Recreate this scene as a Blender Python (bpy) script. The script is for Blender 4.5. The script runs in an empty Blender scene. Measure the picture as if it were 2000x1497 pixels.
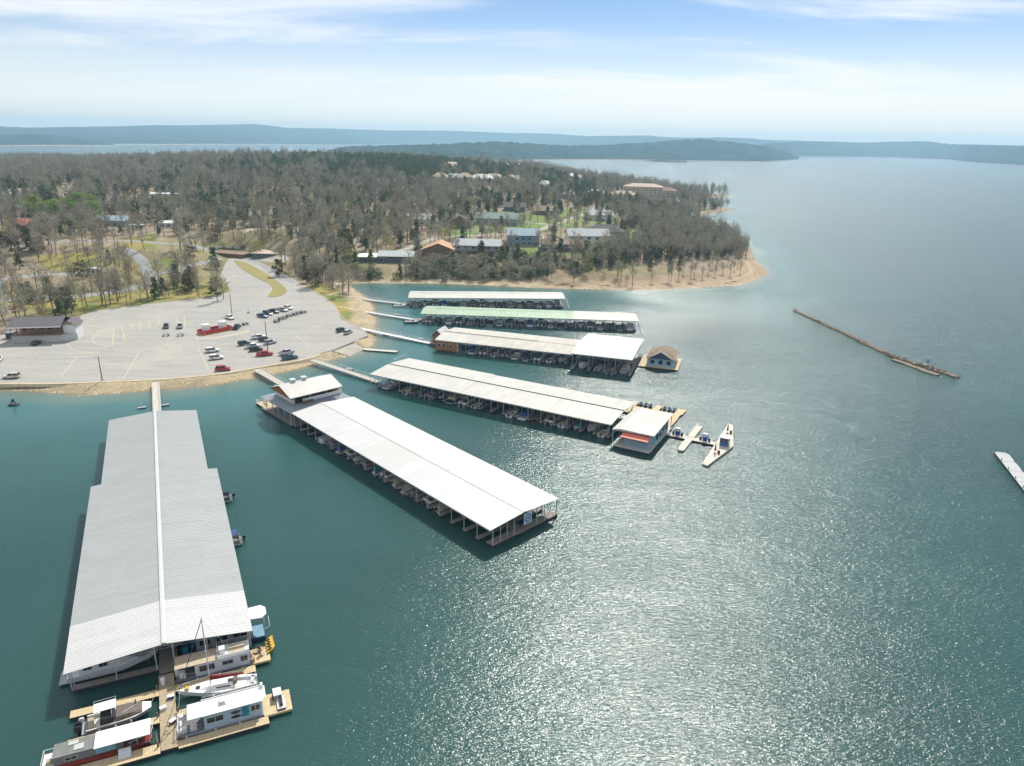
import bpy, bmesh, math, random
import numpy as np
from mathutils import Vector, Matrix

# ------------------------------------------------------------------ camera, sky, sun, exposure
scene = bpy.context.scene
COL = scene.collection
IW, IH = 2000, 1497
FPX, PITCH, ROLL, CAMH = 1390.8, math.radians(18.805), math.radians(1.2262), 75.0
SUN_EL, SUN_AZ = math.radians(49), math.radians(15)

cam_d = bpy.data.cameras.new('camera')
cam = bpy.data.objects.new('camera', cam_d)
COL.objects.link(cam)
cam_d.sensor_width = 36
cam_d.lens = FPX / IW * 36
cam_d.clip_start, cam_d.clip_end = 0.5, 60000
_R = Vector((1, 0, 0))
_U = Vector((0, math.sin(PITCH), math.cos(PITCH)))
_F = Vector((0, math.cos(PITCH), -math.sin(PITCH)))
_r = _R * math.cos(ROLL) + _U * math.sin(ROLL)
_u = -_R * math.sin(ROLL) + _U * math.cos(ROLL)
_m = Matrix.Identity(4)
for i in range(3):
    _m[i][0], _m[i][1], _m[i][2] = _r[i], _u[i], -_F[i]
_m[2][3] = CAMH
cam.matrix_world = _m
scene.camera = cam

world = bpy.data.worlds.new("World")
scene.world = world
world.use_nodes = True
wn, wl = world.node_tree.nodes, world.node_tree.links
wn.clear()


def N(nodes, typ, **kw):
    n = nodes.new(typ)
    for k, v in kw.items():
        if k.startswith('i_'):
            n.inputs[k[2:].replace('_', ' ')].default_value = v
        else:
            setattr(n, k, v)
    return n


sky = N(wn, 'ShaderNodeTexSky', sky_type='NISHITA', sun_disc=False, sun_elevation=SUN_EL, sun_rotation=SUN_AZ,
        altitude=300, air_density=0.7, dust_density=0.0, ozone_density=2.0)
tc = N(wn, 'ShaderNodeTexCoord')
sep = N(wn, 'ShaderNodeSeparateXYZ')
wl.new(tc.outputs['Generated'], sep.inputs[0])
zadd = N(wn, 'ShaderNodeMath', operation='ADD')
zadd.inputs[1].default_value = 0.10
zmax = N(wn, 'ShaderNodeMath', operation='MAXIMUM')
zmax.inputs[1].default_value = 0.03
wl.new(sep.outputs['Z'], zadd.inputs[0])
wl.new(zadd.outputs[0], zmax.inputs[0])
dx = N(wn, 'ShaderNodeMath', operation='DIVIDE')
dy = N(wn, 'ShaderNodeMath', operation='DIVIDE')
wl.new(sep.outputs['X'], dx.inputs[0]); wl.new(zmax.outputs[0], dx.inputs[1])
wl.new(sep.outputs['Y'], dy.inputs[0]); wl.new(zmax.outputs[0], dy.inputs[1])
comb = N(wn, 'ShaderNodeCombineXYZ')
wl.new(dx.outputs[0], comb.inputs[0]); wl.new(dy.outputs[0], comb.inputs[1])
cmap = N(wn, 'ShaderNodeMapping')
cmap.inputs['Scale'].default_value = (0.55, 1.25, 1)
cmap.inputs['Location'].default_value = (32.8, 20.6, 0)
cmap.inputs['Rotation'].default_value = (0, 0, 0.35)
wl.new(comb.outputs[0], cmap.inputs['Vector'])
cn = N(wn, 'ShaderNodeTexNoise', i_Scale=0.9, i_Detail=8.0, i_Roughness=0.58, i_Distortion=0.5)
wl.new(cmap.outputs[0], cn.inputs['Vector'])
cn2 = N(wn, 'ShaderNodeTexNoise', i_Scale=0.22, i_Detail=2.0)
wl.new(cmap.outputs[0], cn2.inputs['Vector'])
cmul = N(wn, 'ShaderNodeMath', operation='MULTIPLY_ADD')
cmul.inputs[1].default_value = 0.9
wl.new(cn2.outputs['Fac'], cmul.inputs[0]); wl.new(cn.outputs['Fac'], cmul.inputs[2])
cr = N(wn, 'ShaderNodeMapRange', interpolation_type='SMOOTHSTEP')
cr.inputs['From Min'].default_value = 0.80
cr.inputs['From Max'].default_value = 1.10
cr.inputs['To Max'].default_value = 0.85
wl.new(cmul.outputs[0], cr.inputs['Value'])
cmix = N(wn, 'ShaderNodeMix', data_type='RGBA')
cmix.inputs['B'].default_value = (9.3, 9.4, 9.6, 1)
wl.new(cr.outputs[0], cmix.inputs['Factor'])
wl.new(sky.outputs[0], cmix.inputs['A'])
veil = N(wn, 'ShaderNodeMapRange', interpolation_type='SMOOTHERSTEP')       # the air whitens towards the horizon all round
veil.inputs['From Min'].default_value = -0.02
veil.inputs['From Max'].default_value = 0.18
veil.inputs['To Min'].default_value = 0.85
veil.inputs['To Max'].default_value = 0.0
wl.new(sep.outputs['Z'], veil.inputs['Value'])
vmix = N(wn, 'ShaderNodeMix', data_type='RGBA')
vmix.inputs['B'].default_value = (10.4, 9.8, 8.7, 1)
wl.new(veil.outputs[0], vmix.inputs['Factor'])
wl.new(cmix.outputs['Result'], vmix.inputs['A'])
bg = N(wn, 'ShaderNodeBackground', i_Strength=0.078)
wl.new(vmix.outputs['Result'], bg.inputs['Color'])
wo = N(wn, 'ShaderNodeOutputWorld')
wl.new(bg.outputs[0], wo.inputs['Surface'])

sun_d = bpy.data.lights.new('sun', 'SUN')
sun_d.energy = 3.85
sun_d.angle = math.radians(0.5)
sun_d.color = (1.0, 0.955, 0.88)
sun = bpy.data.objects.new('sun', sun_d)
COL.objects.link(sun)
sun_dir = Vector((math.sin(SUN_AZ) * math.cos(SUN_EL), math.cos(SUN_AZ) * math.cos(SUN_EL), math.sin(SUN_EL)))
sun.rotation_euler = sun_dir.to_track_quat('Z', 'Y').to_euler()
sun.location = (0, 0, 300)

vs = scene.view_settings
vs.view_transform = 'Standard'
vs.look = 'None'
vs.exposure = 0.56
vs.gamma = 1.0
vs.use_curve_mapping = False
scene.render.engine = 'CYCLES'
cy = scene.cycles
cy.max_bounces = 6
cy.diffuse_bounces = 2
cy.glossy_bounces = 3
cy.transmission_bounces = 4
cy.transparent_max_bounces = 8
cy.volume_bounces = 0
cy.caustics_reflective = False
cy.caustics_refractive = False
cy.use_denoising = True
cy.denoising_prefilter = 'ACCURATE'
cy.sample_clamp_indirect = 6

# ------------------------------------------------------------------ projection helpers
rng = np.random.default_rng(7)
random.seed(7)


def ray(px, py):
    x, y = px - IW / 2, IH / 2 - py
    c, s = math.cos(ROLL), math.sin(ROLL)
    X, Y = c * x - s * y, s * x + c * y
    return np.array([X, FPX * math.cos(PITCH) + Y * math.sin(PITCH), Y * math.cos(PITCH) - FPX * math.sin(PITCH)])


def gnd(px, py, z=0.0):
    """the place on the level z that the photograph shows at a pixel"""
    d = ray(px, py)
    t = (z - CAMH) / d[2]
    return np.array([d[0] * t, d[1] * t])


def proj(P):
    P = np.asarray(P, float)
    Z = P[..., 2] - CAMH
    cp, sp = math.cos(PITCH), math.sin(PITCH)
    f = P[..., 1] * cp - Z * sp
    Y = (P[..., 1] * sp + Z * cp) / f * FPX
    X = P[..., 0] / f * FPX
    c, s = math.cos(ROLL), math.sin(ROLL)
    return np.stack([c * X + s * Y + IW / 2, IH / 2 - (-s * X + c * Y)], -1)


def sstep(a, b, x):
    t = np.clip((np.asarray(x, float) - a) / (b - a), 0, 1)
    return t * t * (3 - 2 * t)


def inside(poly, x, y):
    poly = np.asarray(poly, float)
    r = np.zeros(np.shape(x), bool)
    x0, y0 = poly[-1]
    for x1, y1 in poly:
        if y0 != y1:
            c = ((y1 > y) != (y0 > y)) & (x < (x0 - x1) * (y - y1) / (y0 - y1) + x1)
            r ^= c
        x0, y0 = x1, y1
    return r


def pdist(pts, x, y, closed=True):
    pts = np.asarray(pts, float)
    q = np.roll(pts, -1, 0) if closed else pts[1:]
    p = pts if closed else pts[:-1]
    best = np.full(np.shape(x), 1e18)
    for (ax, ay), (bx, by) in zip(p, q):
        ex, ey = bx - ax, by - ay
        L = ex * ex + ey * ey + 1e-12
        t = np.clip(((x - ax) * ex + (y - ay) * ey) / L, 0, 1)
        best = np.minimum(best, (x - ax - t * ex) ** 2 + (y - ay - t * ey) ** 2)
    return np.sqrt(best)


_perm = np.random.default_rng(3).random((256, 256))


def vnoise(x, y):
    x = np.asarray(x, float); y = np.asarray(y, float)
    xi, yi = np.floor(x).astype(int), np.floor(y).astype(int)
    fx, fy = x - xi, y - yi
    fx, fy = fx * fx * (3 - 2 * fx), fy * fy * (3 - 2 * fy)
    g = lambda i, j: _perm[i & 255, j & 255]
    return (g(xi, yi) * (1 - fx) + g(xi + 1, yi) * fx) * (1 - fy) + (g(xi, yi + 1) * (1 - fx) + g(xi + 1, yi + 1) * fx) * fy


def fbm(x, y, o=4):
    r, a, t = 0, 1, 0
    for k in range(o):
        r = r + a * vnoise(x * 2 ** k + 17.3 * k, y * 2 ** k + 9.1 * k); t += a; a *= .5
    return r / t


# ------------------------------------------------------------------ materials
MATS = {}


def mat(name, col, rough=0.6, metal=0.0, var=0.12, vscale=1.5, bump=0.0, bscale=20.0, spec=0.4, stretch=None, tint2=None, coord='Object', detail=5.0):
    if name in MATS:
        return MATS[name]
    m = bpy.data.materials.new(name)
    m.use_nodes = True
    n, l = m.node_tree.nodes, m.node_tree.links
    b = n['Principled BSDF']
    b.inputs['Roughness'].default_value = rough
    b.inputs['Metallic'].default_value = metal
    b.inputs['Specular IOR Level'].default_value = spec
    c = (*col, 1)
    b.inputs['Base Color'].default_value = c
    tcn = n.new('ShaderNodeTexCoord')
    src = tcn.outputs[coord]
    if stretch:
        mp = n.new('ShaderNodeMapping')
        mp.inputs['Scale'].default_value = stretch
        l.new(src, mp.inputs['Vector']); src = mp.outputs[0]
    if var or tint2:
        nz = N(n, 'ShaderNodeTexNoise', i_Scale=vscale, i_Detail=detail, i_Roughness=0.6)
        l.new(src, nz.inputs['Vector'])
        mr = n.new('ShaderNodeMapRange')
        mr.inputs['From Min'].default_value = 0.3
        mr.inputs['From Max'].default_value = 0.7
        l.new(nz.outputs['Fac'], mr.inputs['Value'])
        mx = N(n, 'ShaderNodeMix', data_type='RGBA')
        lo = [x * (1 - var) for x in col] if tint2 is None else tint2
        hi = [min(1, x * (1 + var)) for x in col]
        mx.inputs['A'].default_value = (*lo, 1)
        mx.inputs['B'].default_value = (*hi, 1)
        l.new(mr.outputs[0], mx.inputs['Factor'])
        l.new(mx.outputs['Result'], b.inputs['Base Color'])
    if bump:
        nb = N(n, 'ShaderNodeTexNoise', i_Scale=bscale, i_Detail=3.0)
        l.new(src, nb.inputs['Vector'])
        bp = N(n, 'ShaderNodeBump', i_Strength=bump, i_Distance=0.05)
        l.new(nb.outputs['Fac'], bp.inputs['Height'])
        l.new(bp.outputs[0], b.inputs['Normal'])
    MATS[name] = m
    return m


# ------------------------------------------------------------------ object helpers
class MB:
    """collects shapes that become ONE mesh object"""

    def __init__(s):
        s.v, s.f, s.mi, s.m = [], [], [], 0

    def face(s, pts):
        k = len(s.v)
        s.v += [tuple(map(float, p)) for p in pts]
        s.f.append(tuple(range(k, k + len(pts)))); s.mi.append(s.m)
        return s

    def add(s, vs_, fs):
        k = len(s.v)
        s.v += [tuple(map(float, p)) for p in vs_]
        s.f += [tuple(i + k for i in f) for f in fs]
        s.mi += [s.m] * len(fs)
        return s

    def box(s, x0, x1, y0, y1, z0, z1, rot=0.0, about=None, taper=1.0):
        cx, cy_ = (x0 + x1) / 2, (y0 + y1) / 2
        P = []
        for z, t in ((z0, 1.0), (z1, taper)):
            for x, y in ((x0, y0), (x1, y0), (x1, y1), (x0, y1)):
                P.append((cx + (x - cx) * t, cy_ + (y - cy_) * t, z))
        if rot:
            ax, ay = about or (cx, cy_)
            c, s_ = math.cos(rot), math.sin(rot)
            P = [(ax + (x - ax) * c - (y - ay) * s_, ay + (x - ax) * s_ + (y - ay) * c, z) for x, y, z in P]
        return s.add(P, [(3, 2, 1, 0), (4, 5, 6, 7), (0, 1, 5, 4), (1, 2, 6, 5), (2, 3, 7, 6), (3, 0, 4, 7)])

    def bar(s, p, q, r, n=5, r2=None, cap=True):
        p, q = Vector(p), Vector(q)
        d = (q - p)
        if d.length < 1e-6:
            return s
        d.normalize()
        a = d.orthogonal().normalized(); b = d.cross(a)
        r2 = r if r2 is None else r2
        P = [p + (a * math.cos(2 * math.pi * i / n) + b * math.sin(2 * math.pi * i / n)) * r for i in range(n)]
        P += [q + (a * math.cos(2 * math.pi * i / n) + b * math.sin(2 * math.pi * i / n)) * r2 for i in range(n)]
        F_ = [(i, (i + 1) % n, n + (i + 1) % n, n + i) for i in range(n)]
        if cap:
            F_ += [tuple(range(n - 1, -1, -1)), tuple(range(n, 2 * n))]
        return s.add(P, F_)

    def tube(s, pts, r, n=5):
        for p, q in zip(pts[:-1], pts[1:]):
            s.bar(p, q, r, n)
        return s

    def prism(s, poly, z0, z1):
        n = len(poly)
        P = [(x, y, z0) for x, y in poly] + [(x, y, z1) for x, y in poly]
        return s.add(P, [tuple(range(n - 1, -1, -1)), tuple(range(n, 2 * n))] + [(i, (i + 1) % n, n + (i + 1) % n, n + i) for i in range(n)])

    def loft(s, rings, closed=True, cap=True):
        n = len(rings[0])
        P = [p for r in rings for p in r]
        F_ = []
        for k in range(len(rings) - 1):
            for i in range(n if closed else n - 1):
                j = (i + 1) % n
                F_.append((k * n + i, k * n + j, (k + 1) * n + j, (k + 1) * n + i))
        if cap:
            F_ += [tuple(range(n - 1, -1, -1)), tuple(range((len(rings) - 1) * n, len(rings) * n))]
        return s.add(P, F_)

    def cyl(s, cx, cy_, z0, z1, r, n=14, r2=None):
        return s.bar((cx, cy_, z0), (cx, cy_, z1), r, n, r2)

    def mesh(s, name, mats, smooth=False):
        me = bpy.data.meshes.new(name)
        me.from_pydata(s.v, [], s.f)
        mats = mats if isinstance(mats, (list, tuple)) else [mats]
        for m in mats:
            me.materials.append(m)
        if any(s.mi):
            me.polygons.foreach_set('material_index', s.mi)
        if smooth:
            me.polygons.foreach_set('use_smooth', [True] * len(s.f))
        me.update()
        return me

    def build(s, name, mats, parent=None, smooth=False, loc=None):
        o = bpy.data.objects.new(name, s.mesh(name, mats, smooth))
        COL.objects.link(o)
        if parent is not None:
            o.parent = parent
        if loc is not None:
            o.location = loc
        return o


def tag(o, label=None, cat=None, group=None, kind=None):
    for k, v in (('label', label), ('category', cat), ('group', group), ('kind', kind)):
        if v:
            o[k] = v
    return o


def thing(name, label, cat, loc=(0, 0, 0), rz=0.0, group=None):
    o = bpy.data.objects.new(name, None)
    o.empty_display_size = 0.5
    COL.objects.link(o)
    o.location = loc
    o.rotation_euler = (0, 0, rz)
    return tag(o, label, cat, group)


def fresh(name, data, parent):
    o = bpy.data.objects.new(name, data)
    COL.objects.link(o)
    o.parent = parent
    return o


KIDS = {}


def copy_tree(o, parent=None):
    c = o.copy()
    COL.objects.link(c)
    if parent is not None:
        c.parent = parent
    for ch in o.children:
        copy_tree(ch, c)
    return c


def recolor(o, i, m):
    o.material_slots[i].link = 'OBJECT'
    o.material_slots[i].material = m


def grid_mesh(name, X, Y, Z, mats, smooth=True, attrs=None):
    nu, nv = X.shape
    co = np.stack([X, Y, Z], -1).reshape(-1, 3)
    idx = np.arange(nu * nv).reshape(nu, nv)
    q = np.stack([idx[:-1, :-1], idx[1:, :-1], idx[1:, 1:], idx[:-1, 1:]], -1).reshape(-1, 4)
    me = bpy.data.meshes.new(name)
    me.vertices.add(len(co)); me.vertices.foreach_set('co', co.ravel())
    me.loops.add(q.size); me.loops.foreach_set('vertex_index', q.ravel().astype(np.int32))
    me.polygons.add(len(q))
    me.polygons.foreach_set('loop_start', np.arange(0, q.size, 4, dtype=np.int32))
    me.polygons.foreach_set('loop_total', np.full(len(q), 4, np.int32))
    me.polygons.foreach_set('use_smooth', np.full(len(q), smooth))
    me.update(calc_edges=True)
    for m in (mats if isinstance(mats, list) else [mats]):
        me.materials.append(m)
    for an, arr in (attrs or {}).items():
        if arr.ndim == 3:
            a = me.color_attributes.new(an, 'FLOAT_COLOR', 'POINT')
            rgba = np.ones((nu * nv, 4), np.float32); rgba[:, :3] = arr.reshape(-1, 3)
            a.data.foreach_set('color', rgba.ravel())
        else:
            a = me.attributes.new(an, 'FLOAT', 'POINT')
            a.data.foreach_set('value', arr.astype(np.float32).ravel())
    o = bpy.data.objects.new(name, me)
    COL.objects.link(o)
    return o


# ------------------------------------------------------------------ the lie of the land
SHORE_PX = [(0, 763), (70, 765), (154, 773), (217, 769), (297, 764), (350, 760), (420, 752), (490, 741), (545, 730), (595, 718), (640, 706), (668, 699),
            (700, 693), (728, 677), (734, 660), (735, 640), (735, 613), (724, 588), (703, 573), (688, 563), (680, 555),
            (720, 553), (764, 554), (848, 554), (953, 558), (1037, 562), (1100, 564), (1142, 565), (1257, 567), (1372, 562), (1441, 558),
            (1475, 547), (1494, 538), (1500, 532), (1487, 520), (1473, 507), (1471, 491), (1459, 479), (1441, 470), (1406, 454), (1390, 443), (1377, 427), (1360, 418),
            (1395, 416), (1423, 415), (1434, 410), (1418, 407), (1395, 401), (1381, 393), (1395, 387), (1429, 382), (1418, 379)]
SHORE = [tuple(gnd(*p)) for p in SHORE_PX] + [(270, 1170), (160, 1270), (40, 1400), (-160, 1540), (-600, 1700), (-1200, 1850), (-2200, 1900),
         (-2400, 900), (-1400, 330), (-700, 225), (-300, 200)]
SHORE = np.array(SHORE)
LOT_PX = [(-260, 757), (0, 748), (60, 749), (140, 748), (200, 745), (300, 742), (400, 733), (450, 727), (520, 714), (600, 700), (625, 691), (650, 684), (690, 668), (720, 655), (700, 640),
          (665, 622), (655, 600), (640, 585), (600, 562), (560, 543), (530, 527), (505, 512), (470, 497), (452, 500), (440, 515), (430, 540), (452, 570), (400, 582), (330, 590), (250, 599), (190, 607), (160, 615), (150, 628), (90, 640), (0, 655), (-260, 690)]
LOT = np.array([gnd(x, y, 1.5) for x, y in LOT_PX])
RAMP_PX = [(641, 683, 1.45), (681, 662, 1.45), (716, 685, -.25), (691, 698, -.25)]
RAMP = np.array([gnd(*p) for p in RAMP_PX])


def height(x, y):
    x = np.asarray(x, float); y = np.asarray(y, float)
    d = pdist(SHORE, x, y)
    ins = inside(SHORE, x, y)
    d = np.where(ins, d, -d)
    wob = 1 + 0.5 * (vnoise(x / 9 + 5, y / 9) - .5)
    lot = 1.4 * sstep(0, 7, d * wob)
    tip = sstep(20, 120, x)                                   # the flat sandy point
    pen = (1 - tip) * (5.5 * sstep(0, 34, d * wob) + 5.0 * sstep(20, 110, d)) + tip * (2.2 * sstep(0, 30, d) + 6.5 * sstep(18, 90, d))
    w = sstep(330, 385, y + 0.25 * (x + 80))
    z = lot * (1 - w) + pen * w
    dl = np.where(inside(LOT, x, y), 0, pdist(LOT, x, y))
    rise = 6.0 * sstep(5, 150, dl) * sstep(250, 420, y) * (1 - w) + w * 0
    big = 31 * np.exp(-((x + 235) / 400) ** 2 - ((y - 1080) / 430) ** 2) + 6 * np.exp(-((x + 900) / 450) ** 2 - ((y - 1000) / 450) ** 2)
    z = z + rise + big * sstep(10, 220, d) * sstep(300, 560, y)
    z = np.where(d > 6, 1.4 + (z - 1.4) * sstep(0, 30, dl), z)
    z = z + 1.2 * (fbm(x / 45, y / 45, 3) - .5) * sstep(8, 60, dl) * sstep(12, 50, d)
    z = np.where(inside(RAMP, x, y), z - .9, z)
    z = np.where(d < 0, np.maximum(0.10 * d * (1 + .0 * d), -6.0) - 0.02, z + 0.02)
    return z


def hz(x, y):
    return float(height(np.array([x]), np.array([y]))[0])


def hit(px, py, n=260):
    """where the line of sight through a pixel of the photograph meets the land"""
    d = ray(px, py)
    d = d / np.hypot(d[0], d[1])
    if d[2] > -0.008:
        d[2] = -0.008
    tmax = min(2600, CAMH / -d[2])
    t = np.linspace(max(40, tmax * .25), tmax, n * 3)
    g = CAMH + d[2] * t - height(d[0] * t, d[1] * t)
    k = np.where(g <= 0)[0]
    i = k[0] if len(k) else len(t) - 1
    a, b = (t[i - 1], t[i]) if i else (t[0], t[0])
    tt = (a + b) / 2
    return np.array([d[0] * tt, d[1] * tt, hz(d[0] * tt, d[1] * tt)])

# ------------------------------------------------------------------ land, water, far hills, haze
def world_poly(px, z=None):
    return np.array([gnd(x, y, z) if z is not None else hit(x, y)[:2] for x, y in px])


GRASS_DRY = [world_poly(p) for p in (
    [(0, 596), (60, 604), (150, 612), (250, 597), (330, 588), (400, 580), (452, 570), (436, 548), (380, 545), (330, 562), (250, 572), (140, 586), (60, 592), (0, 590)],
    [(255, 520), (330, 505), (330, 520), (275, 528)], [(225, 470), (300, 455), (310, 490), (250, 485)], [(205, 398), (260, 388), (300, 392), (215, 408)],
    [(60, 500), (200, 490), (230, 520), (100, 530)], [(455, 508), (480, 510), (520, 535), (560, 562), (545, 578), (520, 580), (535, 565), (500, 545)],
    [(590, 560), (640, 552), (690, 590), (720, 620), (725, 650), (690, 640), (665, 612)])]
LAWN = [world_poly(p) for p in (
    [(993, 440), (1050, 434), (1075, 448), (1045, 453), (1000, 450)], [(870, 460), (905, 450), (930, 455), (900, 470)], [(940, 440), (990, 428), (1010, 433), (960, 455)],
    [(1010, 425), (1080, 415), (1110, 420), (1060, 432), (1015, 432)], [(1120, 478), (1150, 470), (1150, 490), (1125, 498)], [(1195, 468), (1240, 445), (1250, 470), (1215, 490)],
    [(690, 490), (720, 495), (705, 520), (690, 515)], [(1020, 490), (1040, 478), (1050, 500), (1030, 510)])]
SAND = [world_poly(p) for p in ([(1080, 520), (1130, 540), (1300, 540), (1420, 530), (1470, 500), (1490, 520), (1500, 533), (1440, 560), (1250, 568), (1080, 565)],)]

th = np.radians(np.linspace(-47, 47, 620))
rr = np.concatenate([np.linspace(178, 190, 4), 190 * np.exp(np.linspace(0, 1, 420)[1:] * math.log(2300 / 190))])
TH, RR = np.meshgrid(th, rr, indexing='ij')
TX, TY = RR * np.sin(TH), RR * np.cos(TH)
TZ = height(TX, TY)
dsh = pdist(SHORE, TX, TY)
dsh = np.where(inside(SHORE, TX, TY), dsh, -dsh)
n1 = fbm(TX / 14, TY / 14, 4); n2 = fbm(TX / 60 + 40, TY / 60, 3); n3 = fbm(TX / 4, TY / 4 + 9, 3)


def lerp(a, b, t):
    return a + (b - a) * t[..., None]


A3 = lambda *c: np.array(c)
colr = lerp(np.broadcast_to(A3(.20, .155, .105), (*TX.shape, 3)), A3(.30, .24, .165), sstep(.3, .7, n1 * .6 + n3 * .4))
colr = lerp(colr, A3(.19, .18, .065), .6 * sstep(.48, .62, n2))
for g in GRASS_DRY:
    k = sstep(1.2, -1.2, np.where(inside(g, TX, TY), -1, 1) * pdist(g, TX, TY) + 5 * (n3 - .5)) * .9
    colr = lerp(colr, lerp(np.broadcast_to(A3(.29, .235, .07), (*TX.shape, 3)), A3(.15, .185, .038), sstep(.40, .60, n1)), k)
for g in LAWN:
    k = sstep(1.2, -1.2, np.where(inside(g, TX, TY), -1, 1) * pdist(g, TX, TY) + 6 * (n3 - .5))
    colr = lerp(colr, lerp(np.broadcast_to(A3(.11, .21, .03), (*TX.shape, 3)), A3(.2, .21, .055), sstep(.45, .65, n1)), k)
sub_ = world_poly([(800, 500), (820, 455), (900, 425), (1000, 410), (1100, 405), (1180, 400), (1240, 440), (1250, 480), (1150, 505), (1000, 495)])
k = sstep(3, -6, np.where(inside(sub_, TX, TY), -1, 1) * pdist(sub_, TX, TY) + 12 * (n1 - .5)) * sstep(.40, .56, n2 * .5 + n1 * .5) * .8
colr = lerp(colr, A3(.14, .19, .05), k)
bankw = np.where(TY > 338, sstep(10, 5, dsh + 6 * (n1 - .5)), sstep(13, 8, dsh + 5 * (n1 - .5))) * (1 - sstep(20, 70, TX))
bank = lerp(np.broadcast_to(A3(.42, .34, .21), (*TX.shape, 3)), A3(.30, .245, .16), sstep(.35, .6, n3 * .6 + n1 * .4))
colr = lerp(colr, bank, bankw)
for g in SAND:
    k = sstep(4, -4, np.where(inside(g, TX, TY), -1, 1) * pdist(g, TX, TY) + 10 * (n1 - .5))
    colr = lerp(colr, lerp(np.broadcast_to(A3(.33, .25, .155), (*TX.shape, 3)), A3(.24, .18, .11), sstep(.38, .62, n1 * .5 + n2 * .5)), k)
spit = sstep(22, 8, dsh + 6 * (n1 - .5)) * sstep(20, 70, TX)
colr = lerp(colr, A3(.32, .235, .15), spit)
strata = .5 + .5 * np.sin(TZ * 11 + 5 * n1)
colr = lerp(colr, A3(.45, .37, .255), .6 * sstep(.62, .9, strata) * sstep(22, 6, dsh) * sstep(330, 345, TY))
colr = lerp(colr, colr.reshape(*TX.shape, 3) * .62, sstep(1.2, .2, dsh))
colr = colr * (0.86 + .28 * n3)[..., None]


def attr_mat(name, attr, rough=.9, bscale=1.2, bump=.5, dist=.3):
    m = bpy.data.materials.new(name); m.use_nodes = True
    n, l = m.node_tree.nodes, m.node_tree.links
    b = n['Principled BSDF']; b.inputs['Roughness'].default_value = rough; b.inputs['Specular IOR Level'].default_value = .15
    a = N(n, 'ShaderNodeAttribute', attribute_name=attr)
    tcn = n.new('ShaderNodeTexCoord')
    nz = N(n, 'ShaderNodeTexNoise', i_Scale=bscale, i_Detail=6.0, i_Roughness=.7); l.new(tcn.outputs['Object'], nz.inputs['Vector'])
    mr = n.new('ShaderNodeMapRange'); mr.inputs['From Min'].default_value = .3; mr.inputs['From Max'].default_value = .7
    mr.inputs['To Min'].default_value = .72; mr.inputs['To Max'].default_value = 1.28
    l.new(nz.outputs['Fac'], mr.inputs['Value'])
    mu = N(n, 'ShaderNodeMix', data_type='RGBA', blend_type='MULTIPLY'); mu.inputs['Factor'].default_value = 1
    l.new(a.outputs['Color'], mu.inputs['A']); l.new(mr.outputs[0], mu.inputs['B']); l.new(mu.outputs['Result'], b.inputs['Base Color'])
    bp = N(n, 'ShaderNodeBump', i_Strength=bump, i_Distance=dist); l.new(nz.outputs['Fac'], bp.inputs['Height']); l.new(bp.outputs[0], b.inputs['Normal'])
    return m


ground = grid_mesh('ground', TX, TY, TZ, attr_mat('ground_cover', 'Col'), attrs={'Col': colr})
tag(ground, kind='structure')

# --- water
wr = np.concatenate([[0.5], np.geomspace(25, 60, 6), np.geomspace(64, 700, 170), np.geomspace(720, 9500, 40)])
wt = np.radians(np.concatenate([np.linspace(-48, 48, 260), np.linspace(48, 312, 50)[1:]]))
WT, WR = np.meshgrid(wt, wr, indexing='ij')
WX, WY = WR * np.sin(WT), WR * np.cos(WT)
wd = pdist(SHORE, WX, WY)
depth = np.where(inside(SHORE, WX, WY), 0, wd)
WATER = bpy.data.materials.new('lake_water'); WATER.use_nodes = True
n, l = WATER.node_tree.nodes, WATER.node_tree.links
b = n['Principled BSDF']
b.inputs['Roughness'].default_value = 0.2
b.inputs['IOR'].default_value = 1.45
b.inputs['Specular IOR Level'].default_value = 0.5
b.subsurface_method = 'BURLEY'
b.inputs['Subsurface Weight'].default_value = 1.0            # turbid lake water: light spreads a metre or two below the surface
b.inputs['Subsurface Radius'].default_value = (.7, 1.6, 1.5)
b.inputs['Subsurface Scale'].default_value = 1.0
at = N(n, 'ShaderNodeAttribute', attribute_name='shore_distance')
ramp = n.new('ShaderNodeValToRGB')
ramp.color_ramp.interpolation = 'EASE'
e = ramp.color_ramp.elements
e[0].position, e[0].color = 0.0, (.20, .20, .13, 1)
e[1].position, e[1].color = 1.0, (.019, .066, .057, 1)
for p_, c_ in ((.03, (.10, .16, .125, 1)), (.14, (.035, .125, .115, 1)), (.42, (.022, .088, .076, 1))):
    x = e.new(p_); x.color = c_
mr = N(n, 'ShaderNodeMapRange'); mr.inputs['From Max'].default_value = 90
l.new(at.outputs['Fac'], mr.inputs['Value']); l.new(mr.outputs[0], ramp.inputs['Fac'])
tcn = n.new('ShaderNodeTexCoord')
pn = N(n, 'ShaderNodeTexNoise', i_Scale=0.02, i_Detail=3.0); l.new(tcn.outputs['Object'], pn.inputs['Vector'])
pm = N(n, 'ShaderNodeMapRange'); pm.inputs['From Min'].default_value = .3; pm.inputs['From Max'].default_value = .7
pm.inputs['To Min'].default_value = .86; pm.inputs['To Max'].default_value = 1.12
l.new(pn.outputs['Fac'], pm.inputs['Value'])
mu = N(n, 'ShaderNodeMix', data_type='RGBA', blend_type='MULTIPLY'); mu.inputs['Factor'].default_value = 1
l.new(ramp.outputs['Color'], mu.inputs['A']); l.new(pm.outputs[0], mu.inputs['B']); l.new(mu.outputs['Result'], b.inputs['Base Color'])


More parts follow.
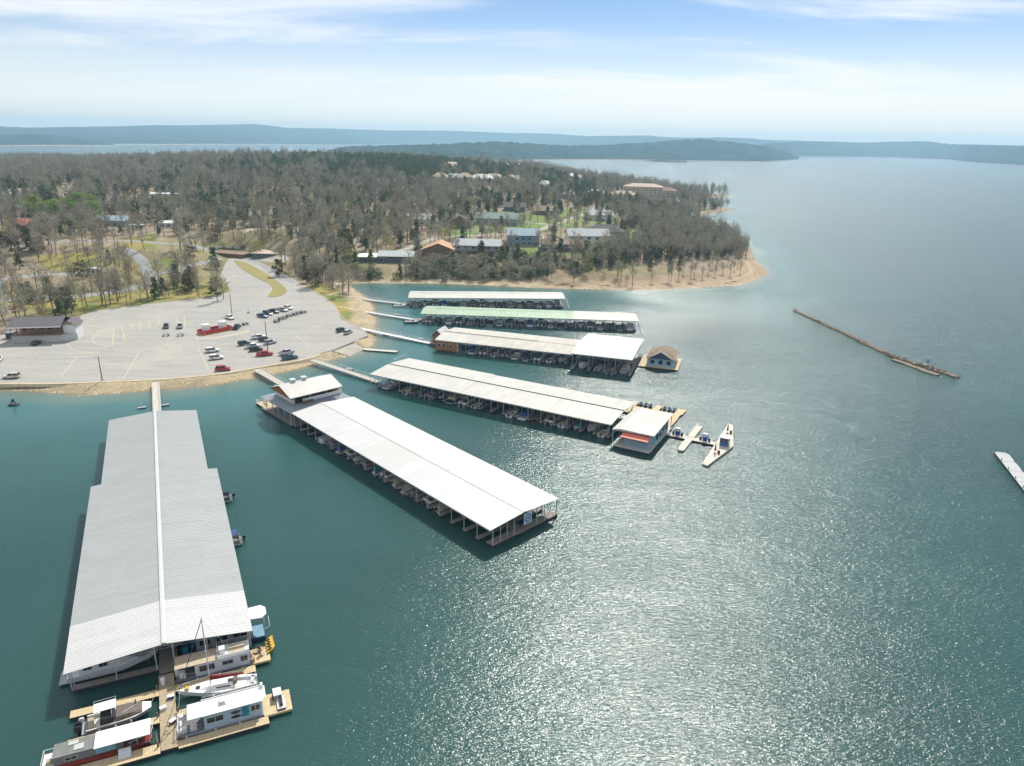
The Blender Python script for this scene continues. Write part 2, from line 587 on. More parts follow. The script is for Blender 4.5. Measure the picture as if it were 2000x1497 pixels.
def wave(scale, stretch, rot, detail, rough=.55, dist=0.0):
    mp = n.new('ShaderNodeMapping'); mp.inputs['Scale'].default_value = stretch; mp.inputs['Rotation'].default_value = (0, 0, rot)
    l.new(tcn.outputs['Object'], mp.inputs['Vector'])
    nz = N(n, 'ShaderNodeTexNoise', i_Scale=scale, i_Detail=detail, i_Roughness=rough, i_Distortion=dist)
    l.new(mp.outputs[0], nz.inputs['Vector'])
    return nz.outputs['Fac']


w1 = wave(2.3, (.34, 1.15, 1), 0.30, 2.0, dist=.4)       # wavelets of about a metre, crests running across the wind
w2 = wave(5.2, (.62, 1.05, 1), 0.18, 2.0)                 # ripples
w3 = wave(.22, (.45, 1.0, 1), 0.45, 2.0)
calm = wave(.012, (1, 1, 1), 0.0, 2.0)
gust = wave(.06, (.35, 1, 1), 0.35, 3.0)
cm = N(n, 'ShaderNodeMapRange'); cm.inputs['From Min'].default_value = .36; cm.inputs['From Max'].default_value = .62
cm.inputs['To Min'].default_value = .92; cm.inputs['To Max'].default_value = 1.04
l.new(calm, cm.inputs['Value'])
gm = N(n, 'ShaderNodeMapRange'); gm.inputs['From Min'].default_value = .34; gm.inputs['From Max'].default_value = .66
gm.inputs['To Min'].default_value = .88; gm.inputs['To Max'].default_value = 1.12
l.new(gust, gm.inputs['Value'])
shel = N(n, 'ShaderNodeAttribute', attribute_name='wind')
cms0 = N(n, 'ShaderNodeMath', operation='MULTIPLY'); l.new(cm.outputs[0], cms0.inputs[0]); l.new(shel.outputs['Fac'], cms0.inputs[1])
cms = N(n, 'ShaderNodeMath', operation='MULTIPLY'); l.new(cms0.outputs[0], cms.inputs[0]); l.new(gm.outputs[0], cms.inputs[1])


def madd(a, k, c=None):
    q = N(n, 'ShaderNodeMath', operation='MULTIPLY_ADD'); q.inputs[1].default_value = k
    l.new(a, q.inputs[0])
    if c is not None:
        l.new(c, q.inputs[2])
    else:
        q.inputs[2].default_value = 0
    return q.outputs[0]


hs0 = madd(w1, .225, madd(w2, .088, madd(w3, .30)))
hs = N(n, 'ShaderNodeMath', operation='MULTIPLY'); l.new(hs0, hs.inputs[0]); l.new(cms.outputs[0], hs.inputs[1])
bp = N(n, 'ShaderNodeBump', i_Distance=1.0)
print('BUMP', [i.name for i in bp.inputs])
if 'Filter Width' in bp.inputs:
    bp.inputs['Filter Width'].default_value = .012
l.new(hs.outputs[0], bp.inputs['Height']); l.new(bp.outputs[0], b.inputs['Normal'])
wind = .22 + .78 * np.maximum(sstep(8, 130, np.where(inside(SHORE, WX, WY), 0, wd)), sstep(20, 120, WX) * sstep(300, 400, WY)) * np.maximum(sstep(-62, 52, WX - .25 * (np.minimum(WY, 330) - 150)), sstep(430, 620, WY)) * (1 + 1.25 * sstep(160, 340, WY)) * (1 - .16 * sstep(150, 90, WY))
water = grid_mesh('lake_water', WX, WY, np.zeros_like(WX), WATER, attrs={'shore_distance': depth, 'wind': wind})
tag(water, kind='structure')


# --- far hills, each its own ridge
def hill_mat(name, c1, c2, c3):
    m = bpy.data.materials.new(name); m.use_nodes = True
    n, l = m.node_tree.nodes, m.node_tree.links
    b = n['Principled BSDF']; b.inputs['Roughness'].default_value = 1; b.inputs['Specular IOR Level'].default_value = 0
    t = n.new('ShaderNodeTexCoord')
    a = N(n, 'ShaderNodeTexNoise', i_Scale=.0075, i_Detail=8.0, i_Roughness=.72); l.new(t.outputs['Object'], a.inputs['Vector'])
    r = n.new('ShaderNodeValToRGB'); e = r.color_ramp.elements
    e[0].position, e[0].color = .35, (*c1, 1); e[1].position, e[1].color = .58, (*c2, 1)
    x = e.new(.66); x.color = (*c2, 1); x = e.new(.72); x.color = (*c3, 1)
    l.new(a.outputs['Fac'], r.inputs['Fac'])
    f = N(n, 'ShaderNodeTexNoise', i_Scale=.09, i_Detail=3.0); l.new(t.outputs['Object'], f.inputs['Vector'])
    q = N(n, 'ShaderNodeMapRange'); q.inputs['From Min'].default_value = .35; q.inputs['From Max'].default_value = .65; q.inputs['To Min'].default_value = .35; q.inputs['To Max'].default_value = 1.7
    l.new(f.outputs['Fac'], q.inputs['Value'])
    mu = N(n, 'ShaderNodeMix', data_type='RGBA', blend_type='MULTIPLY'); mu.inputs['Factor'].default_value = 1
    l.new(r.outputs[0], mu.inputs['A']); l.new(q.outputs[0], mu.inputs['B']); l.new(mu.outputs['Result'], b.inputs['Base Color'])
    return m


HM = hill_mat('wooded_hillside', (.003, .020, .016), (.030, .052, .040), (.34, .31, .23))
SHOREM = mat('far_beach', (.42, .33, .22), .9, var=.2, vscale=.02)


def hill(name, top, base, run, back, nu, nv, seed, rough=7.0):
    """a ridge whose skyline and waterline are those of the photograph"""
    top, base = np.array(top, float), np.array(base, float)
    x0, x1 = max(top[0, 0], base[0, 0]), min(top[-1, 0], base[-1, 0])
    px = np.linspace(x0, x1, nu)
    yt, yb = np.interp(px, top[:, 0], top[:, 1]), np.interp(px, base[:, 0], base[:, 1])
    G = np.array([gnd(a, c) for a, c in zip(px, yb)])
    D0 = np.hypot(G[:, 0], G[:, 1]); U = G / D0[:, None]
    D1 = D0 + run
    zt = []
    for a, c, d1 in zip(px, yt, D1):
        r_ = ray(a, c); zt.append(CAMH + r_[2] / np.hypot(r_[0], r_[1]) * d1)
    zt = np.maximum(np.array(zt), 4)
    s = np.linspace(0, 1, nv)
    S = np.concatenate([s, 1 + np.linspace(0, 1, nv // 3)[1:]])
    dist = np.where(S[None] <= 1, D0[:, None] + S[None] * run, D1[:, None] + (S[None] - 1) * back)
    X, Y = U[:, :1] * dist, U[:, 1:] * dist
    prof = np.where(S[None] <= 1, sstep(-.25, 1, S[None]) * 1.0 - sstep(-.25, 1, 0) * (1 - np.clip(S[None], 0, 1)), 1 - sstep(0, 1, S[None] - 1))
    prof = np.clip(prof, 0, 1)
    fold = .6 * fbm(X / 330 + seed * 7, Y / 330 + seed, 4) + .4 * fbm(X / 110 + seed, Y / 110, 3)
    Z = zt[:, None] * np.clip(prof * (1 - .55 * (fold - .32) * 2.2 * np.clip(4 * prof * (1 - prof), 0, 1)), 0, 1.02)
    trees = rough * 1.7 * (fbm(X / 21 + seed, Y / 21, 3) - .2) * sstep(.01, .05, np.minimum(S[None], 2 - S[None]))
    Z = Z - .6 * rough * .4 + trees
    Z[:, 0] = -2; Z[:, 1] = np.maximum(Z[:, 1], 4.0); Z[:, 2] = np.maximum(Z[:, 2], 5.5)
    o = grid_mesh(name, X, Y, Z, [HM, SHOREM])
    mi = np.zeros((nu - 1, len(S) - 1), np.int32); mi[:, :1] = 1
    o.data.polygons.foreach_set('material_index', mi.ravel()); o.data.update()
    return tag(o, kind='structure')


hill('far_hills', [(-250, 250), (0, 248), (60, 251), (120, 250), (250, 248), (300, 246), (390, 246), (500, 243.5), (535, 247), (560, 251), (650, 252), (760, 256), (830, 256), (900, 257), (1000, 261), (1060, 261), (1150, 267), (1400, 271), (1700, 280), (2300, 290)],
     [(-250, 276), (0, 282), (300, 283), (500, 282.5), (660, 284), (760, 283), (1000, 286), (1400, 297), (2300, 313)], 2600, 1500, 900, 110, 1, 10)
hill('distant_ridge', [(1050, 279), (1080, 275), (1140, 267), (1200, 266), (1260, 266), (1320, 270), (1400, 269), (1460, 271), (1520, 278), (1580, 284)],
     [(1050, 289), (1150, 293), (1300, 297), (1580, 303)], 900, 700, 260, 60, 2, 9)
hill('low_island', [(-200, 262), (0, 266), (60, 264), (110, 266), (150, 272), (190, 279), (222, 284)], [(-200, 279), (0, 286), (120, 285), (222, 285.5)], 380, 500, 160, 40, 3, 9)
hill('wooded_headland', [(640, 296), (690, 288), (760, 287), (866, 285), (965, 279), (1050, 283), (1100, 287), (1170, 286), (1248, 282), (1300, 277), (1361, 274), (1415, 278), (1450, 282), (1490, 288), (1525, 297), (1560, 309)],
     [(640, 306), (860, 318), (1041, 314), (1190, 312.5), (1262, 314), (1400, 316), (1487, 317), (1530, 314.5), (1560, 312)], 520, 700, 520, 90, 4, 11)
hill('right_hills', [(1440, 291), (1500, 281), (1560, 277), (1620, 278), (1680, 280), (1730, 278), (1800, 277), (1850, 283), (1900, 284), (2000, 287), (2300, 290)],
     [(1440, 310), (1480, 310.5), (1560, 307), (1640, 307), (1740, 308), (1855, 313), (1900, 319), (2000, 325), (2300, 335)], 800, 900, 420, 80, 5, 10)
sb = MB()
c0, c1 = gnd(1266, 315.5), gnd(1335, 317.5)
for k in range(24):
    p = c0 + (c1 - c0) * (k + .5) / 24
    w_, h_ = 14 + 8 * random.random(), 2 + 5 * random.random()
    sb.cyl(p[0], p[1], -1, h_, 22, 7, w_)
tag(sb.build('sandbar', HM), kind='structure')

# --- the air
air = MB().box(-9600, 9600, -900, 9600, -8, 215).build('haze', [])
hm = bpy.data.materials.new('haze_air'); hm.use_nodes = True
n, l = hm.node_tree.nodes, hm.node_tree.links
n.remove(n['Principled BSDF'])
pv = N(n, 'ShaderNodeVolumePrincipled', i_Density=0.00015, i_Anisotropy=0.25)
pv.inputs['Color'].default_value = (.46, .74, .94, 1)
l.new(pv.outputs[0], n['Material Output'].inputs['Volume'])
air.data.materials.append(hm)
tag(air, kind='stuff')

# ------------------------------------------------------------------ paved ground, roads, kerb, painted lines
def asphalt(name, c1, c2, c3):
    """sun-bleached paving with streaks, stains, tar-filled cracks and tan dust"""
    m = mat(name, c1, .92, var=.0, tint2=c2, vscale=.16, stretch=(.3, 2.4, 1), bump=.3, bscale=6, spec=.2, detail=8)
    n, l = m.node_tree.nodes, m.node_tree.links
    b = n['Principled BSDF']; cur = b.inputs['Base Color'].links[0].from_socket
    t = N(n, 'ShaderNodeTexCoord')

    def layer(fac, col, mode='MIX'):
        nonlocal cur
        x = N(n, 'ShaderNodeMix', data_type='RGBA', blend_type=mode); l.new(fac, x.inputs['Factor']); l.new(cur, x.inputs['A']); x.inputs['B'].default_value = (*col, 1); cur = x.outputs['Result']

    def rng_(sock, a, c, lo=0.0, hi=1.0):
        r = N(n, 'ShaderNodeMapRange'); r.inputs['From Min'].default_value, r.inputs['From Max'].default_value, r.inputs['To Min'].default_value, r.inputs['To Max'].default_value = a, c, lo, hi
        l.new(sock, r.inputs['Value']); return r.outputs[0]
    big = N(n, 'ShaderNodeTexNoise', i_Scale=.035, i_Detail=5.0, i_Roughness=.65); l.new(t.outputs['Object'], big.inputs['Vector'])
    layer(rng_(big.outputs['Fac'], .48, .68, 0, .75), c3)
    wv = N(n, 'ShaderNodeTexNoise', i_Scale=.25, i_Detail=2.0); l.new(t.outputs['Object'], wv.inputs['Vector'])
    mixv = N(n, 'ShaderNodeMix', data_type='VECTOR'); mixv.inputs['Factor'].default_value = .82
    sc_ = N(n, 'ShaderNodeVectorMath', operation='SCALE'); sc_.inputs['Scale'].default_value = 12; l.new(wv.outputs['Color'], sc_.inputs[0])
    l.new(sc_.outputs[0], mixv.inputs['A']); l.new(t.outputs['Object'], mixv.inputs['B'])
    vo = N(n, 'ShaderNodeTexVoronoi', feature='DISTANCE_TO_EDGE', i_Scale=.13); l.new(mixv.outputs['Result'], vo.inputs['Vector'])
    layer(rng_(vo.outputs['Distance'], .003, .010, .35, 0), (.13, .13, .125))
    st = N(n, 'ShaderNodeTexNoise', i_Scale=.42, i_Detail=3.0); l.new(t.outputs['Object'], st.inputs['Vector'])
    layer(rng_(st.outputs['Fac'], .66, .76, 0, .4), (.17, .165, .155))
    l.new(cur, b.inputs['Base Color'])
    return m


ASPH = asphalt('old_asphalt', (.37, .36, .325), (.285, .275, .255), (.39, .368, .315))
PATHM = mat('pale_concrete', (.44, .41, .34), .9, var=.0, tint2=(.30, .28, .24), vscale=.25, spec=.2)
ROADM = mat('road_asphalt', (.31, .31, .30), .9, var=.0, tint2=(.235, .235, .235), vscale=.3, spec=.2, detail=8)
KERBM = mat('tan_concrete_edge', (.50, .41, .27), .9, var=.18, vscale=.6)
YELLOW = mat('faded_yellow_paint', (.58, .46, .23), .8, var=.0, tint2=(.42, .38, .28), vscale=1.2)
CREAM = mat('faded_white_paint', (.58, .55, .45), .8, var=.0, tint2=(.44, .42, .36), vscale=1.0)


def resample(P, step):
    P = np.asarray(P, float)
    s = np.concatenate([[0], np.cumsum(np.hypot(*np.diff(P, axis=0).T))])
    t = np.linspace(0, s[-1], max(2, int(s[-1] / step) + 1))
    return np.stack([np.interp(t, s, P[:, 0]), np.interp(t, s, P[:, 1])], -1)


def smooth_line(P, k=2):
    P = np.asarray(P, float)
    for _ in range(k):
        Q = [P[0]]
        for a, c in zip(P[:-1], P[1:]):
            Q += [a * .75 + c * .25, a * .25 + c * .75]
        P = np.array(Q + [P[-1]])
    return P


def normals(P):
    d = np.gradient(P, axis=0); d /= np.linalg.norm(d, axis=1)[:, None] + 1e-9
    return np.stack([-d[:, 1], d[:, 0]], -1)


def strip(name, P, w, m, lift=.12, step=2.0, parent=None, kind='structure', closed=None):
    P = resample(P, step); Nn = normals(P)
    w = np.broadcast_to(np.asarray(w, float), (len(P),))
    cols = [P + Nn * (w * k / 2)[:, None] for k in (-1, -.5, 0, .5, 1)]
    X = np.stack([c[:, 0] for c in cols], 1); Y = np.stack([c[:, 1] for c in cols], 1)
    Z = height(X, Y) + lift
    Z[:, 0] -= .3; Z[:, -1] -= .3
    o = grid_mesh(name, X, Y, Z, m)
    if parent:
        o.parent = parent
    if kind:
        tag(o, kind=kind)
    return o


from mathutils.geometry import tessellate_polygon
ring = [Vector((x, y, 1.5)) for x, y in resample(np.vstack([LOT, LOT[:1]]), 2.0)[:-1]]
lot = MB()
lot.add(ring, [t if (ring[t[1]] - ring[t[0]]).cross(ring[t[2]] - ring[t[0]]).z > 0 else t[::-1] for t in tessellate_polygon([ring])])
nr_ = len(ring)
lot.add(ring + [Vector((p.x, p.y, .9)) for p in ring], [(i, (i + 1) % nr_, nr_ + (i + 1) % nr_, nr_ + i) for i in range(nr_)])
lot_o = tag(lot.build('parking_lot', ASPH), kind='structure')

kp = [(-200, 755), (0, 749.5), (60, 750), (140, 749), (200, 746), (300, 743), (400, 734), (450, 728), (520, 715), (600, 702), (626, 692)]
P = smooth_line([gnd(x, y, 1.5) for x, y in kp]); P = resample(P, 2); Nn = normals(P)
k = MB(); k.loft([[(*(p - n_ * 1.0), .7), (*(p - n_ * .5), 1.54), (*(p + n_ * .35), 1.62), (*(p + n_ * .4), 1.3)] for p, n_ in zip(P, Nn)])
tag(k.build('kerb', KERBM), kind='structure')
kp = [(716, 650), (701, 640), (666, 622), (656, 600), (641, 585), (601, 562), (562, 543)]
P = smooth_line([gnd(x, y, 1.5) for x, y in kp]); P = resample(P, 2); Nn = normals(P)
k = MB(); k.loft([[(*(p - n_ * .25), .9), (*(p - n_ * .2), 1.62), (*(p + n_ * .2), 1.62), (*(p + n_ * .25), .9)] for p, n_ in zip(P, Nn)])
tag(k.build('kerb', KERBM), kind='structure')


def z2(x, y):
    return gnd(x * .35, 550 + y * .35, 1.5)


def paint(pts, w, m, z=1.504):
    P = np.array([z2(*p) for p in pts]); P = smooth_line(P) if len(P) > 2 else P
    Nn = normals(P); b = MB()
    for i in range(len(P) - 1):
        b.face([(*(P[i] - Nn[i] * w / 2), z), (*(P[i + 1] - Nn[i + 1] * w / 2), z), (*(P[i + 1] + Nn[i + 1] * w / 2), z), (*(P[i] + Nn[i] * w / 2), z)])
    return b.build('painted_line', m, lot_o)


for s_ in ([(680, 245), (685, 280)], [(690, 280), (695, 330)], [(735, 235), (733, 265)], [(783, 228), (783, 270)], [(833, 220), (833, 262)], [(885, 215), (885, 245)],
           [(985, 200), (990, 235)], [(1030, 195), (1032, 258)], [(430, 420), (340, 530)], [(780, 390), (690, 540)], [(1105, 375), (1165, 490)], [(1098, 285), (1105, 330)],
           [(932, 360), (945, 372)], [(1230, 310), (1390, 280)], [(1012, 385), (1010, 395)], [(637, 258), (626, 358)], [(1730, 275), (1760, 245)], [(1760, 245), (1795, 262)],
           [(1420, 430), (1435, 425)], [(1490, 385), (1560, 390)], [(1650, 300), (1720, 360)], [(1340, 300), (1420, 320)]):
    paint(s_, .28, YELLOW)
for y_ in range(268, 352, 9):
    t_ = (y_ - 305) / 50
    paint([(520 + 38 * t_ * t_, y_ + 4), (632 - (y_ - 258) * .1, y_ - 3)], .16, YELLOW, 1.503)
paint([(632, 259), (575, 268), (530, 295), (513, 325), (530, 347), (572, 357), (625, 358)], .24, CREAM)
paint([(640, 235), (540, 238), (455, 262), (395, 300), (370, 340), (395, 378), (455, 394), (560, 394)], .22, CREAM)
paint([(340, 418), (480, 416), (560, 412)], .22, CREAM)
paint([(350, 405), (440, 402), (555, 398)], .9, mat('worn_tan_patch', (.47, .40, .27), .9, var=.0, tint2=(.38, .35, .28), vscale=.5), 1.502)
paint([(1115, 318), (1200, 315), (1300, 300), (1390, 272)], 2.2, MATS['worn_tan_patch'], 1.502)

gi_ = [gnd(x, y, 1.52) for x, y in [(456, 509), (480, 512), (520, 535), (553, 558), (563, 570), (546, 580), (519, 582), (533, 568), (531, 557), (505, 545), (468, 524)]]
gi_ = smooth_line(np.array(gi_ + [gi_[0]]), 2)[:-1]
k = MB(); k.prism([tuple(p) for p in gi_], 1.3, 1.64)
tag(k.build('grass_island', mat('island_grass', (.19, .19, .05), .95, var=.0, tint2=(.30, .24, .09), vscale=.35)), kind='structure')

# boat ramp, roads and tracks
rb_ = MB()
RQ = [(*p, z[2]) for p, z in zip(RAMP, RAMP_PX)]
for k_ in range(8):
    f0, f1 = k_ / 8, (k_ + 1) / 8
    q_ = [np.array(RQ[0]) + (np.array(RQ[3]) - np.array(RQ[0])) * f0, np.array(RQ[1]) + (np.array(RQ[2]) - np.array(RQ[1])) * f0, np.array(RQ[1]) + (np.array(RQ[2]) - np.array(RQ[1])) * (f1 - .004), np.array(RQ[0]) + (np.array(RQ[3]) - np.array(RQ[0])) * (f1 - .004)]
    lo = [p - np.array([0, 0, .5]) for p in q_]
    rb_.add(q_ + lo, [(0, 1, 2, 3), (0, 4, 5, 1), (1, 5, 6, 2), (2, 6, 7, 3), (3, 7, 4, 0)])
tag(rb_.build('boat_ramp', PATHM), kind='structure')
HP = lambda L_: smooth_line([hit(x, y)[:2] for x, y in L_])
ROADS = []


def road(name, px, w, m=ROADM):
    P = HP(px); ROADS.append((P, w)); return strip(name, P, w, m)


road('road', [(575, 553), (540, 533), (505, 515), (470, 503), (440, 494), (400, 486), (350, 479), (300, 474), (240, 470), (150, 470), (60, 478), (0, 486)], 7)
road('campground_road', [(240, 486), (262, 497), (278, 510), (288, 530), (300, 545), (285, 556), (250, 566), (200, 574), (140, 580), (60, 583), (-20, 588)], 8.5)
road('campground_road', [(0, 548), (40, 541), (90, 537), (140, 534), (200, 528)], 8)
road('campground_road', [(288, 540), (330, 532), (380, 520), (430, 505)], 5)
road('driveway', [(500, 505), (530, 505), (565, 508)], 12, PATHM)
road('dirt_track', [(110, 392), (125, 384), (140, 372), (150, 362)], 16, mat('dirt', (.42, .36, .26), .95, var=.2, vscale=.3))
road('dirt_track', [(160, 385), (220, 382), (290, 384), (360, 390)], 7, MATS['dirt'])
road('driveway', [(770, 494), (800, 484), (822, 475), (845, 466), (900, 461)], 6, PATHM)
road('neighbourhood_road', [(900, 461), (960, 458), (1010, 457), (1050, 452), (1080, 440), (1120, 425), (1160, 412), (1166, 404)], 7, PATHM)
road('driveway', [(1040, 452), (1058, 462), (1052, 474)], 8, PATHM)
road('driveway', [(1000, 432), (1040, 436), (1085, 440)], 5, PATHM)
road('footpath', [(633, 574), (672, 580), (713, 584)], 1.6, KERBM)
road('footpath', [(658, 599), (690, 604), (716, 609)], 1.6, KERBM)
road('clearing', [(470, 452), (500, 448), (560, 446), (610, 450)], 10, MATS['dirt'])

# rip-rap and boulders along the waterline: too many to count, real stones
STONE = mat('limestone_rock', (.52, .43, .29), .9, var=.3, vscale=.4, coord='Object')
sv, sf = [], []
base_i = [(1, 0, 0), (.5, .87, 0), (-.5, .87, 0), (-1, 0, 0), (-.5, -.87, 0), (.5, -.87, 0), (0, 0, 1)]
base_f = [(i, (i + 1) % 6, 6) for i in range(6)]
SH = resample(SHORE[:33], .8)
for p in SH:
    far = p[1] > 340
    for _ in range(6 if not far else 5):
        off = rng.normal(0, 1, 2) * (3.6 if not far else 3.2)
        q = p + off
        z = hz(*q)
        if z < -.25 or z > (1.35 if not far else 2.4) or q[0] > 150:
            continue
        r = rng.uniform(.15, .42) * (1.5 if rng.random() < .08 else 1) * (1 if not far else 1.5)
        a = rng.uniform(0, 6.28)
        k0 = len(sv)
        for bx_, by_, bz_ in base_i:
            jx = r * rng.uniform(.7, 1.3)
            sv.append((q[0] + jx * (bx_ * math.cos(a) - by_ * math.sin(a)) * (1 - bz_), q[1] + jx * (bx_ * math.sin(a) + by_ * math.cos(a)) * (1 - bz_) + bz_ * .25 * r, z - .06 + bz_ * (.06 + .34 * r)))
        sf += [tuple(i + k0 for i in f_) for f_ in base_f]
me = bpy.data.meshes.new('riprap_stones'); me.from_pydata(sv, [], sf); me.materials.append(STONE)
o = bpy.data.objects.new('riprap_stones', me); COL.objects.link(o); tag(o, 'loose limestone rocks along the waterline below the parking lot', 'rocks', kind='stuff')

# ------------------------------------------------------------------ floating docks
WHITE_ROOF = mat('white_metal_roof', (.52, .52, .505), .45, var=.04, vscale=.15, spec=.3)
CREAM_ROOF = mat('weathered_white_roof', (.47, .46, .415), .5, var=.07, vscale=.2, spec=.3)
GREY_ROOF = mat('old_galvanised_roof', (.345, .36, .352), .5, var=.03, vscale=.25, spec=.3)
TAN_ROOF = mat('dusty_tan_roof', (.46, .435, .375), .6, var=.10, vscale=.2, spec=.25)
GREEN_ROOF = mat('pale_green_roof', (.30, .40, .27), .5, var=.10, vscale=.2, spec=.3)
PATCH_ROOF = mat('greyer_roof_sheet', (.48, .48, .46), .5, var=.03, vscale=.2, spec=.3)


def sheets(m, wl_=.95, wc=6.0, amt=.07, dirt=.10):
    """roofing laid in sheets: each a little different in tone, with run-off streaks down the slope"""
    n, l = m.node_tree.nodes, m.node_tree.links
    b = n['Principled BSDF']; cur = b.inputs['Base Color'].links[0].from_socket
    t = N(n, 'ShaderNodeTexCoord'); dv = N(n, 'ShaderNodeVectorMath', operation='DIVIDE'); dv.inputs[1].default_value = (wl_, wc, 50); l.new(t.outputs['Object'], dv.inputs[0])
    fl = N(n, 'ShaderNodeVectorMath', operation='FLOOR'); l.new(dv.outputs[0], fl.inputs[0])
    wn_ = N(n, 'ShaderNodeTexWhiteNoise', noise_dimensions='3D'); l.new(fl.outputs[0], wn_.inputs['Vector'])
    r = N(n, 'ShaderNodeMapRange'); r.inputs['To Min'].default_value = 1 - amt; r.inputs['To Max'].default_value = 1 + amt * .5; l.new(wn_.outputs['Value'], r.inputs['Value'])
    mp = N(n, 'ShaderNodeMapping'); mp.inputs['Scale'].default_value = (1.4, .16, 1); l.new(t.outputs['Object'], mp.inputs['Vector'])
    nz = N(n, 'ShaderNodeTexNoise', i_Scale=1.0, i_Detail=5.0, i_Roughness=.7); l.new(mp.outputs[0], nz.inputs['Vector'])
    r2 = N(n, 'ShaderNodeMapRange'); r2.inputs['From Min'].default_value = .5; r2.inputs['From Max'].default_value = .75; r2.inputs['To Min'].default_value = 1; r2.inputs['To Max'].default_value = 1 - dirt; l.new(nz.outputs['Fac'], r2.inputs['Value'])
    mm = N(n, 'ShaderNodeMath', operation='MULTIPLY'); l.new(r.outputs[0], mm.inputs[0]); l.new(r2.outputs[0], mm.inputs[1])
    mu = N(n, 'ShaderNodeMix', data_type='RGBA', blend_type='MULTIPLY'); mu.inputs['Factor'].default_value = 1; l.new(cur, mu.inputs['A']); l.new(mm.outputs[0], mu.inputs['B']); l.new(mu.outputs['Result'], b.inputs['Base Color'])


sheets(WHITE_ROOF, .95, 6, .05, .07)
sheets(CREAM_ROOF, .95, 5, .08, .14)
sheets(GREY_ROOF, .95, 6.2, .05, .04)
sheets(TAN_ROOF, .95, 4, .10, .2)
sheets(GREEN_ROOF, .95, 4, .10, .16)
STEEL = mat('galvanised_steel', (.55, .56, .56), .45, .3, var=.1, vscale=2)
DARKST = mat('dark_steel', (.06, .065, .07), .6, .2, var=.15)
DECK = mat('weathered_deck_planks', (.44, .35, .23), .85, var=.0, tint2=(.30, .25, .18), vscale=1.4, stretch=(1, 1, 1), bump=.3)
GDECK = mat('grey_deck_planks', (.32, .27, .23), .85, var=.0, tint2=(.20, .175, .155), vscale=1.4)
FRESH = mat('new_tan_planks', (.58, .47, .28), .8, var=.0, tint2=(.46, .36, .22), vscale=1.6)
FLOATM = mat('black_float', (.03, .032, .035), .7, var=.2)
CONCR = mat('concrete_float', (.52, .49, .42), .85, var=.12, vscale=.8)
WHITE = mat('white_gelcoat', (.74, .74, .72), .25, var=.03, vscale=.5, spec=.5)
WHITEP = mat('white_painted_panel', (.72, .73, .73), .5, var=.05, vscale=.6)
GLASS = mat('dark_window_glass', (.02, .028, .035), .08, var=.0, spec=.6)
BLACK = mat('black_plastic', (.015, .016, .018), .4, var=.1)
CANVAS_B = mat('black_canvas', (.035, .035, .036), .9, var=.2, vscale=2)
CANVAS_G = mat('grey_brown_canvas', (.14, .12, .10), .9, var=.2, vscale=2)
CANVAS_BL = mat('blue_canvas', (.03, .08, .22), .85, var=.15, vscale=2)
CANVAS_N = mat('navy_canvas', (.025, .04, .09), .85, var=.15, vscale=2)
CANVAS_TL = mat('teal_canvas', (.03, .20, .24), .85, var=.15, vscale=2)
CANVAS_R = mat('maroon_canvas', (.20, .02, .025), .85, var=.15, vscale=2)
CANVAS_T = mat('tan_canvas', (.42, .35, .25), .85, var=.15, vscale=2)
ALU = mat('boat_aluminium', (.55, .56, .57), .35, .6, var=.08)
RED = mat('red_hull', (.24, .035, .025), .4, var=.08)
NAVY = mat('navy_hull', (.02, .035, .10), .25, var=.05)
GREYG = mat('grey_gelcoat', (.34, .36, .38), .35, var=.05)
CARPET = mat('grey_deck_carpet', (.16, .16, .16), .95, var=.15, vscale=3)
ORANGEW = mat('orange_stained_wood', (.42, .17, .045), .75, var=.0, tint2=(.30, .12, .035), vscale=2.5)
BROWNW = mat('brown_timber', (.17, .095, .05), .8, var=.25, vscale=2)
RUST = mat('red_awning', (.74, .19, .13), .5, var=.06)
BLUEP = mat('blue_paint', (.02, .06, .38), .4, var=.06)
YELL = mat('yellow_plastic', (.62, .36, .02), .4, var=.05)
TEALP = mat('teal_vinyl', (.0, .22, .30), .4, var=.05)
BLUEW = mat('pale_blue_shade_siding', (.33, .46, .55), .7, var=.07, vscale=1)  # blue house siding; on the white office walls this blue paints in shade

LAYOUT = {}


class Dock:
    """local axes: l along the dock from its origin, w across; the Empty carries the turn"""

    def __init__(s, name, label, cat, O, ang, group=None, skew=0.0):
        s.O, s.ang, s.skew = np.array(O), ang, skew
        s.root = thing(name, label, cat, (O[0], O[1], 0), ang, group)
        s.c, s.s = math.cos(ang), math.sin(ang)

    def world(s, l, w, z=0.0):
        w = w + s.skew * l
        return (s.O[0] + s.c * l - s.s * w, s.O[1] + s.s * l + s.c * w, z)

    def put(s, mb, name, mats, parent=None, smooth=False):
        if s.skew:
            mb.v = [(x, y + s.skew * x, z) for x, y, z in mb.v]
        return mb.build(name, mats, parent or s.root, smooth)

    def at(s, o, l, w, z):
        o.location = (l, w + s.skew * l, z)
        return o


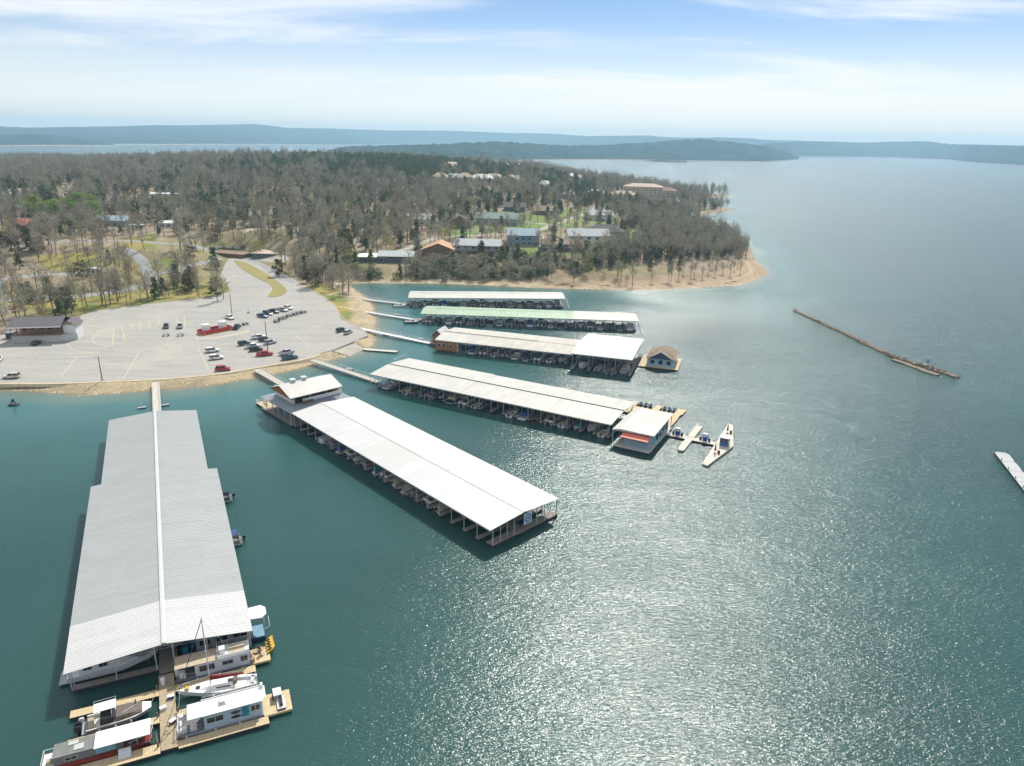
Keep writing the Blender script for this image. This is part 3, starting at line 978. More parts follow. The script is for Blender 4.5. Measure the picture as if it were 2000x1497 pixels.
def roof_panel(D, l0, l1, w_eave, z_eave, w_ridge, z_ridge, m, rib=.6, rh=.045, th=.10, name='roof_panel'):
    b = MB()
    n = max(1, int(round((l1 - l0) / rib))); st = (l1 - l0) / n
    prof = []
    for i in range(n):
        a = l0 + i * st
        prof += [(a, 0), (a + st * .62, 0), (a + st * .70, rh), (a + st * .88, rh), (a + st * .96, 0)]
    prof.append((l1, 0))
    top = [[(l, w_eave, z_eave + h) for l, h in prof], [(l, w_ridge, z_ridge + h) for l, h in prof]]
    b.loft(top, closed=False, cap=False)
    e0, e1, r0, r1 = (l0, w_eave, z_eave), (l1, w_eave, z_eave), (l0, w_ridge, z_ridge), (l1, w_ridge, z_ridge)
    dn = lambda p: (p[0], p[1], p[2] - th)
    b.face([dn(e0), dn(e1), dn(r1), dn(r0)])
    b.face([e0, dn(e0), dn(e1), e1]); b.face([e0, r0, dn(r0), dn(e0)]); b.face([e1, dn(e1), dn(r1), r1])
    o = D.put(b, name, m)
    return o


POST_ME = {}


def post_mesh(h, r=.07):
    k = (round(h, 2), r)
    if k not in POST_ME:
        b = MB(); b.box(-r, r, -r, r, 0, h)
        POST_ME[k] = b.mesh('post', STEEL)
    return POST_ME[k]


PLANK_ME = {}


def pier(D, l0, l1, w0, w1, z=.58, m=GDECK, name='finger_pier', plank=.30, across=None, parent=None):
    """a float with a deck of real boards with open joints"""
    b = MB()
    b.m = 1
    b.box(l0 + .06, l1 - .06, w0 + .06, w1 - .06, -.35, z - .22)
    b.m = 2
    b.box(l0, l1, w0, w1, z - .22, z - .05)
    b.m = 0
    along = (l1 - l0) > (w1 - w0) if across is None else across
    L = (l1 - l0) if along else (w1 - w0)
    n = max(1, int(L / plank)); st = L / n
    for i in range(n):
        dz = (hash((i, int(l0 * 10), int(w0 * 10))) % 5) * .004
        if along:
            b.box(l0 + i * st + .012, l0 + (i + 1) * st - .012, w0 - .01, w1 + .01, z - .049, z + dz)
        else:
            b.box(l0 - .01, l1 + .01, w0 + i * st + .012, w0 + (i + 1) * st - .012, z - .049, z + dz)
    return D.put(b, name, [m, FLOATM, DARKST], parent)


def covered(D, secs, slips, zdeck=.55, walk_w=None, eave_post=True, rib=.6, rh=.045, fm=GDECK, sides=(0, 1)):
    """secs: (l0, l1, w0, w1, wr, eave z, ridge z, material low-w slope, material high-w slope); slips: list of l of the finger piers per section"""
    for (l0, l1, w0, w1, wr, ze, zr, m0, m1) in secs:
        roof_panel(D, l0, l1, w0, ze, wr - .02, zr, m0, rib, rh)
        roof_panel(D, l0, l1, w1, ze, wr + .02, zr, m1, rib, rh)
        b = MB()
        b.loft([[(l, wr - .38, zr + .03), (l, wr, zr + .12), (l, wr + .38, zr + .03), (l, wr, zr + .02)] for l in (l0 - .02, l1 + .02)])
        D.put(b, 'ridge_cap', m1)
    for (l0, l1, w0, w1, wr, ze, zr, m0, m1), fl in zip(secs, slips):
        hw = 1.25
        for l in fl:
            for sd in sides:
                a, c = (w0 + .5, wr - hw) if sd == 0 else (wr + hw, w1 - .5)
                pier(D, l - .55, l + .55, a, c, zdeck, fm, plank=.45)
                for w in ((a + .12, (a + c) / 2) if sd == 0 else (c - .12, (a + c) / 2)):
                    zz = ze + (zr - ze) * (1 - abs(w - wr) / max(abs(w0 - wr), abs(w1 - wr))) - .12
                    D.at(fresh('post', post_mesh(zz - zdeck, .06), D.root), l, w, zdeck)
            # truss over each finger
            b = MB()
            tz = ze - .35
            b.box(l - .05, l + .05, w0 + .3, w1 - .3, tz - .12, tz)
            for f_ in (.2, .4, .6, .8):
                w = w0 + (w1 - w0) * f_
                zz = ze + (zr - ze) * (1 - abs(w - wr) / max(abs(w0 - wr), abs(w1 - wr))) - .13
                b.box(l - .04, l + .04, w - .04, w + .04, tz, zz)
            D.put(b, 'roof_truss', STEEL)
        pier(D, l0 + .3, l1 - .3, wr - hw, wr + hw, zdeck + .02, fm, 'walkway', .6)
        for w in (w0 + .15, w1 - .15):
            b = MB()
            b.box(l0 + .1, l1 - .1, w - .08, w + .08, ze - .34, ze - .12)
            D.put(b, 'eave_beam', STEEL)


def spaced(a, c, st):
    n = max(1, round((c - a) / st))
    return [a + (c - a) * i / n for i in range(n + 1)]


OA = np.array([-60.648, 79.051]); AA = math.atan2(.4070, .91343)
OB = np.array([-3.516, 119.414]); AB = math.atan2(.69628, .71777)
OC = np.array([-44.923, 212.803]); AC = math.atan2(-.473, .881)
OD = np.array([-29.109, 255.443]); AD = math.atan2(-.303, .953)
OE = np.array([-39.607, 295.972]); AE = math.atan2(-.059, .998)
OF = np.array([-49.378, 327.282]); AF = math.atan2(.071, .997)
H90 = math.pi / 2

# the great dock on the left; w = -x of the photograph's left to right
dA = Dock('covered_dock', 'long grey-roofed covered dock with white ridge line, nearest on the left', 'boat dock', OA, AA + H90, 'covered boat docks', skew=.042)
covered(dA, [(0, 11.2, -24.6, 0, -12.7, 4.5, 5.75, WHITE_ROOF, WHITE_ROOF), (11.25, 61.0, -24.6, 0, -12.7, 4.5, 5.72, GREY_ROOF, GREY_ROOF), (61.05, 100.6, -22.7, -1.9, -12.7, 4.62, 5.70, GREY_ROOF, GREY_ROOF)],
        [[1.9, 10.0], spaced(14.5, 60.2, 5.1), spaced(65, 100, 4.4)], rib=.56, rh=.04)
wc = MB()
wc.loft([[(l, -13.0, 5.9), (l, -12.68, 5.96), (l, -12.36, 5.9), (l, -12.68, 5.86)] for l in (-.03, 100.7)])
dA.put(wc, 'ridge_flashing', WHITE_ROOF)
for l in (1.5, 5.5, 10.5):                      # gable end posts and bracing
    for w in (-24.2, -18.2, -13.6, -11.2, -6, -.4):
        zz = 4.5 + 1.2 * (1 - abs(w + 12.6) / 12.3) - .12
        dA.at(fresh('post', post_mesh(zz - .5, .08), dA.root), l, w, .5)
b = MB()
for w0, w1 in ((-24.2, -18.2), (-18.2, -13.6), (-13.6, -11.2), (-11.2, -6), (-6, -.4)):
    za = 4.5 + 1.2 * (1 - abs(w0 + 12.6) / 12.3) - .2; zb = 4.5 + 1.2 * (1 - abs(w1 + 12.6) / 12.3) - .2
    b.bar((1.5, w0, 3.9), (1.5, w1, zb), .03, 4); b.bar((1.5, w0, za), (1.5, w1, 3.9), .03, 4)
b.bar((1.5, -24.2, 3.9), (1.5, -.4, 3.9), .035, 4)
dA.put(b, 'gable_bracing', STEEL)
# open end of that dock: walkway and fingers in the sun
pier(dA, -14.9, -.1, -13.35, -11.35, .6, DECK, 'walkway', .32)
pier(dA, -4.35, -2.95, -11.3, -.5, .58, FRESH, 'finger_pier')
pier(dA, -9.7, -8.45, -11.3, -.6, .58, FRESH, 'finger_pier')
pier(dA, -15.2, -13.5, -11.3, 1.5, .58, FRESH, 'finger_pier')
pier(dA, -4.35, -2.95, -24.2, -13.4, .58, FRESH, 'finger_pier')
pier(dA, -9.5, -8.3, -24.2, -13.4, .58, FRESH, 'finger_pier')
pier(dA, -15.3, -13.95, -24.5, -13.4, .58, FRESH, 'finger_pier')
b = MB()
for l, w in ((-3.1, -11.1), (-3.1, -13.6), (-8.6, -11.1), (-8.6, -13.6), (-14, -11.1), (-13.9, -13.7)):
    b.cyl(w * 0 + l, w, .58, 1.35, .12, 6)
dA.put(b, 'mooring_post', BROWNW)
for l, w, sx, sy in ((-10.6, -13.9, .5, .6), (-2.2, -11.9, .5, .5), (-1.0, -13.8, .6, .5)):
    b = MB(); b.box(l - sx / 2, l + sx / 2, w - sy / 2, w + sy / 2, .6, 1.5)
    b.box(l - sx / 2 - .03, l + sx / 2 + .03, w - sy / 2 - .03, w + sy / 2 + .03, 1.5, 1.58); dA.put(b, 'dock_box', WHITEP)

# middle dock with the pavilion
dB = Dock('covered_dock', 'long white-roofed covered dock in the middle with blue and white sign', 'boat dock', OB, AB + H90, 'covered boat docks', skew=-.012)
covered(dB, [(0, 34.0, -19.4, 0, -9.2, 4.5, 5.15, WHITE_ROOF, WHITE_ROOF), (34.03, 47.6, -19.4, 0, -9.2, 4.5, 5.15, WHITE_ROOF, PATCH_ROOF), (47.63, 81.2, -19.4, 0, -9.2, 4.5, 5.15, WHITE_ROOF, WHITE_ROOF)],
        [spaced(4.6, 33, 4.1), spaced(37.2, 45.4, 4.1), spaced(49.5, 81, 4.1)], rib=.95, rh=.03)
pier(dB, .4, 2.4, -19.6, -1.0, .6, GDECK, 'end_walkway', .35)
for w in (-1.2, -3.2, -5.0, -6.9, -13.3, -15.6, -19.2):
    dB.at(fresh('post', post_mesh(4.3, .07), dB.root), .6, w, .3)
b = MB(); b.m = 0
b.box(.22, .30, -11.5, -9.3, 2.0, 4.45)
b.m = 1
SG = [(-10.4, 3.2)]
sg = dB.put(b, 'sign_board', [WHITEP])
b = MB()
xs = .205


def disc(b, cy_, cz, r0, r1, n=20, a0=0, a1=2 * math.pi):
    for i in range(n):
        p, q = a0 + (a1 - a0) * i / n, a0 + (a1 - a0) * (i + 1) / n
        pts = [(xs, cy_ + r0 * math.cos(p), cz + r0 * math.sin(p)), (xs, cy_ + r1 * math.cos(p), cz + r1 * math.sin(p)), (xs, cy_ + r1 * math.cos(q), cz + r1 * math.sin(q)), (xs, cy_ + r0 * math.cos(q), cz + r0 * math.sin(q))]
        b.face(pts if r0 > .01 else [pts[0], pts[1], pts[2]])


disc(b, -10.4, 3.3, .70, .95); disc(b, -10.4, 3.3, .0, .30, 10)
for k in range(5):
    a = k * 2 * math.pi / 5 + .3
    disc(b, -10.4 + .52 * math.cos(a), 3.3 + .52 * math.sin(a), .0, .16, 8)
for k in range(9):
    y_ = -11.3 + k * .2
    b.face([(xs, y_, 2.12), (xs, y_ + .12, 2.12), (xs, y_ + .12, 2.3), (xs, y_, 2.3)])
SIGNB = mat('sign_blue', (.02, .17, .42), .5, var=.1)
o = b.build('sign_emblem', SIGNB, sg)
# railings, chairs at the end
b = MB()
b.tube([(.5, -15.8, 1.6), (.5, -19.4, 1.6), (2.3, -19.4, 1.6)], .04, 4); b.tube([(.5, -15.8, 1.1), (.5, -19.4, 1.1), (2.3, -19.4, 1.1)], .03, 4)
dB.put(b, 'railing', STEEL)
# the two-storey pavilion at the shore end of the middle dock
pv_ = Dock('dock_pavilion', 'two-level pavilion with white gable roof and open deck at shore end of the middle dock', 'pavilion', OB, AB + H90)
pier(pv_, 81.6, 99.5, -19.6, -1.0, .6, GDECK, 'lower_deck', .5)
pier(pv_, 98.0, 104.5, -5.6, -1.6, .62, FRESH, 'corner_deck', .4)
b = MB(); b.box(84.2, 95, -18.2, -3.8, .6, 4.4)
b.box(83.6, 84.2, -18, -9, .6, 4.2)
pv_.put(b, 'lower_wall', mat('teal_grey_wall', (.16, .22, .24), .7, var=.1))
LOWROOF = mat('grey_blue_shingle_roof', (.26, .29, .32), .8, var=.12, vscale=1.5, bump=.3, bscale=8)
b = MB()
o_, i_ = [(81.3, -20.0), (81.3, -.7), (98.8, -.7), (98.8, -20.0)], [(84.0, -18.4), (84.0, -3.6), (95.2, -3.6), (95.2, -18.4)]
for i in range(4):
    j = (i + 1) % 4
    b.face([(*o_[i], 4.35), (*o_[j], 4.35), (*i_[j], 5.35), (*i_[i], 5.35)])
    b.face([(*o_[j], 4.25), (*o_[i], 4.25), (*i_[i], 5.2), (*i_[j], 5.2)])
    b.face([(*o_[i], 4.25), (*o_[j], 4.25), (*o_[j], 4.35), (*o_[i], 4.35)])
pv_.put(b, 'skirt_roof', [LOWROOF])
b = MB(); b.box(84, 95.2, -18.4, -3.6, 5.2, 5.4); pv_.put(b, 'upper_floor', BROWNW)
b = MB()
for (x0, x1, y0, y1) in ((84.0, 84.12, -18.4, -6.2), (95.1, 95.2, -18.4, -3.6), (84.14, 95.08, -18.4, -18.28), (84.6, 95.08, -3.72, -3.6)):
    b.box(x0, x1, y0, y1, 5.4, 6.4)
pv_.put(b, 'parapet', WHITEP)
b = MB(); b.box(83.4, 84, -9, -5.8, 4.9, 5.3); b.box(83.3, 83.5, -9, -5.8, 5.2, 5.9)
pv_.put(b, 'timber_stair_landing', BROWNW)
b = MB(); b.box(85, 94, -17, -15.4, 5.4, 7.2); b.box(86, 90, -9, -7, 5.4, 6.4)
pv_.put(b, 'bar_counter', BROWNW)
for l in (84.1, 89.6, 95.1):
    for w in (-18.3, -13.5, -8.5, -3.7):
        if l == 89.6 and w not in (-18.3, -3.7):
            continue
        pv_.at(fresh('post', post_mesh(8.3 - 5.4 - (0 if l != 89.6 else -1.3), .09), pv_.root), l, w, 5.4)
PR = Dock  # noqa
b = MB()


def gable_x(b, l0, l1, lr, w0, w1, ze, zr, th=.16):
    """slab gable roof whose ridge runs across the dock"""
    for la, lb in ((l0, lr), (l1, lr)):
        P = [(la, w0, ze), (la, w1, ze), (lb, w1, zr), (lb, w0, zr)]
        Q = [(x, y, z - th) for x, y, z in P]
        b.add(P + Q, [(0, 1, 2, 3), (7, 6, 5, 4), (0, 4, 5, 1), (1, 5, 6, 2), (2, 6, 7, 3), (3, 7, 4, 0)])


gable_x(b, 82.3, 94.9, 88.4, -17.7, -1.7, 8.0, 10.1)
pv_.put(b, 'upper_roof', CREAM_ROOF)
b = MB()
for w in (-2.0, -17.4):
    for la in (82.5, 94.7):
        b.loft([[(la, w - .1, 7.6), (la, w + .1, 7.6), (la, w + .1, 7.95), (la, w - .1, 7.95)], [(88.4, w - .1, 9.7), (88.4, w + .1, 9.7), (88.4, w + .1, 10.05), (88.4, w - .1, 10.05)]])
    b.box(83, 94.2, w - .09, w + .09, 7.6, 7.85)
    for f_ in range(84, 94, 2):
        b.box(f_ - .06, f_ + .06, w - .08, w + .08, 7.85, 8.2 + 1.5 * (1 - abs(f_ - 88.4) / 6.2))
pv_.put(b, 'gable_truss', ORANGEW)
b = MB(); b.face([(83.4, -2.16, 7.85), (93.6, -2.16, 7.85), (88.4, -2.16, 9.75)]); b.face([(83.4, -17.2, 7.85), (93.6, -17.2, 7.85), (88.4, -17.2, 9.75)])
pv_.put(b, 'gable_boarding', ORANGEW)
for w in (-6.2, -9.6):
    b = MB(); b.box(88.6, 89.9, w - .55, w + .55, 9.2, 10.7); b.box(88.4, 90.1, w - .7, w + .7, 10.7, 10.85); pv_.put(b, 'roof_vent', STEEL)
for l in (82.0, 85.5, 89, 92.5, 96):
    pv_.at(fresh('post', post_mesh(3.8, .08), pv_.root), l, -1.15, .5)
for w in (-1.2, -4.3, -7.6):
    pv_.at(fresh('post', post_mesh(3.8, .08), pv_.root), 81.75, w, .5)
b = MB()
for i, l in enumerate((85.0, 87.6, 90.2, 92.8)):
    b.box(l - 1, l + 1, -3.78, -3.72, 1.2, 3.6)
pv_.put(b, 'window', GLASS)
b = MB()
for z in (1.1, 1.6):
    b.tube([(98.1, -1.7, z), (104.4, -1.7, z), (104.4, -5.5, z), (99, -5.5, z)], .04, 4)
for l in (98.1, 100.2, 102.3, 104.4):
    b.bar((l, -1.7, .6), (l, -1.7, 1.6), .04, 4)
b.bar((104.4, -5.5, .6), (104.4, -5.5, 1.6), .04, 4)
pv_.put(b, 'railing', WHITEP)
b = MB()
for x, y in ((100.5, -3.2), (102.6, -3.9)):
    b.cyl(x, y, .62, 1.35, .06, 6); b.cyl(x, y, 1.35, 1.42, .55, 10)
    b.box(x + .8, x + 1.2, y - .3, y + .3, .62, 1.05)
pv_.put(b, 'deck_table', FRESH)

# third dock with the fuel office
dC = Dock('covered_dock', 'long white-roofed covered dock ending in office with red awning', 'boat dock', OC, AC, 'covered boat docks')
covered(dC, [(0, 33.6, 0, 20.6, 9.8, 4.5, 5.4, CREAM_ROOF, CREAM_ROOF), (33.65, 81.0, 0, 20.1, 9.8, 4.5, 5.4, CREAM_ROOF, CREAM_ROOF)], [spaced(3, 31.5, 3.95), spaced(36, 80, 4.0)], rib=.9, rh=.025)
b = MB(); b.box(-.02, 81.02, 9.45, 9.62, 5.42, 5.56); dC.put(b, 'ridge_vent', DARKST)
b = MB()
for l in (-.2, 2.0):
    b.tube([(l, 0.4, .8), (l, 0.4, 4.3)], .05, 4)
b.tube([(-.4, .5, 2.2), (-.4, 9, 2.2)], .08, 4); b.tube([(-.4, .5, 1.4), (-.4, 9, 1.4)], .08, 4)
b.tube([(-.6, 13, 5.6), (-.6, 20.4, 5.6)], .05, 4); b.tube([(-.6, 13, 6.1), (-.6, 20.4, 6.1)], .05, 4)
dC.put(b, 'end_railing', STEEL)

of = Dock('dock_office', 'dock office with white low roof and red awning beside the fuel pier', 'office', OC, AC)
pier(of, 83.3, 93.0, -3.9, 16.2, .6, CONCR, 'office_deck', .5)
b = MB(); b.box(84.6, 92.4, 2.0, 14.0, .6, 4.5); b.box(85.8, 91.8, -2.6, 1.95, .6, 4.0)
of.put(b, 'wall', BLUEW)
b = MB(); b.box(85.7, 91.9, -2.72, -2.6, 1.0, 3.3); of.put(b, 'roller_shutter', mat('blue_grey_shutter', (.28, .36, .40), .6, var=.05, stretch=(.1, .1, 8), vscale=3))
b = MB()
for w in (3.2, 5.9, 8.6, 11.3):
    b.box(92.41, 92.47, w, w + 1.7, 1.4, 3.4)
of.put(b, 'window', GLASS)
b = MB()
q = [(82.2, -2.6), (93.5, -2.6), (93.0, 15.4), (82.0, 15.0)]
k_ = [(85.6, 2.4), (92.9, 2.4), (92.4, 10.5), (85.4, 10.5)]
k_ = [(84.3, -2.55), (93.4, -2.55), (92.95, 15.3), (84.0, 14.95)]
b.face([(82.2, -2.6, 4.45), (84.4, -2.6, 5.0), (84.0, 15.0, 5.0), (82.0, 15.0, 4.45)])
b.face([(84.4, -2.6, 5.0), (93.5, -2.6, 4.95), (93.1, 15.4, 4.95), (84.0, 15.0, 5.0)])
b.face([(82.2, -2.6, 4.3), (82.0, 15, 4.3), (93.1, 15.4, 4.8), (93.5, -2.6, 4.8)])
b.face([(82.2, -2.6, 4.3), (93.5, -2.6, 4.8), (93.5, -2.6, 4.95), (84.4, -2.6, 5.0), (82.2, -2.6, 4.45)])
b.face([(93.5, -2.6, 4.8), (93.1, 15.4, 4.8), (93.1, 15.4, 4.95), (93.5, -2.6, 4.95)])
of.put(b, 'roof', CREAM_ROOF)
b = MB()
for i in range(12):
    l = 85.2 + i * .6
    b.loft([[(l, -4.1, 3.5), (l + .58, -4.1, 3.5), (l + .58, -4.1, 3.58), (l, -4.1, 3.58)], [(l, -2.0, 4.25), (l + .58, -2.0, 4.25), (l + .58, -2.0, 4.33), (l, -2.0, 4.33)]])
of.put(b, 'awning', RUST)
b = MB()
b.tube([(83.4, -3.6, 1.6), (83.4, 2, 1.6)], .05, 4); b.tube([(83.4, -3.6, 1.1), (83.4, 2, 1.1)], .04, 4); b.bar((83.4, -3.6, .6), (83.4, -3.6, 1.6), .05, 4)
for w in (-3, -.5, 2):
    b.bar((82.4, w, .3), (84.0, w, 1.5), .06, 4)
of.put(b, 'railing', WHITEP)
for l, w in ((82.4, -2.2), (93.2, -2.3), (92.9, 14.8)):
    of.at(fresh('post', post_mesh(3.9, .08), of.root), l, w, .5)

jd = Dock('jet_ski_dock', 'tan plank deck with two rows of parked jet skis behind the office', 'dock', OC, AC)
pier(jd, 77.2, 92.2, 24.2, 27.2, .58, FRESH, 'deck_section', .4)
pier(jd, 90.0, 92.4, 15.9, 24.2, .58, FRESH, 'deck_section', .4)
pier(jd, 90.2, 92.6, 27.25, 32.0, .58, FRESH, 'deck_section', .4)
pier(jd, 83.6, 85.6, 27.25, 31.4, .58, FRESH, 'deck_section', .4)
pier(jd, 76.6, 78.4, 21, 31.0, .58, FRESH, 'deck_section', .4)
fd = Dock('fuel_pier', 'pale concrete fuel pier with crossing finger and triangular end platform', 'pier', OC, AC)
pier(fd, 92.6, 105.9, 10.4, 12.5, .55, CONCR, 'walkway', 1.2)
b = MB()
b.prism([(98.3, 3.0), (98.8, 2.3), (99.7, 2.3), (100.1, 3.0), (100.1, 10.35), (98.3, 10.35)], .2, .6); b.prism([(98.3, 12.55), (100.1, 12.55), (100.1, 21.4), (98.3, 21.4)], .2, .6)
fd.put(b, 'crossing_finger', CONCR)
b = MB(); b.prism([(98.4, 3.1), (98.9, 2.5), (99.6, 2.5), (100, 3.1), (100, 10.3), (98.4, 10.3)], -.3, .199); b.prism([(98.4, 12.6), (100, 12.6), (100, 21.3), (98.4, 21.3)], -.3, .199)
fd.put(b, 'float', FLOATM)
TRI = [(106.2, -2.9), (107.6, -3.4), (110.4, 11.4), (110.4, 12.8), (107.1, 27.3), (105.8, 27.6), (105.95, 12)]
b = MB(); b.prism(TRI, .2, .62); fd.put(b, 'end_platform', CONCR)
b = MB(); b.prism([(x * .96 + 4.3, y * .96 + .5) for x, y in TRI], -.3, .199); fd.put(b, 'float', FLOATM)
for l, lab in ((95.7, 'blue fuel pump on the pier nearest the office'), (103.1, 'blue fuel pump on the pier near the triangular platform')):
    t = thing('fuel_pump', lab, 'fuel pump', (*dC.world(l, 11.9)[:2], .55), AC, 'fuel pumps on the pier')
    b = MB(); b.box(-.55, .55, -.35, .35, 0, 1.9); b.build('cabinet', BLUEP, t)
    b = MB(); b.box(-.5, .5, -.36, -.351, 1.2, 1.75); b.box(-.62, .62, -.42, .42, 1.9, 2.05); b.build('display', WHITEP, t)
    for s_ in (-1, 1):
        b = MB(); b.cyl(s_ * 1.15, 0, .0, .9, .32, 10); b.bar((s_ * .55, 0, 1.5), (s_ * 1.15, 0, .9), .05, 5); b.build('hose_reel', BLACK, t)
t = thing('fuel_kiosk', 'small glazed kiosk with white roof on the triangular platform', 'kiosk', (*dC.world(108.3, 11.6)[:2], .62), AC)
b = MB(); b.box(-1.0, 1.0, -1.0, 1.0, 0, 2.2); b.build('wall', GLASS, t)
b = MB()
for x, y in ((-1, -1), (1, -1), (1, 1), (-1, 1), (0, -1.02)):
    b.box(x - .07, x + .07, y - .07, y + .07, 0, 2.25)
b.box(-1.03, 1.03, -1.03, -1.0, 0, .8)
b.build('frame', mat('kiosk_blue_frame', (.05, .16, .34), .5, var=.05), t)
b = MB(); b.box(-1.25, 1.25, -1.25, 1.25, 2.26, 2.42); b.build('roof', WHITEP, t)
for l, w, lab in ((107.2, 19.8, 'dark closed umbrella standing on the far arm of the triangular platform'), (107.5, 4.6, 'dark closed umbrella with red tip on the near arm of the triangular platform')):
    t = thing('closed_umbrella', lab, 'umbrella', (*dC.world(l, w)[:2], .62), 0)
    b = MB(); b.cyl(0, 0, 0, .12, .4, 10); b.cyl(0, 0, .12, 2.9, .04, 6); b.build('stand', DARKST, t)
    b = MB(); b.cyl(0, 0, 1.0, 2.7, .28, 8, .08); b.build('folded_canopy', CANVAS_B, t)
    b = MB(); b.box(.7, 1.2, -.3, .3, 0, .9); b.build('side_table', CANVAS_R if 'red' in lab else DARKST, t)

# fourth dock: orange office, tan roof, tall white end section
dD = Dock('covered_dock', 'tan-roofed covered dock with orange timber office and tall white end roof', 'boat dock', OD, AD, 'covered boat docks')
covered(dD, [(0, 11.5, 0, 19.8, 8.6, 4.4, 5.5, CREAM_ROOF, TAN_ROOF), (11.52, 52.6, 0, 20.3, 8.6, 4.4, 5.5, TAN_ROOF, TAN_ROOF)], [[], spaced(12.2, 50, 4.1)], rib=.9, rh=.025)
b = MB(); b.box(.5, 38, 8.5, 8.66, 5.58, 5.68); dD.put(b, 'ridge_seam', DARKST)
covered(dD, [(52.7, 74.2, -4.6, 24.2, 11, 6.2, 6.9, WHITE_ROOF, WHITE_ROOF)], [[53.5, 59.2, 64.8, 68.4, 73.4]], rib=.75, rh=.03)
b = MB()
for i in range(10):
    b.box(.25 + i * 0, 8.6, .2 - (i % 2) * .012, .42, .5 + i * .385, .5 + i * .385 + .375)
b.box(.25, .45, .43, 19.3, .5, 4.3)
dD.put(b, 'office_wall', ORANGEW)
for l in (1.3, 3.2, 5.9):
    b = MB(); b.box(l - .1, l + 1.0, .12, .187, 1.7, 3.2); f_ = dD.put(b, 'window_frame', WHITEP)
    b = MB(); b.box(l, l + .9, .07, .119, 1.8, 3.1); dD.put(b, 'pane', GLASS, f_)
b = MB(); b.box(8.62, 9.4, .3, 4, .5, 4.2); dD.put(b, 'side_partition', GREYG)
cbn = Dock('cabin', 'small orange timber cabin with white gable roof at dock entrance', 'cabin', OD, AD)
pier(cbn, -5.4, .2, 6.5, 15.6, .5, GDECK, 'cabin_deck', .5)
b = MB(); b.box(-4.6, -.1, 8.3, 14.6, .5, 3.9)
b.add([(-4.6, 8.3, 3.9), (-.1, 8.3, 3.9), (-2.35, 8.3, 5.75), (-4.6, 14.6, 3.9), (-.1, 14.6, 3.9), (-2.35, 14.6, 5.75)], [(0, 1, 2), (5, 4, 3)])
cbn.put(b, 'wall', ORANGEW)
b = MB()
for la in (-5.2, .5):
    P = [(la, 7.6, 3.5), (la, 15.3, 3.5), (-2.35, 15.3, 5.95), (-2.35, 7.6, 5.95)]; Q = [(x, y, z - .15) for x, y, z in P]
    b.add(P + Q, [(0, 1, 2, 3), (7, 6, 5, 4), (0, 4, 5, 1), (1, 5, 6, 2), (2, 6, 7, 3), (3, 7, 4, 0)])
cbn.put(b, 'roof', WHITE_ROOF)
b = MB(); b.box(-4.66, -4.6, 10.7, 12.1, .5, 2.8); cbn.put(b, 'door', BROWNW)
b = MB(); b.box(-3.4, -2.2, 8.22, 8.3, 1.6, 2.8); cbn.put(b, 'window', GLASS)
for l in (-5.2, -5.2):
    cbn.at(fresh('post', post_mesh(3.2, .08), cbn.root), l, 8.2, .5)

fh = Dock('floating_house', 'floating house with brown hip roof, dark front gable and blue walls', 'house', OD, AD)
pier(fh, 74.6, 88.4, 8.0, 23.2, .55, FRESH, 'deck', .5)
b = MB(); b.box(77.4, 86.8, 9.7, 21.4, .56, 3.5)
fh.put(b, 'wall', BLUEW)
SHING = mat('brown_shingle_roof', (.25, .185, .13), .9, var=.15, vscale=1.2, bump=.3, bscale=9)
b = MB()
e_ = [(76.9, 9.2, 3.4), (87.3, 9.2, 3.4), (87.3, 21.9, 3.4), (76.9, 21.9, 3.4)]; r1_, r2_ = (82.1, 14.2, 6.6), (82.1, 17.0, 6.6)
b.face([e_[0], e_[1], r1_]); b.face([e_[1], e_[2], r2_, r1_]); b.face([e_[2], e_[3], r2_]); b.face([e_[3], e_[0], r1_, r2_]); b.face(e_[::-1])
# the front gable
b.face([(77.8, 9.05, 3.6), (82.1, 8.9, 6.1), (82.1, 14.0, 6.5), (77.8, 11.2, 4.6)]); b.face([(86.4, 9.05, 3.6), (86.4, 11.2, 4.6), (82.1, 14.0, 6.5), (82.1, 8.9, 6.1)])
fh.put(b, 'roof', SHING)
b = MB(); b.face([(78.4, 9.3, 3.45), (85.8, 9.3, 3.45), (82.1, 9.3, 5.95)]); fh.put(b, 'gable_wall', mat('dark_blue_siding', (.06, .085, .12), .7, var=.1))
b = MB()
for xa in (77.8, 86.4):
    b.loft([[(xa, 8.85, 3.55), (xa, 9.0, 3.55), (xa, 9.0, 3.8), (xa, 8.85, 3.8)], [(82.1, 8.7, 6.05), (82.1, 8.85, 6.05), (82.1, 8.85, 6.3), (82.1, 8.7, 6.3)]])
b.box(77.4, 86.8, 9.58, 9.7, 3.2, 3.45)
fh.put(b, 'barge_board', WHITEP)
b = MB()
for l in (78.6, 81.4, 84.2):
    b.box(l, l + 1.4, 9.62, 9.69, 1.5, 2.8)
fh.put(b, 'window', GLASS)
b = MB(); b.tube([(75, 8.1, 1.5), (75, 15, 1.5)], .05, 4)
for w in (8.1, 11.5, 15):
    b.bar((75, w, .5), (75, w, 1.5), .05, 4)
fh.put(b, 'railing', WHITEP)

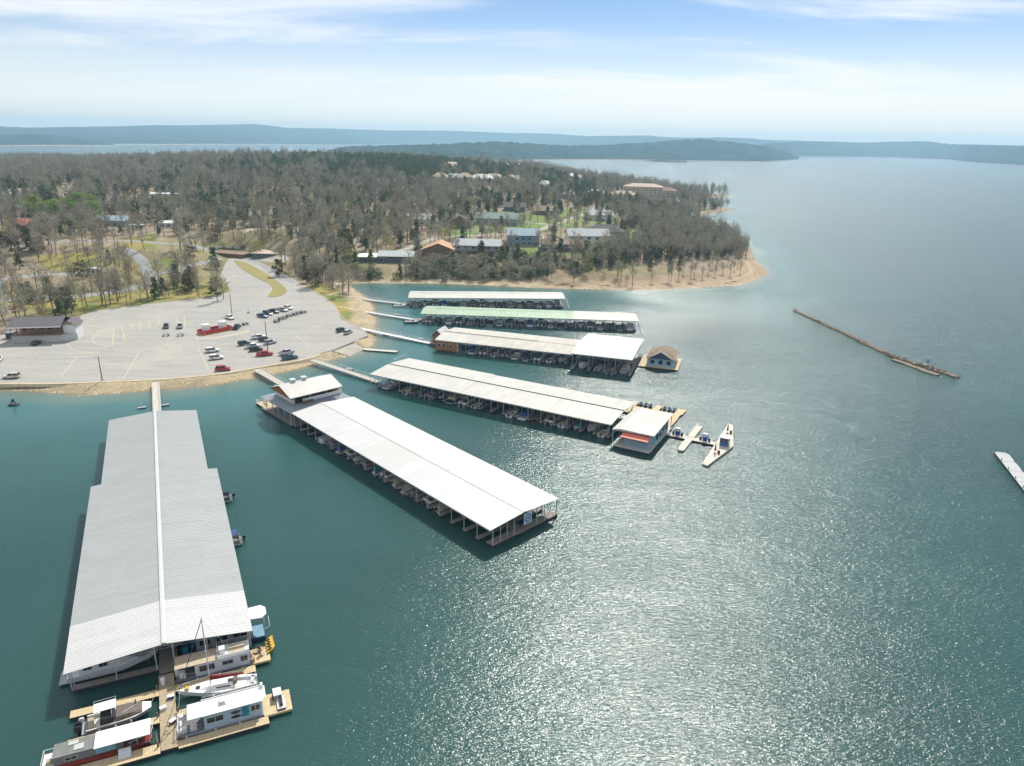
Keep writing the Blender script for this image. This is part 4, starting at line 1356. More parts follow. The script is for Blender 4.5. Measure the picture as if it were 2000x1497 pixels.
dE = Dock('covered_dock', 'covered dock with long pale green roof and white end, second from far shore', 'boat dock', OE, AE, 'covered boat docks')
covered(dE, [(0, 65.0, 0, 15.3, 7.6, 4.5, 5.4, GREEN_ROOF, GREEN_ROOF), (65.05, 92.0, 0, 15.3, 7.6, 4.55, 5.45, CREAM_ROOF, CREAM_ROOF)], [spaced(1, 62, 4.4), spaced(66, 91, 4.3)], rib=1.0, rh=.025)
dF = Dock('covered_dock', 'covered dock with plain cream roof, farthest from the camera below the houses', 'boat dock', OF, AF, 'covered boat docks')
covered(dF, [(0, 74.0, 0, 15.8, 7.8, 4.5, 5.4, CREAM_ROOF, CREAM_ROOF)], [spaced(1, 73, 4.5)], rib=1.0, rh=.025)
for D_, L_ in ((dE, 91.6), (dF, 74.2)):
    b = MB(); b.loft([[(L_, 1.0, 4.3), (L_ + .5, 1.0, 4.3), (L_ + .5, 1.4, 4.3), (L_, 1.4, 4.3)], [(L_ + 1.2, -2.2, .5), (L_ + 1.8, -2.2, .5), (L_ + 1.8, -1.8, .5), (L_ + 1.2, -1.8, .5)]])
    D_.put(b, 'corner_strut', WHITEP)
    pier(D_, -4.5, .2, 4, 7.2, .55, GDECK, 'entrance_deck', .5)


# ------------------------------------------------------------------ gangways
def gangway(label, a, za, c, zb, w=1.8, m=CONCR, rail=True, truss=True):
    a, c = np.array(a), np.array(c); L = float(np.linalg.norm(c - a)); ang = math.atan2(*(c - a)[::-1])
    t = thing('gangway', label, 'gangway', (a[0], a[1], 0), ang, 'gangways from the shore')
    b = MB(); n = int(L / .5); st = L / n
    Z = lambda x: za + (zb - za) * x / L
    for i in range(n):
        x0, x1 = i * st + .02, (i + 1) * st - .02
        b.loft([[(x0, -w / 2, Z(x0) - .08), (x0, w / 2, Z(x0) - .08), (x0, w / 2, Z(x0)), (x0, -w / 2, Z(x0))], [(x1, -w / 2, Z(x1) - .08), (x1, w / 2, Z(x1) - .08), (x1, w / 2, Z(x1)), (x1, -w / 2, Z(x1))]])
    b.build('deck', m, t)
    b = MB()
    for s_ in (-1, 1):
        y = s_ * w / 2
        b.loft([[(x, y - .06, Z(x) - .35), (x, y + .06, Z(x) - .35), (x, y + .06, Z(x) - .085), (x, y - .06, Z(x) - .085)] for x in (0, L)])
    b.build('beam', STEEL, t)
    if rail:
        for s_ in (-1, 1):
            b = MB(); y = s_ * (w / 2 + .03)
            b.bar((0, y, Z(0) + 1.05), (L, y, Z(L) + 1.05), .04, 4); b.bar((0, y, Z(0) + .55), (L, y, Z(L) + .55), .03, 4)
            for i in range(int(L / 2) + 1):
                x = min(L, i * 2); b.bar((x, y, Z(x) - .2), (x, y, Z(x) + 1.1), .04, 4)
            b.build('railing', STEEL, t)
    return t, L


def small_float(label, x, y, ang, sx=2.2, sy=1.2):
    t = thing('support_float', label, 'float', (x, y, 0), ang, 'small floats beside the gangways')
    b = MB(); b.box(-sx / 2, sx / 2, -sy / 2, sy / 2, -.3, .28); b.build('float_body', FLOATM, t)
    b = MB(); b.box(-sx / 2 + .05, sx / 2 - .05, -sy / 2 + .05, sy / 2 - .05, .281, .34); b.build('float_deck', GREYG, t)
    b = MB(); b.bar((0, 0, .34), (0, 0, 1.4), .05, 5); b.build('winch_post', STEEL, t)


wA = lambda x, y: (OA + np.array([.91343, .4070]) * (x - .042 * y) + np.array([-.4070, .91343]) * y)
g_, L = gangway('pale wooden gangway from kerb to the grey-roofed dock', gnd(304, 747, 1.6), 1.62, wA(12.9, 100.4), .75, 2.0, CONCR)
for s_, q in ((-1, 'left'), (1, 'right')):
    p = wA(11.9 + 3.0 * s_, 120.5); small_float('dark float on the %s of the wooden gangway at the grey-roofed dock' % q, p[0], p[1], AA + .1)
fp = lambda l, w, D_=dB: np.array(D_.world(l, w)[:2])
g_, L = gangway('steel gangway from kerb down to the white pavilion', gnd(501, 722, 1.6), 1.62, fp(99.2, -13.5), .75, 2.2, CONCR)
p = fp(112, -12.0); small_float('dark float under the pavilion gangway', p[0], p[1], AB + .7, 2.6, 1.6)
gangway('railed white gangway crossing to the third covered dock', gnd(610, 703, 1.6), 1.62, fp(.2, 4.5, dC), .7, 2.2, CONCR)
p = gnd(682, 722, 0); small_float('dark float midway under the third dock gangway', p[0], p[1], AC, 2.6, 1.6)
p = gnd(619, 708, 0); small_float('pale skiff-like float where the third dock gangway leaves the shore', p[0], p[1], AC, 3, 1.3)
gangway('white gangway leading to the orange timber cabin', gnd(696, 640, 1.5), 1.5, fp(-5.3, 7.6, dD), .6, 2.0, WHITEP)
for x_, y_ in ((754, 655), (782, 658), (822, 663)):
    p = gnd(x_, y_, 0); small_float('dark float below the gangway to the orange cabin', p[0], p[1], AD, 2.4, 1.4)
gangway('thin white gangway to the green-roofed dock', gnd(714, 609, 1.2), 1.2, fp(-4.4, 5.5, dE), .6, 1.6, WHITEP)
p = gnd(775, 616, 0); small_float('dark float below the gangway to the green-roofed dock', p[0], p[1], AE, 2.6, 1.4)
gangway('thin white gangway to the farthest covered dock', gnd(710, 584, 1.2), 1.2, fp(-4.4, 5.5, dF), .6, 1.4, WHITEP)

t = thing('loose_dock', 'single low concrete dock section moored below the boat ramp', 'dock', (0, 0, 0))
a, c = gnd(710, 682, .5), gnd(776, 687, .5)
dl = Dock('loose', '', '', a, math.atan2(*(c - a)[::-1])); bpy.data.objects.remove(dl.root); dl.root = t
t.location = (a[0], a[1], 0); t.rotation_euler = (0, 0, dl.ang)
pier(dl, 0, float(np.linalg.norm(c - a)), -1.0, 1.0, .5, CONCR, 'deck', .9)

# ------------------------------------------------------------------ log breakwater and the far right dock
bw = thing('breakwater', 'long narrow weathered timber breakwater out on the open water', 'breakwater', (0, 0, 0))
DRIFT = mat('silver_drift_timber', (.24, .20, .15), .9, var=.35, vscale=1.5)
a, m_, e_ = gnd(1553, 607, .4), gnd(1745, 697, .4), gnd(1873, 737, .4)
pts = resample(np.array([a, (a + m_) / 2 + np.array([.8, 0]), m_, e_]), 6.4)
for i in range(len(pts) - 1):
    p, q = pts[i], pts[i + 1]; d = (q - p) / np.linalg.norm(q - p); L = np.linalg.norm(q - p) - .25
    b = MB(); b.m = 0
    for k in range(-2, 3):
        nn = np.array([-d[1], d[0]]) * k * .42
        b.box(p[0] + nn[0], p[0] + nn[0] + L, p[1] + nn[1] - .17, p[1] + nn[1] + .17, .12 + .03 * (k % 2), .42 + .04 * ((k * 7 + i) % 3), math.atan2(d[1], d[0]), (p[0] + nn[0], p[1] + nn[1]))
    b.m = 1
    for f_ in (.1, .5, .9):
        c = p + d * L * f_; b.box(c[0] - .2, c[0] + .2, c[1] - 1.2, c[1] + 1.2, .48, .60, math.atan2(d[1], d[0]), tuple(c))
        b.box(c[0] - .6, c[0] + .6, c[1] - 1.05, c[1] + 1.05, -.4, .11, math.atan2(d[1], d[0]), tuple(c))
    b.build('raft_section', [DRIFT, BROWNW], bw)
for i in range(3):
    p = gnd(1752 + i * 26, 701 + i * 9.5, .4); d = (e_ - m_) / np.linalg.norm(e_ - m_); nn = np.array([d[1], -d[0]]) * 2.1
    p = p + nn; b = MB()
    for k in range(6):
        q = p + nn / 2.1 * (k * .38 - 1)
        b.box(q[0], q[0] + 7.2, q[1] - .16, q[1] + .16, .1, .42 + .05 * ((k + i) % 3), math.atan2(d[1], d[0]), tuple(q))
    b.build('side_raft', DRIFT, bw)
b = MB()
for k in range(46):
    f_ = rng.random() ** .7; p = a + (m_ - a) * f_ if rng.random() < .35 else m_ + (e_ - m_) * rng.random() * .9
    p = p + rng.normal(0, .7, 2); r = rng.uniform(.2, .6)
    b.box(p[0] - r, p[0] + r, p[1] - .2, p[1] + .2, .45, .45 + rng.uniform(.15, .7), rng.uniform(0, 3))
b.build('heaped_timber', BROWNW, bw)
SCRUB = mat('dry_scrub_leaf', (.24, .22, .07), .9, var=.4, vscale=2)
b = MB()
for k in range(9):
    p = [a, m_, m_ + (e_ - m_) * .45, m_ + (e_ - m_) * .62, a + (m_ - a) * .3, a + (m_ - a) * .55, a + (m_ - a) * .75, m_ + (e_ - m_) * .2, m_ + (e_ - m_) * .8][k]
    for j in range(36):
        q = np.array([p[0], p[1], .9]) + rng.normal(0, .38, 3) * (1, 1, .8); w_ = rng.normal(0, .25, (3, 3)); b.face([q, q + w_[0], q + w_[1]])
b.build('growing_weed', SCRUB, bw)
b = MB(); p = gnd(1812, 709, .6); b.box(p[0] - .7, p[0] + .7, p[1] - .1, p[1] + .1, .5, 2.0); b.build('notice_board', GREYG, bw)
b = MB()
for px_, py_ in ((1554, 606), (1592, 624), (1635, 645), (1693, 671), (1745, 694), (1790, 706), (1829, 718), (1868, 734)):
    p = gnd(px_, py_, .4); b.bar((p[0], p[1], -.5), (p[0], p[1], 1.7), .09, 5)
b.build('marker_post', DRIFT, bw)
for px_, py_, k_ in ((1842, 660, 0), (1497, 582, 1)):
    p = gnd(px_, py_, 0); t = thing('channel_buoy', 'small dark buoy floating %s' % ('beyond the timber breakwater on the right' if k_ == 0 else 'in open water off the sandy point'), 'buoy', (p[0], p[1], 0))
    t.scale = (.55, .55, .55)
    b = MB(); b.cyl(0, 0, -.3, .5, .45, 10, .35); b.build('float_collar', NAVY, t)
    b = MB(); b.cyl(0, 0, .5, 1.7, .16, 8, .1); b.build('marker', BLACK, t)

a, c, e2 = gnd(1941, 882, .5), gnd(1966, 882, .5), gnd(2000, 958, .5)
d = (e2 - a) / np.linalg.norm(e2 - a)
fr_ = Dock('swim_dock', 'pale floating dock cut by the right edge of the picture', 'dock', a, math.atan2(d[1], d[0]))
for i in range(7):
    pier(fr_, i * 6.1, i * 6.1 + 5.95, 0, 3.2, .5, mat('pale_grey_planks', (.46, .48, .46), .8, var=.0, tint2=(.36, .38, .37), vscale=1.2), 'deck_section', .5)
b = MB()
for i in range(8):
    for w in (.15, 3.05):
        b.cyl(i * 5.4 + .5, w, .5, 1.1, .1, 6)
b.tube([(.2, .2, 1.4), (.2, 3, 1.4)], .05, 4); b.bar((.2, .2, .5), (.2, .2, 1.4), .05, 4); b.bar((.2, 3, .5), (.2, 3, 1.4), .05, 4)
fr_.put(b, 'mooring_cleat', DARKST)
p = gnd(27, 792, 0)
t = thing('navigation_buoy', 'dark buoy raft floating near the left shore', 'buoy', (p[0], p[1], 0))
b = MB(); b.box(-1.3, 1.3, -.7, .7, -.2, .35); b.build('float_base', FLOATM, t)
b = MB()
for x in (-.8, .8):
    b.bar((x, 0, .35), (0, 0, 1.8), .09, 5)
b.cyl(0, 0, 1.1, 1.9, .35, 8); b.box(-.9, .9, -.05, .05, .9, 1.1); b.build('frame', DARKST, t)

# ------------------------------------------------------------------ boats
def hull_rings(L, B, H, bowrise=.35, n=9, tip=.02, flare=.82, bowpow=2.2, stern=0.0, draft=.25):
    """stations from stern (x=0) to bow (x=L); the sheer line and the section below it"""
    R = []
    for i in range(n):
        t = i / (n - 1)
        bb = B / 2 * (1 - max(0, (t - .4) / .6) ** bowpow) * (1 - stern * max(0, .3 - t) / .3)
        bb = max(bb, tip)
        h = H * (1 + bowrise * max(0, (t - .35) / .65) ** 1.6)
        ch = h * (.18 + .4 * max(0, t - .6) / .4)
        x = L * t
        R.append([(x, -bb, h), (x - .0 * L, -bb * flare, ch), (x - (.10 * L * max(0, t - .7) / .3), 0, -draft * (1 - max(0, t - .75) / .25)), (x, bb * flare, ch), (x, bb, h)])
    return R


def hull_mesh(L, B, H, floor=None, open_to=.62, cockpit_inset=.16, **k):
    """hull with side decks and, when floor is given, a recessed cockpit from the stern to open_to"""
    b = MB(); R = hull_rings(L, B, H, **k)
    n = len(R)
    b.loft(R, closed=False, cap=False)
    b.face(R[0][::-1])
    b.m = 1
    for i in range(n - 1):
        p, q = R[i], R[i + 1]; t = (i + .5) / (n - 1)
        if floor is None or t > open_to:
            b.face([p[0], q[0], q[4], p[4]])
        else:
            s_ = lambda P, y: (P[0], P[1] + (cockpit_inset if P[1] < 0 else -cockpit_inset), P[2])
            a0, a4, c0, c4 = s_(p[0], 0), s_(p[4], 0), s_(q[0], 0), s_(q[4], 0)
            b.face([p[0], q[0], c0, a0]); b.face([p[4], a4, c4, q[4]])
            dn = lambda P: (P[0], P[1], floor)
            b.face([a0, c0, dn(c0), dn(a0)]); b.face([a4, dn(a4), dn(c4), c4]); b.face([dn(a0), dn(c0), dn(c4), dn(a4)])
            t2 = (i + 1.5) / (n - 1)
            if t2 > open_to or i == n - 2:
                b.face([c0, c4, dn(c4), dn(c0)])
            if i == 0:
                b.face([a0, dn(a0), dn(a4), a4])
    return b


def outboard(parent, x, y, z, m=BLACK, s=1.0):
    b = MB()
    b.loft([[(x - .05 * s, y - .17 * s, z + .25 * s), (x - .62 * s, y - .15 * s, z + .30 * s), (x - .62 * s, y + .15 * s, z + .30 * s), (x - .05 * s, y + .17 * s, z + .25 * s)],
            [(x - .02 * s, y - .18 * s, z + .62 * s), (x - .66 * s, y - .15 * s, z + .62 * s), (x - .66 * s, y + .15 * s, z + .62 * s), (x - .02 * s, y + .18 * s, z + .62 * s)],
            [(x - .12 * s, y - .10 * s, z + .82 * s), (x - .52 * s, y - .09 * s, z + .80 * s), (x - .52 * s, y + .09 * s, z + .80 * s), (x - .12 * s, y + .10 * s, z + .82 * s)]])
    b.box(x - .42 * s, x - .2 * s, y - .06 * s, y + .06 * s, z - .6 * s, z + .25 * s)
    return b.build('outboard_motor', m, parent)


def cover_mesh(L, B, H, t0=.02, t1=.72, peak=.45, lap=.12):
    R = hull_rings(L, B, H); b = MB(); rings = []
    for i in range(7):
        t = t0 + (t1 - t0) * i / 6
        f = t * (len(R) - 1); k = min(int(f), len(R) - 2); g = f - k
        w = (R[k][4][1] * (1 - g) + R[k + 1][4][1] * g) + .05; h = R[k][4][2] * (1 - g) + R[k + 1][4][2] * g
        x = L * t; pk = peak * (math.sin(math.pi * min(1, .25 + .6 * i / 6)))
        rings.append([(x, -w, h - lap), (x, -w, h + .03), (x, -w * .45, h + .06 + pk * .8), (x, 0, h + .06 + pk), (x, w * .45, h + .06 + pk * .8), (x, w, h + .03), (x, w, h - lap)])
    b.loft(rings)
    return b


def runabout(m, covered_m=None, L=6.2, B=2.3, windscreen=True):
    t = thing('motorboat', 'x', 'boat')
    hull_mesh(L, B, .78, floor=.3).build('hull', [m, WHITE], t)
    if covered_m:
        cover_mesh(L, B, .78, peak=.5).build('boat_cover', covered_m, t)
    else:
        if windscreen:
            b = MB(); b.face([(L * .60, -.95, .9), (L * .66, -.5, .92), (L * .62, -.42, 1.36), (L * .56, -.8, 1.3)]); b.face([(L * .66, -.5, .92), (L * .66, .5, .92), (L * .62, .42, 1.36), (L * .62, -.42, 1.36)])
            b.face([(L * .66, .5, .92), (L * .60, .95, .9), (L * .56, .8, 1.3), (L * .62, .42, 1.36)]); b.build('windscreen', GLASS, t)
        b = MB()
        for x, y in ((L * .46, -.5), (L * .46, .5)):
            b.box(x - .25, x + .25, y - .25, y + .25, .3, .72); b.box(x - .3, x - .2, y - .25, y + .25, .72, 1.15)
        b.box(L * .06, L * .16, -.8, .8, .3, .75)
        b.build('seat', CANVAS_T, t)
    outboard(t, 0, 0, .45)
    return t


def pontoon(canopy, fence, L=7.4, B=2.6):
    t = thing('pontoon_boat', 'x', 'boat')
    for s_ in (-1, 1):
        b = MB(); b.bar((0, s_ * .9, .18), (L * .92, s_ * .9, .18), .32, 8); b.bar((L * .92, s_ * .9, .18), (L + .1, s_ * .9, .38), .32, 8, .06); b.build('pontoon', ALU, t)
    b = MB(); b.box(0, L * .97, -B / 2, B / 2, .5, .6); b.build('deck', CARPET, t)
    b = MB()
    for y in (-B / 2, B / 2 - .06):
        b.box(.5, L * .9, y, y + .06, .66, 1.3)
    b.box(L * .9 - .06, L * .9, -B / 2, -.4, .66, 1.3); b.box(L * .9 - .06, L * .9, .4, B / 2, .66, 1.3); b.box(.5, .56, -B / 2, B / 2, .66, 1.3)
    b.build('side_panel', fence, t)
    b = MB(); b.box(.7, L * .45, .55, 1.15, .6, 1.0); b.box(L * .6, L * .86, .55, 1.15, .6, 1.0); b.box(L * .6, L * .86, -1.15, -.55, .6, 1.0); b.box(L * .42, L * .48, -1.0, -.2, .6, 1.5); b.build('seat', CANVAS_T, t)
    if canopy:
        b = MB(); b.loft([[(L * .12, -1.25, 2.35), (L * .12, 0, 2.55), (L * .12, 1.25, 2.35), (L * .12, 0, 2.48)], [(L * .58, -1.25, 2.4), (L * .58, 0, 2.6), (L * .58, 1.25, 2.4), (L * .58, 0, 2.53)]]); b.build('canopy', canopy, t)
        b = MB()
        for x in (L * .14, L * .56):
            for y in (-1.2, 1.2):
                b.bar((L * .35, y, 1.3), (x, y, 2.38), .025, 4)
        b.build('canopy_frame', ALU, t)
    outboard(t, 0, 0, .5)
    return t


def cruiser(m, canv, L=8.6, B=2.9):
    t = thing('cabin_cruiser', 'x', 'boat')
    hull_mesh(L, B, 1.15, floor=.6, open_to=.45, bowrise=.3).build('hull', [m, WHITE], t)
    b = MB(); b.loft([[(L * .42, -1.0, 1.18), (L * .42, 1.0, 1.18), (L * .46, .85, 1.75), (L * .46, -.85, 1.75)], [(L * .84, -.45, 1.45), (L * .84, .45, 1.45), (L * .70, .5, 1.78), (L * .70, -.5, 1.78)]]); b.build('cabin', WHITE, t)
    b = MB(); b.face([(L * .52, -.92, 1.2), (L * .44, -1.05, 1.2), (L * .40, -.95, 1.95), (L * .46, -.8, 1.95)]); b.face([(L * .52, -.92, 1.2 + .56), (L * .52, .92, 1.2 + .56), (L * .45, .8, 2.2), (L * .45, -.8, 2.2)]); b.build('windscreen', GLASS, t)
    if canv:
        b = MB(); b.loft([[(L * .06, -1.2, 1.3), (L * .08, -1.0, 1.9), (L * .08, 1.0, 1.9), (L * .06, 1.2, 1.3)], [(L * .45, -1.2, 1.3), (L * .45, -.95, 2.35), (L * .45, .95, 2.35), (L * .45, 1.2, 1.3)]]); b.build('cockpit_cover', canv, t)
    b = MB(); b.tube([(L * .5, -1.3, 1.75), (L * .8, -.85, 1.95), (L * .99, 0, 2.05), (L * .8, .85, 1.95), (L * .5, 1.3, 1.75)], .025, 4); b.build('bow_rail', ALU, t)
    b = MB(); b.box(-.7, 0, -1.1, 1.1, .25, .34); b.build('swim_platform', GREYG, t)
    return t


SLATEM = mat('slate_grey_hull', (.12, .14, .16), .3, var=.05)
PROTOS = [runabout(WHITE), runabout(NAVY), runabout(WHITE, CANVAS_BL), runabout(WHITE, CANVAS_T), runabout(RED, CANVAS_G), runabout(SLATEM), pontoon(CANVAS_BL, ALU), pontoon(CANVAS_T, WHITE), pontoon(None, SLATEM), pontoon(CANVAS_TL, WHITE),
          cruiser(WHITE, CANVAS_BL), cruiser(WHITE, None), cruiser(NAVY, CANVAS_T), runabout(WHITE, CANVAS_TL)]
PDESC = ['white open motorboat', 'navy open motorboat', 'white motorboat under a blue cover', 'white motorboat under a tan cover', 'red motorboat under a grey-brown cover', 'slate grey open motorboat', 'pontoon boat with blue canopy', 'pontoon boat with tan canopy',
         'slate open pontoon boat', 'pontoon boat with teal canopy', 'white cabin cruiser with blue canvas', 'white open cabin cruiser', 'navy cabin cruiser with tan canvas', 'white motorboat under a teal cover']
PLEN = [6.2] * 6 + [7.4] * 4 + [8.6] * 3 + [6.2]
used = [False] * len(PROTOS)
ORD = ['first', 'second', 'third', 'fourth', 'fifth', 'sixth', 'seventh', 'eighth', 'ninth', 'tenth', 'eleventh', 'twelfth', 'thirteenth', 'fourteenth', 'fifteenth', 'sixteenth', 'seventeenth', 'eighteenth', 'nineteenth', 'twentieth',
       'twenty-first', 'twenty-second', 'twenty-third', 'twenty-fourth', 'twenty-fifth']


def put_boat(k, x, y, ang, label, group):
    o = PROTOS[k] if not used[k] else copy_tree(PROTOS[k])
    used[k] = True
    o.location = (x, y, 0); o.rotation_euler = (0, 0, ang)
    return tag(o, label, None, group)


def fill(D, fingers, w_out, side, kinds, dockname, bow_in=True, gap=(), start='shore'):
    """one boat between each pair of fingers along the outer edge; bows towards the middle walkway"""
    n = 0
    for i, (a, c) in enumerate(zip(fingers[:-1], fingers[1:])):
        if i in gap or c - a < 3.2 or c - a > 6.5:
            continue
        k = kinds[i % len(kinds)]
        l = (a + c) / 2
        w = w_out + (.7 if side < 0 else -.7) + rng.uniform(-.5, .5)
        flip = rng.random() < .3
        ang = D.ang + (H90 if side < 0 else -H90)
        if flip:
            ang += math.pi; w += PLEN[k] * (1 if side < 0 else -1)
        p = D.world(l, w)
        put_boat(k, p[0], p[1], ang + rng.uniform(-.03, .03), '%s, %s slip from shore, near side of %s' % (PDESC[k], ORD[n], dockname), 'boats in the slips of the ' + dockname)
        n += 1


F_ = sorted(spaced(4.6, 33, 4.1) + spaced(37.2, 45.4, 4.1) + spaced(49.5, 81, 4.1), reverse=True)
FB = F_[::-1]
pairs = list(zip(FB[:-1], FB[1:]))[::-1]
kindsB = [None, None, None, 11, 6, 2, 9, 0, 6, 13, 7, 3, 0, 6, 7, 3, None, None, None, None]
n = 0
for i, (a, c) in enumerate(pairs):
    k = kindsB[i] if i < len(kindsB) else None
    if k is None:
        continue
    p = dB.world((a + c) / 2, -.9 + rng.uniform(-.6, .3)); ang = dB.ang - H90
    if i % 3 == 1:
        p = dB.world((a + c) / 2, -.9 - PLEN[k]); ang += math.pi
    put_boat(k, p[0], p[1], ang, '%s, %s occupied slip from shore, near side of middle dock' % (PDESC[k], ORD[n]), 'boats in the slips of the middle dock'); n += 1
fill(dC, spaced(3, 31.5, 3.95) + spaced(36, 80, 4.0), 0, -1, [11, 0, 3, 8, 6, 1, 12, 7, 5, 2, 9, 0, 10, 4, 7, 3, 13], 'third dock', gap=(1, 9, 10))
fill(dD, spaced(12.2, 50, 4.1), 0, -1, [10, 7, 0, 6, 11, 2, 9, 0, 11, 13], 'tan-roofed dock', gap=())
fill(dE, spaced(1, 62, 4.4) + spaced(66, 91, 4.3), 0, -1, [7, 1, 11, 9, 0, 8, 13, 11, 6, 4, 10, 9, 3], 'green-roofed dock', gap=(6, 13))
fill(dF, spaced(1, 73, 4.5), 0, -1, [0, 11, 7, 10, 2, 11, 6, 7, 0, 8, 11, 3, 12], 'farthest dock')
# two big boats under the tall white roof
t = put_boat(10, *dD.world(56.4, -3.2)[:2], dD.ang + H90 + math.pi, 'large white cruiser nosing out under the tall white roof', 'boats under the tall white roof')
p = dD.world(56.4, 6.2); t.location = (p[0], p[1], 0); t.scale = (1.15, 1.15, 1.15)
t = put_boat(8, *dD.world(66.6, -4.5)[:2], dD.ang + H90, 'slate pontoon boat sticking out beneath the tall white roof', 'boats under the tall white roof')
t = put_boat(5, *dD.world(61.9, -2.5)[:2], dD.ang + H90, 'slate grey motorboat in the middle bay under the tall white roof', 'boats under the tall white roof')
t = put_boat(12, *dD.world(71.1, -2.0)[:2], dD.ang + H90, 'navy cruiser in the last bay under the tall white roof', 'boats under the tall white roof')
# beside the entrances of the two far docks
for D_, nm in ((dE, 'green-roofed'), (dF, 'farthest')):
    p = D_.world(-7, .5); put_boat(0 if D_ is dF else 1, p[0], p[1], D_.ang + .1, '%s tied up at the shore end of the %s dock' % (PDESC[0 if D_ is dF else 1], nm), 'boats tied at dock ends')
# two boats lying along the right side of the big dock
p = wA(26.6, 53.6); put_boat(8, p[0], p[1], AA + math.pi, 'small boat with black outboard poking out from the upper right edge of the grey roof', 'boats beside the grey roof')
p = wA(26.6, 34.6); put_boat(6, p[0], p[1], AA + math.pi, 'pontoon boat with dark blue canopy poking out lower down beside the grey roof', 'boats beside the grey roof')
for o in list(bpy.data.objects):
    if o.parent is None and o.get('label') == 'x':
        for ch in list(o.children_recursive):
            bpy.data.objects.remove(ch)
        bpy.data.objects.remove(o)


# jet skis
def jetski():
    t = thing('jet_ski', 'x', 'jet ski')
    hull_mesh(3.0, 1.1, .42, bowrise=.5).build('hull', [BLACK, SLATEM], t)
    b = MB(); b.loft([[(.4, -.2, .45), (.4, .2, .45), (.4, .15, .85), (.4, -.15, .85)], [(1.7, -.22, .5), (1.7, .22, .5), (1.7, .16, .9), (1.7, -.16, .9)]]); b.build('seat', CANVAS_B, t)
    b = MB(); b.loft([[(1.7, -.25, .5), (1.7, .25, .5), (1.75, .15, 1.05), (1.75, -.15, 1.05)], [(2.5, -.2, .6), (2.5, .2, .6), (2.4, .12, .7), (2.4, -.12, .7)]]); b.bar((1.75, -.38, 1.08), (1.75, .38, 1.08), .03, 4); b.build('handlebar_console', SLATEM, t)
    return t


js = jetski(); jn = 0
for base, nm in ((79.3, 'row nearest the long roof'), (86.6, 'row nearest the tan arm')):
    for i in range(3):
        o = js if jn == 0 else copy_tree(js); jn += 1
        p = dC.world(base + i * 1.45, 31.0); o.location = (p[0], p[1], .25); o.rotation_euler = (0, 0, dC.ang - H90)
        tag(o, 'dark jet ski, %s in the %s' % (('first', 'middle', 'last')[i], nm), None, 'jet skis behind the office')


# ------------------------------------------------------------------ the boats at the open end of the big dock
def frame(name, label, cat, x, y, ang=0.0):
    p = wA(x, y)
    return thing(name, label, cat, (p[0], p[1], 0), AA + ang)


def windows(parent, rects, y, m=GLASS, fm=WHITEP, name='window'):
    for x0, x1, z0, z1 in rects:
        b = MB(); b.box(x0 - .06, x1 + .06, y - .03, y + .0, z0 - .06, z1 + .06); f = b.build(name, fm, parent)
        b = MB(); b.box(x0, (x0 + x1) / 2 - .03, y - .045, y - .031, z0, z1); b.box((x0 + x1) / 2 + .03, x1, y - .045, y - .031, z0, z1); b.build('pane', m, f)


# white houseboat, lower right
t = frame('houseboat', 'white-roofed houseboat with pale blue side, oval windows and teal squares', 'houseboat', 0, 0)
b = MB(); b.loft([[(13.9, -13.5, -.2), (13.9, -10.0, -.2), (13.8, -9.9, .75), (13.8, -13.6, .75)], [(24.6, -13.5, -.2), (24.6, -10.0, -.2), (24.6, -9.9, .75), (24.6, -13.6, .75)]]); b.build('hull', GREYG, t)
b = MB(); b.box(13.9, 17.2, -13.5, -10.0, .751, .80); b.build('front_deck', CARPET, t)
b = MB(); b.box(17.2, 24.5, -13.35, -10.6, .751, 2.85); b.build('cabin', mat('pale_blue_gelcoat', (.42, .50, .58), .35, var=.04), t)
windows(t, [(17.6, 19.6, 1.55, 2.35)], -13.36)
for x, z in ((20.6, 2.15), (20.6, 1.45)):
    b = MB(); b.loft([[(x + .55 + (.62) * math.cos(a), -13.36 - d_, z + .24 * math.sin(a)) for a in np.linspace(0, 2 * math.pi, 13)[:-1]] for d_ in (0, .04)]); b.build('oval_window', GLASS, t)
for i in range(4):
    b = MB(); b.box(21.85 + .12 * (i % 2), 22.75 + .12 * (i % 2), -13.395, -13.352, 1.15 + i * .44, 1.50 + i * .44); b.build('teal_panel', TEALP, t)
windows(t, [(23.1, 24.2, 1.65, 2.45)], -13.36)
b = MB(); b.box(17.19, 17.199 - .05, -12.9, -11.6, .85, 2.7); b.build('door', GLASS, t)
b = MB(); b.box(17.0, 24.7, -13.5, -10.45, 2.85, 2.97); b.box(17.0, 24.7, -10.53, -10.45, 2.97, 3.12); b.build('roof', WHITE, t)
b = MB(); b.box(15.3, 16.97, -13.4, -10.5, 2.83, 2.93); b.build('porch_roof', WHITEP, t)
b = MB(); b.loft([[(19.1, -12.5, 2.97), (20.1, -12.5, 2.97), (20.1, -11.5, 2.97), (19.1, -11.5, 2.97)], [(19.3, -12.2, 3.4), (19.9, -12.2, 3.4), (19.9, -11.7, 3.4), (19.3, -11.7, 3.4)]]); b.build('air_conditioner', STEEL, t)
b = MB()
for y in (-13.45, -10.05):
    b.bar((15.4, max(min(y, -10.6), -13.3), .8), (15.4, max(min(y, -10.6), -13.3), 2.84), .04, 5)
    b.tube([(13.9, y, 1.75), (16.9, y, 1.75)], .035, 4); b.tube([(13.9, y, 1.3), (16.9, y, 1.3)], .03, 4)
    for x in (13.9, 15, 16.2):
        b.bar((x, y, .8), (x, y, 1.75), .03, 4)
b.tube([(13.9, -13.45, 1.75), (13.9, -12.4, 1.75)], .035, 4)
b.build('deck_railing', ALU, t)
b = MB(); b.tube([(17.2, -10.5, 3.5), (24.6, -10.5, 3.5), (24.6, -13.45, 3.35)], .03, 4)
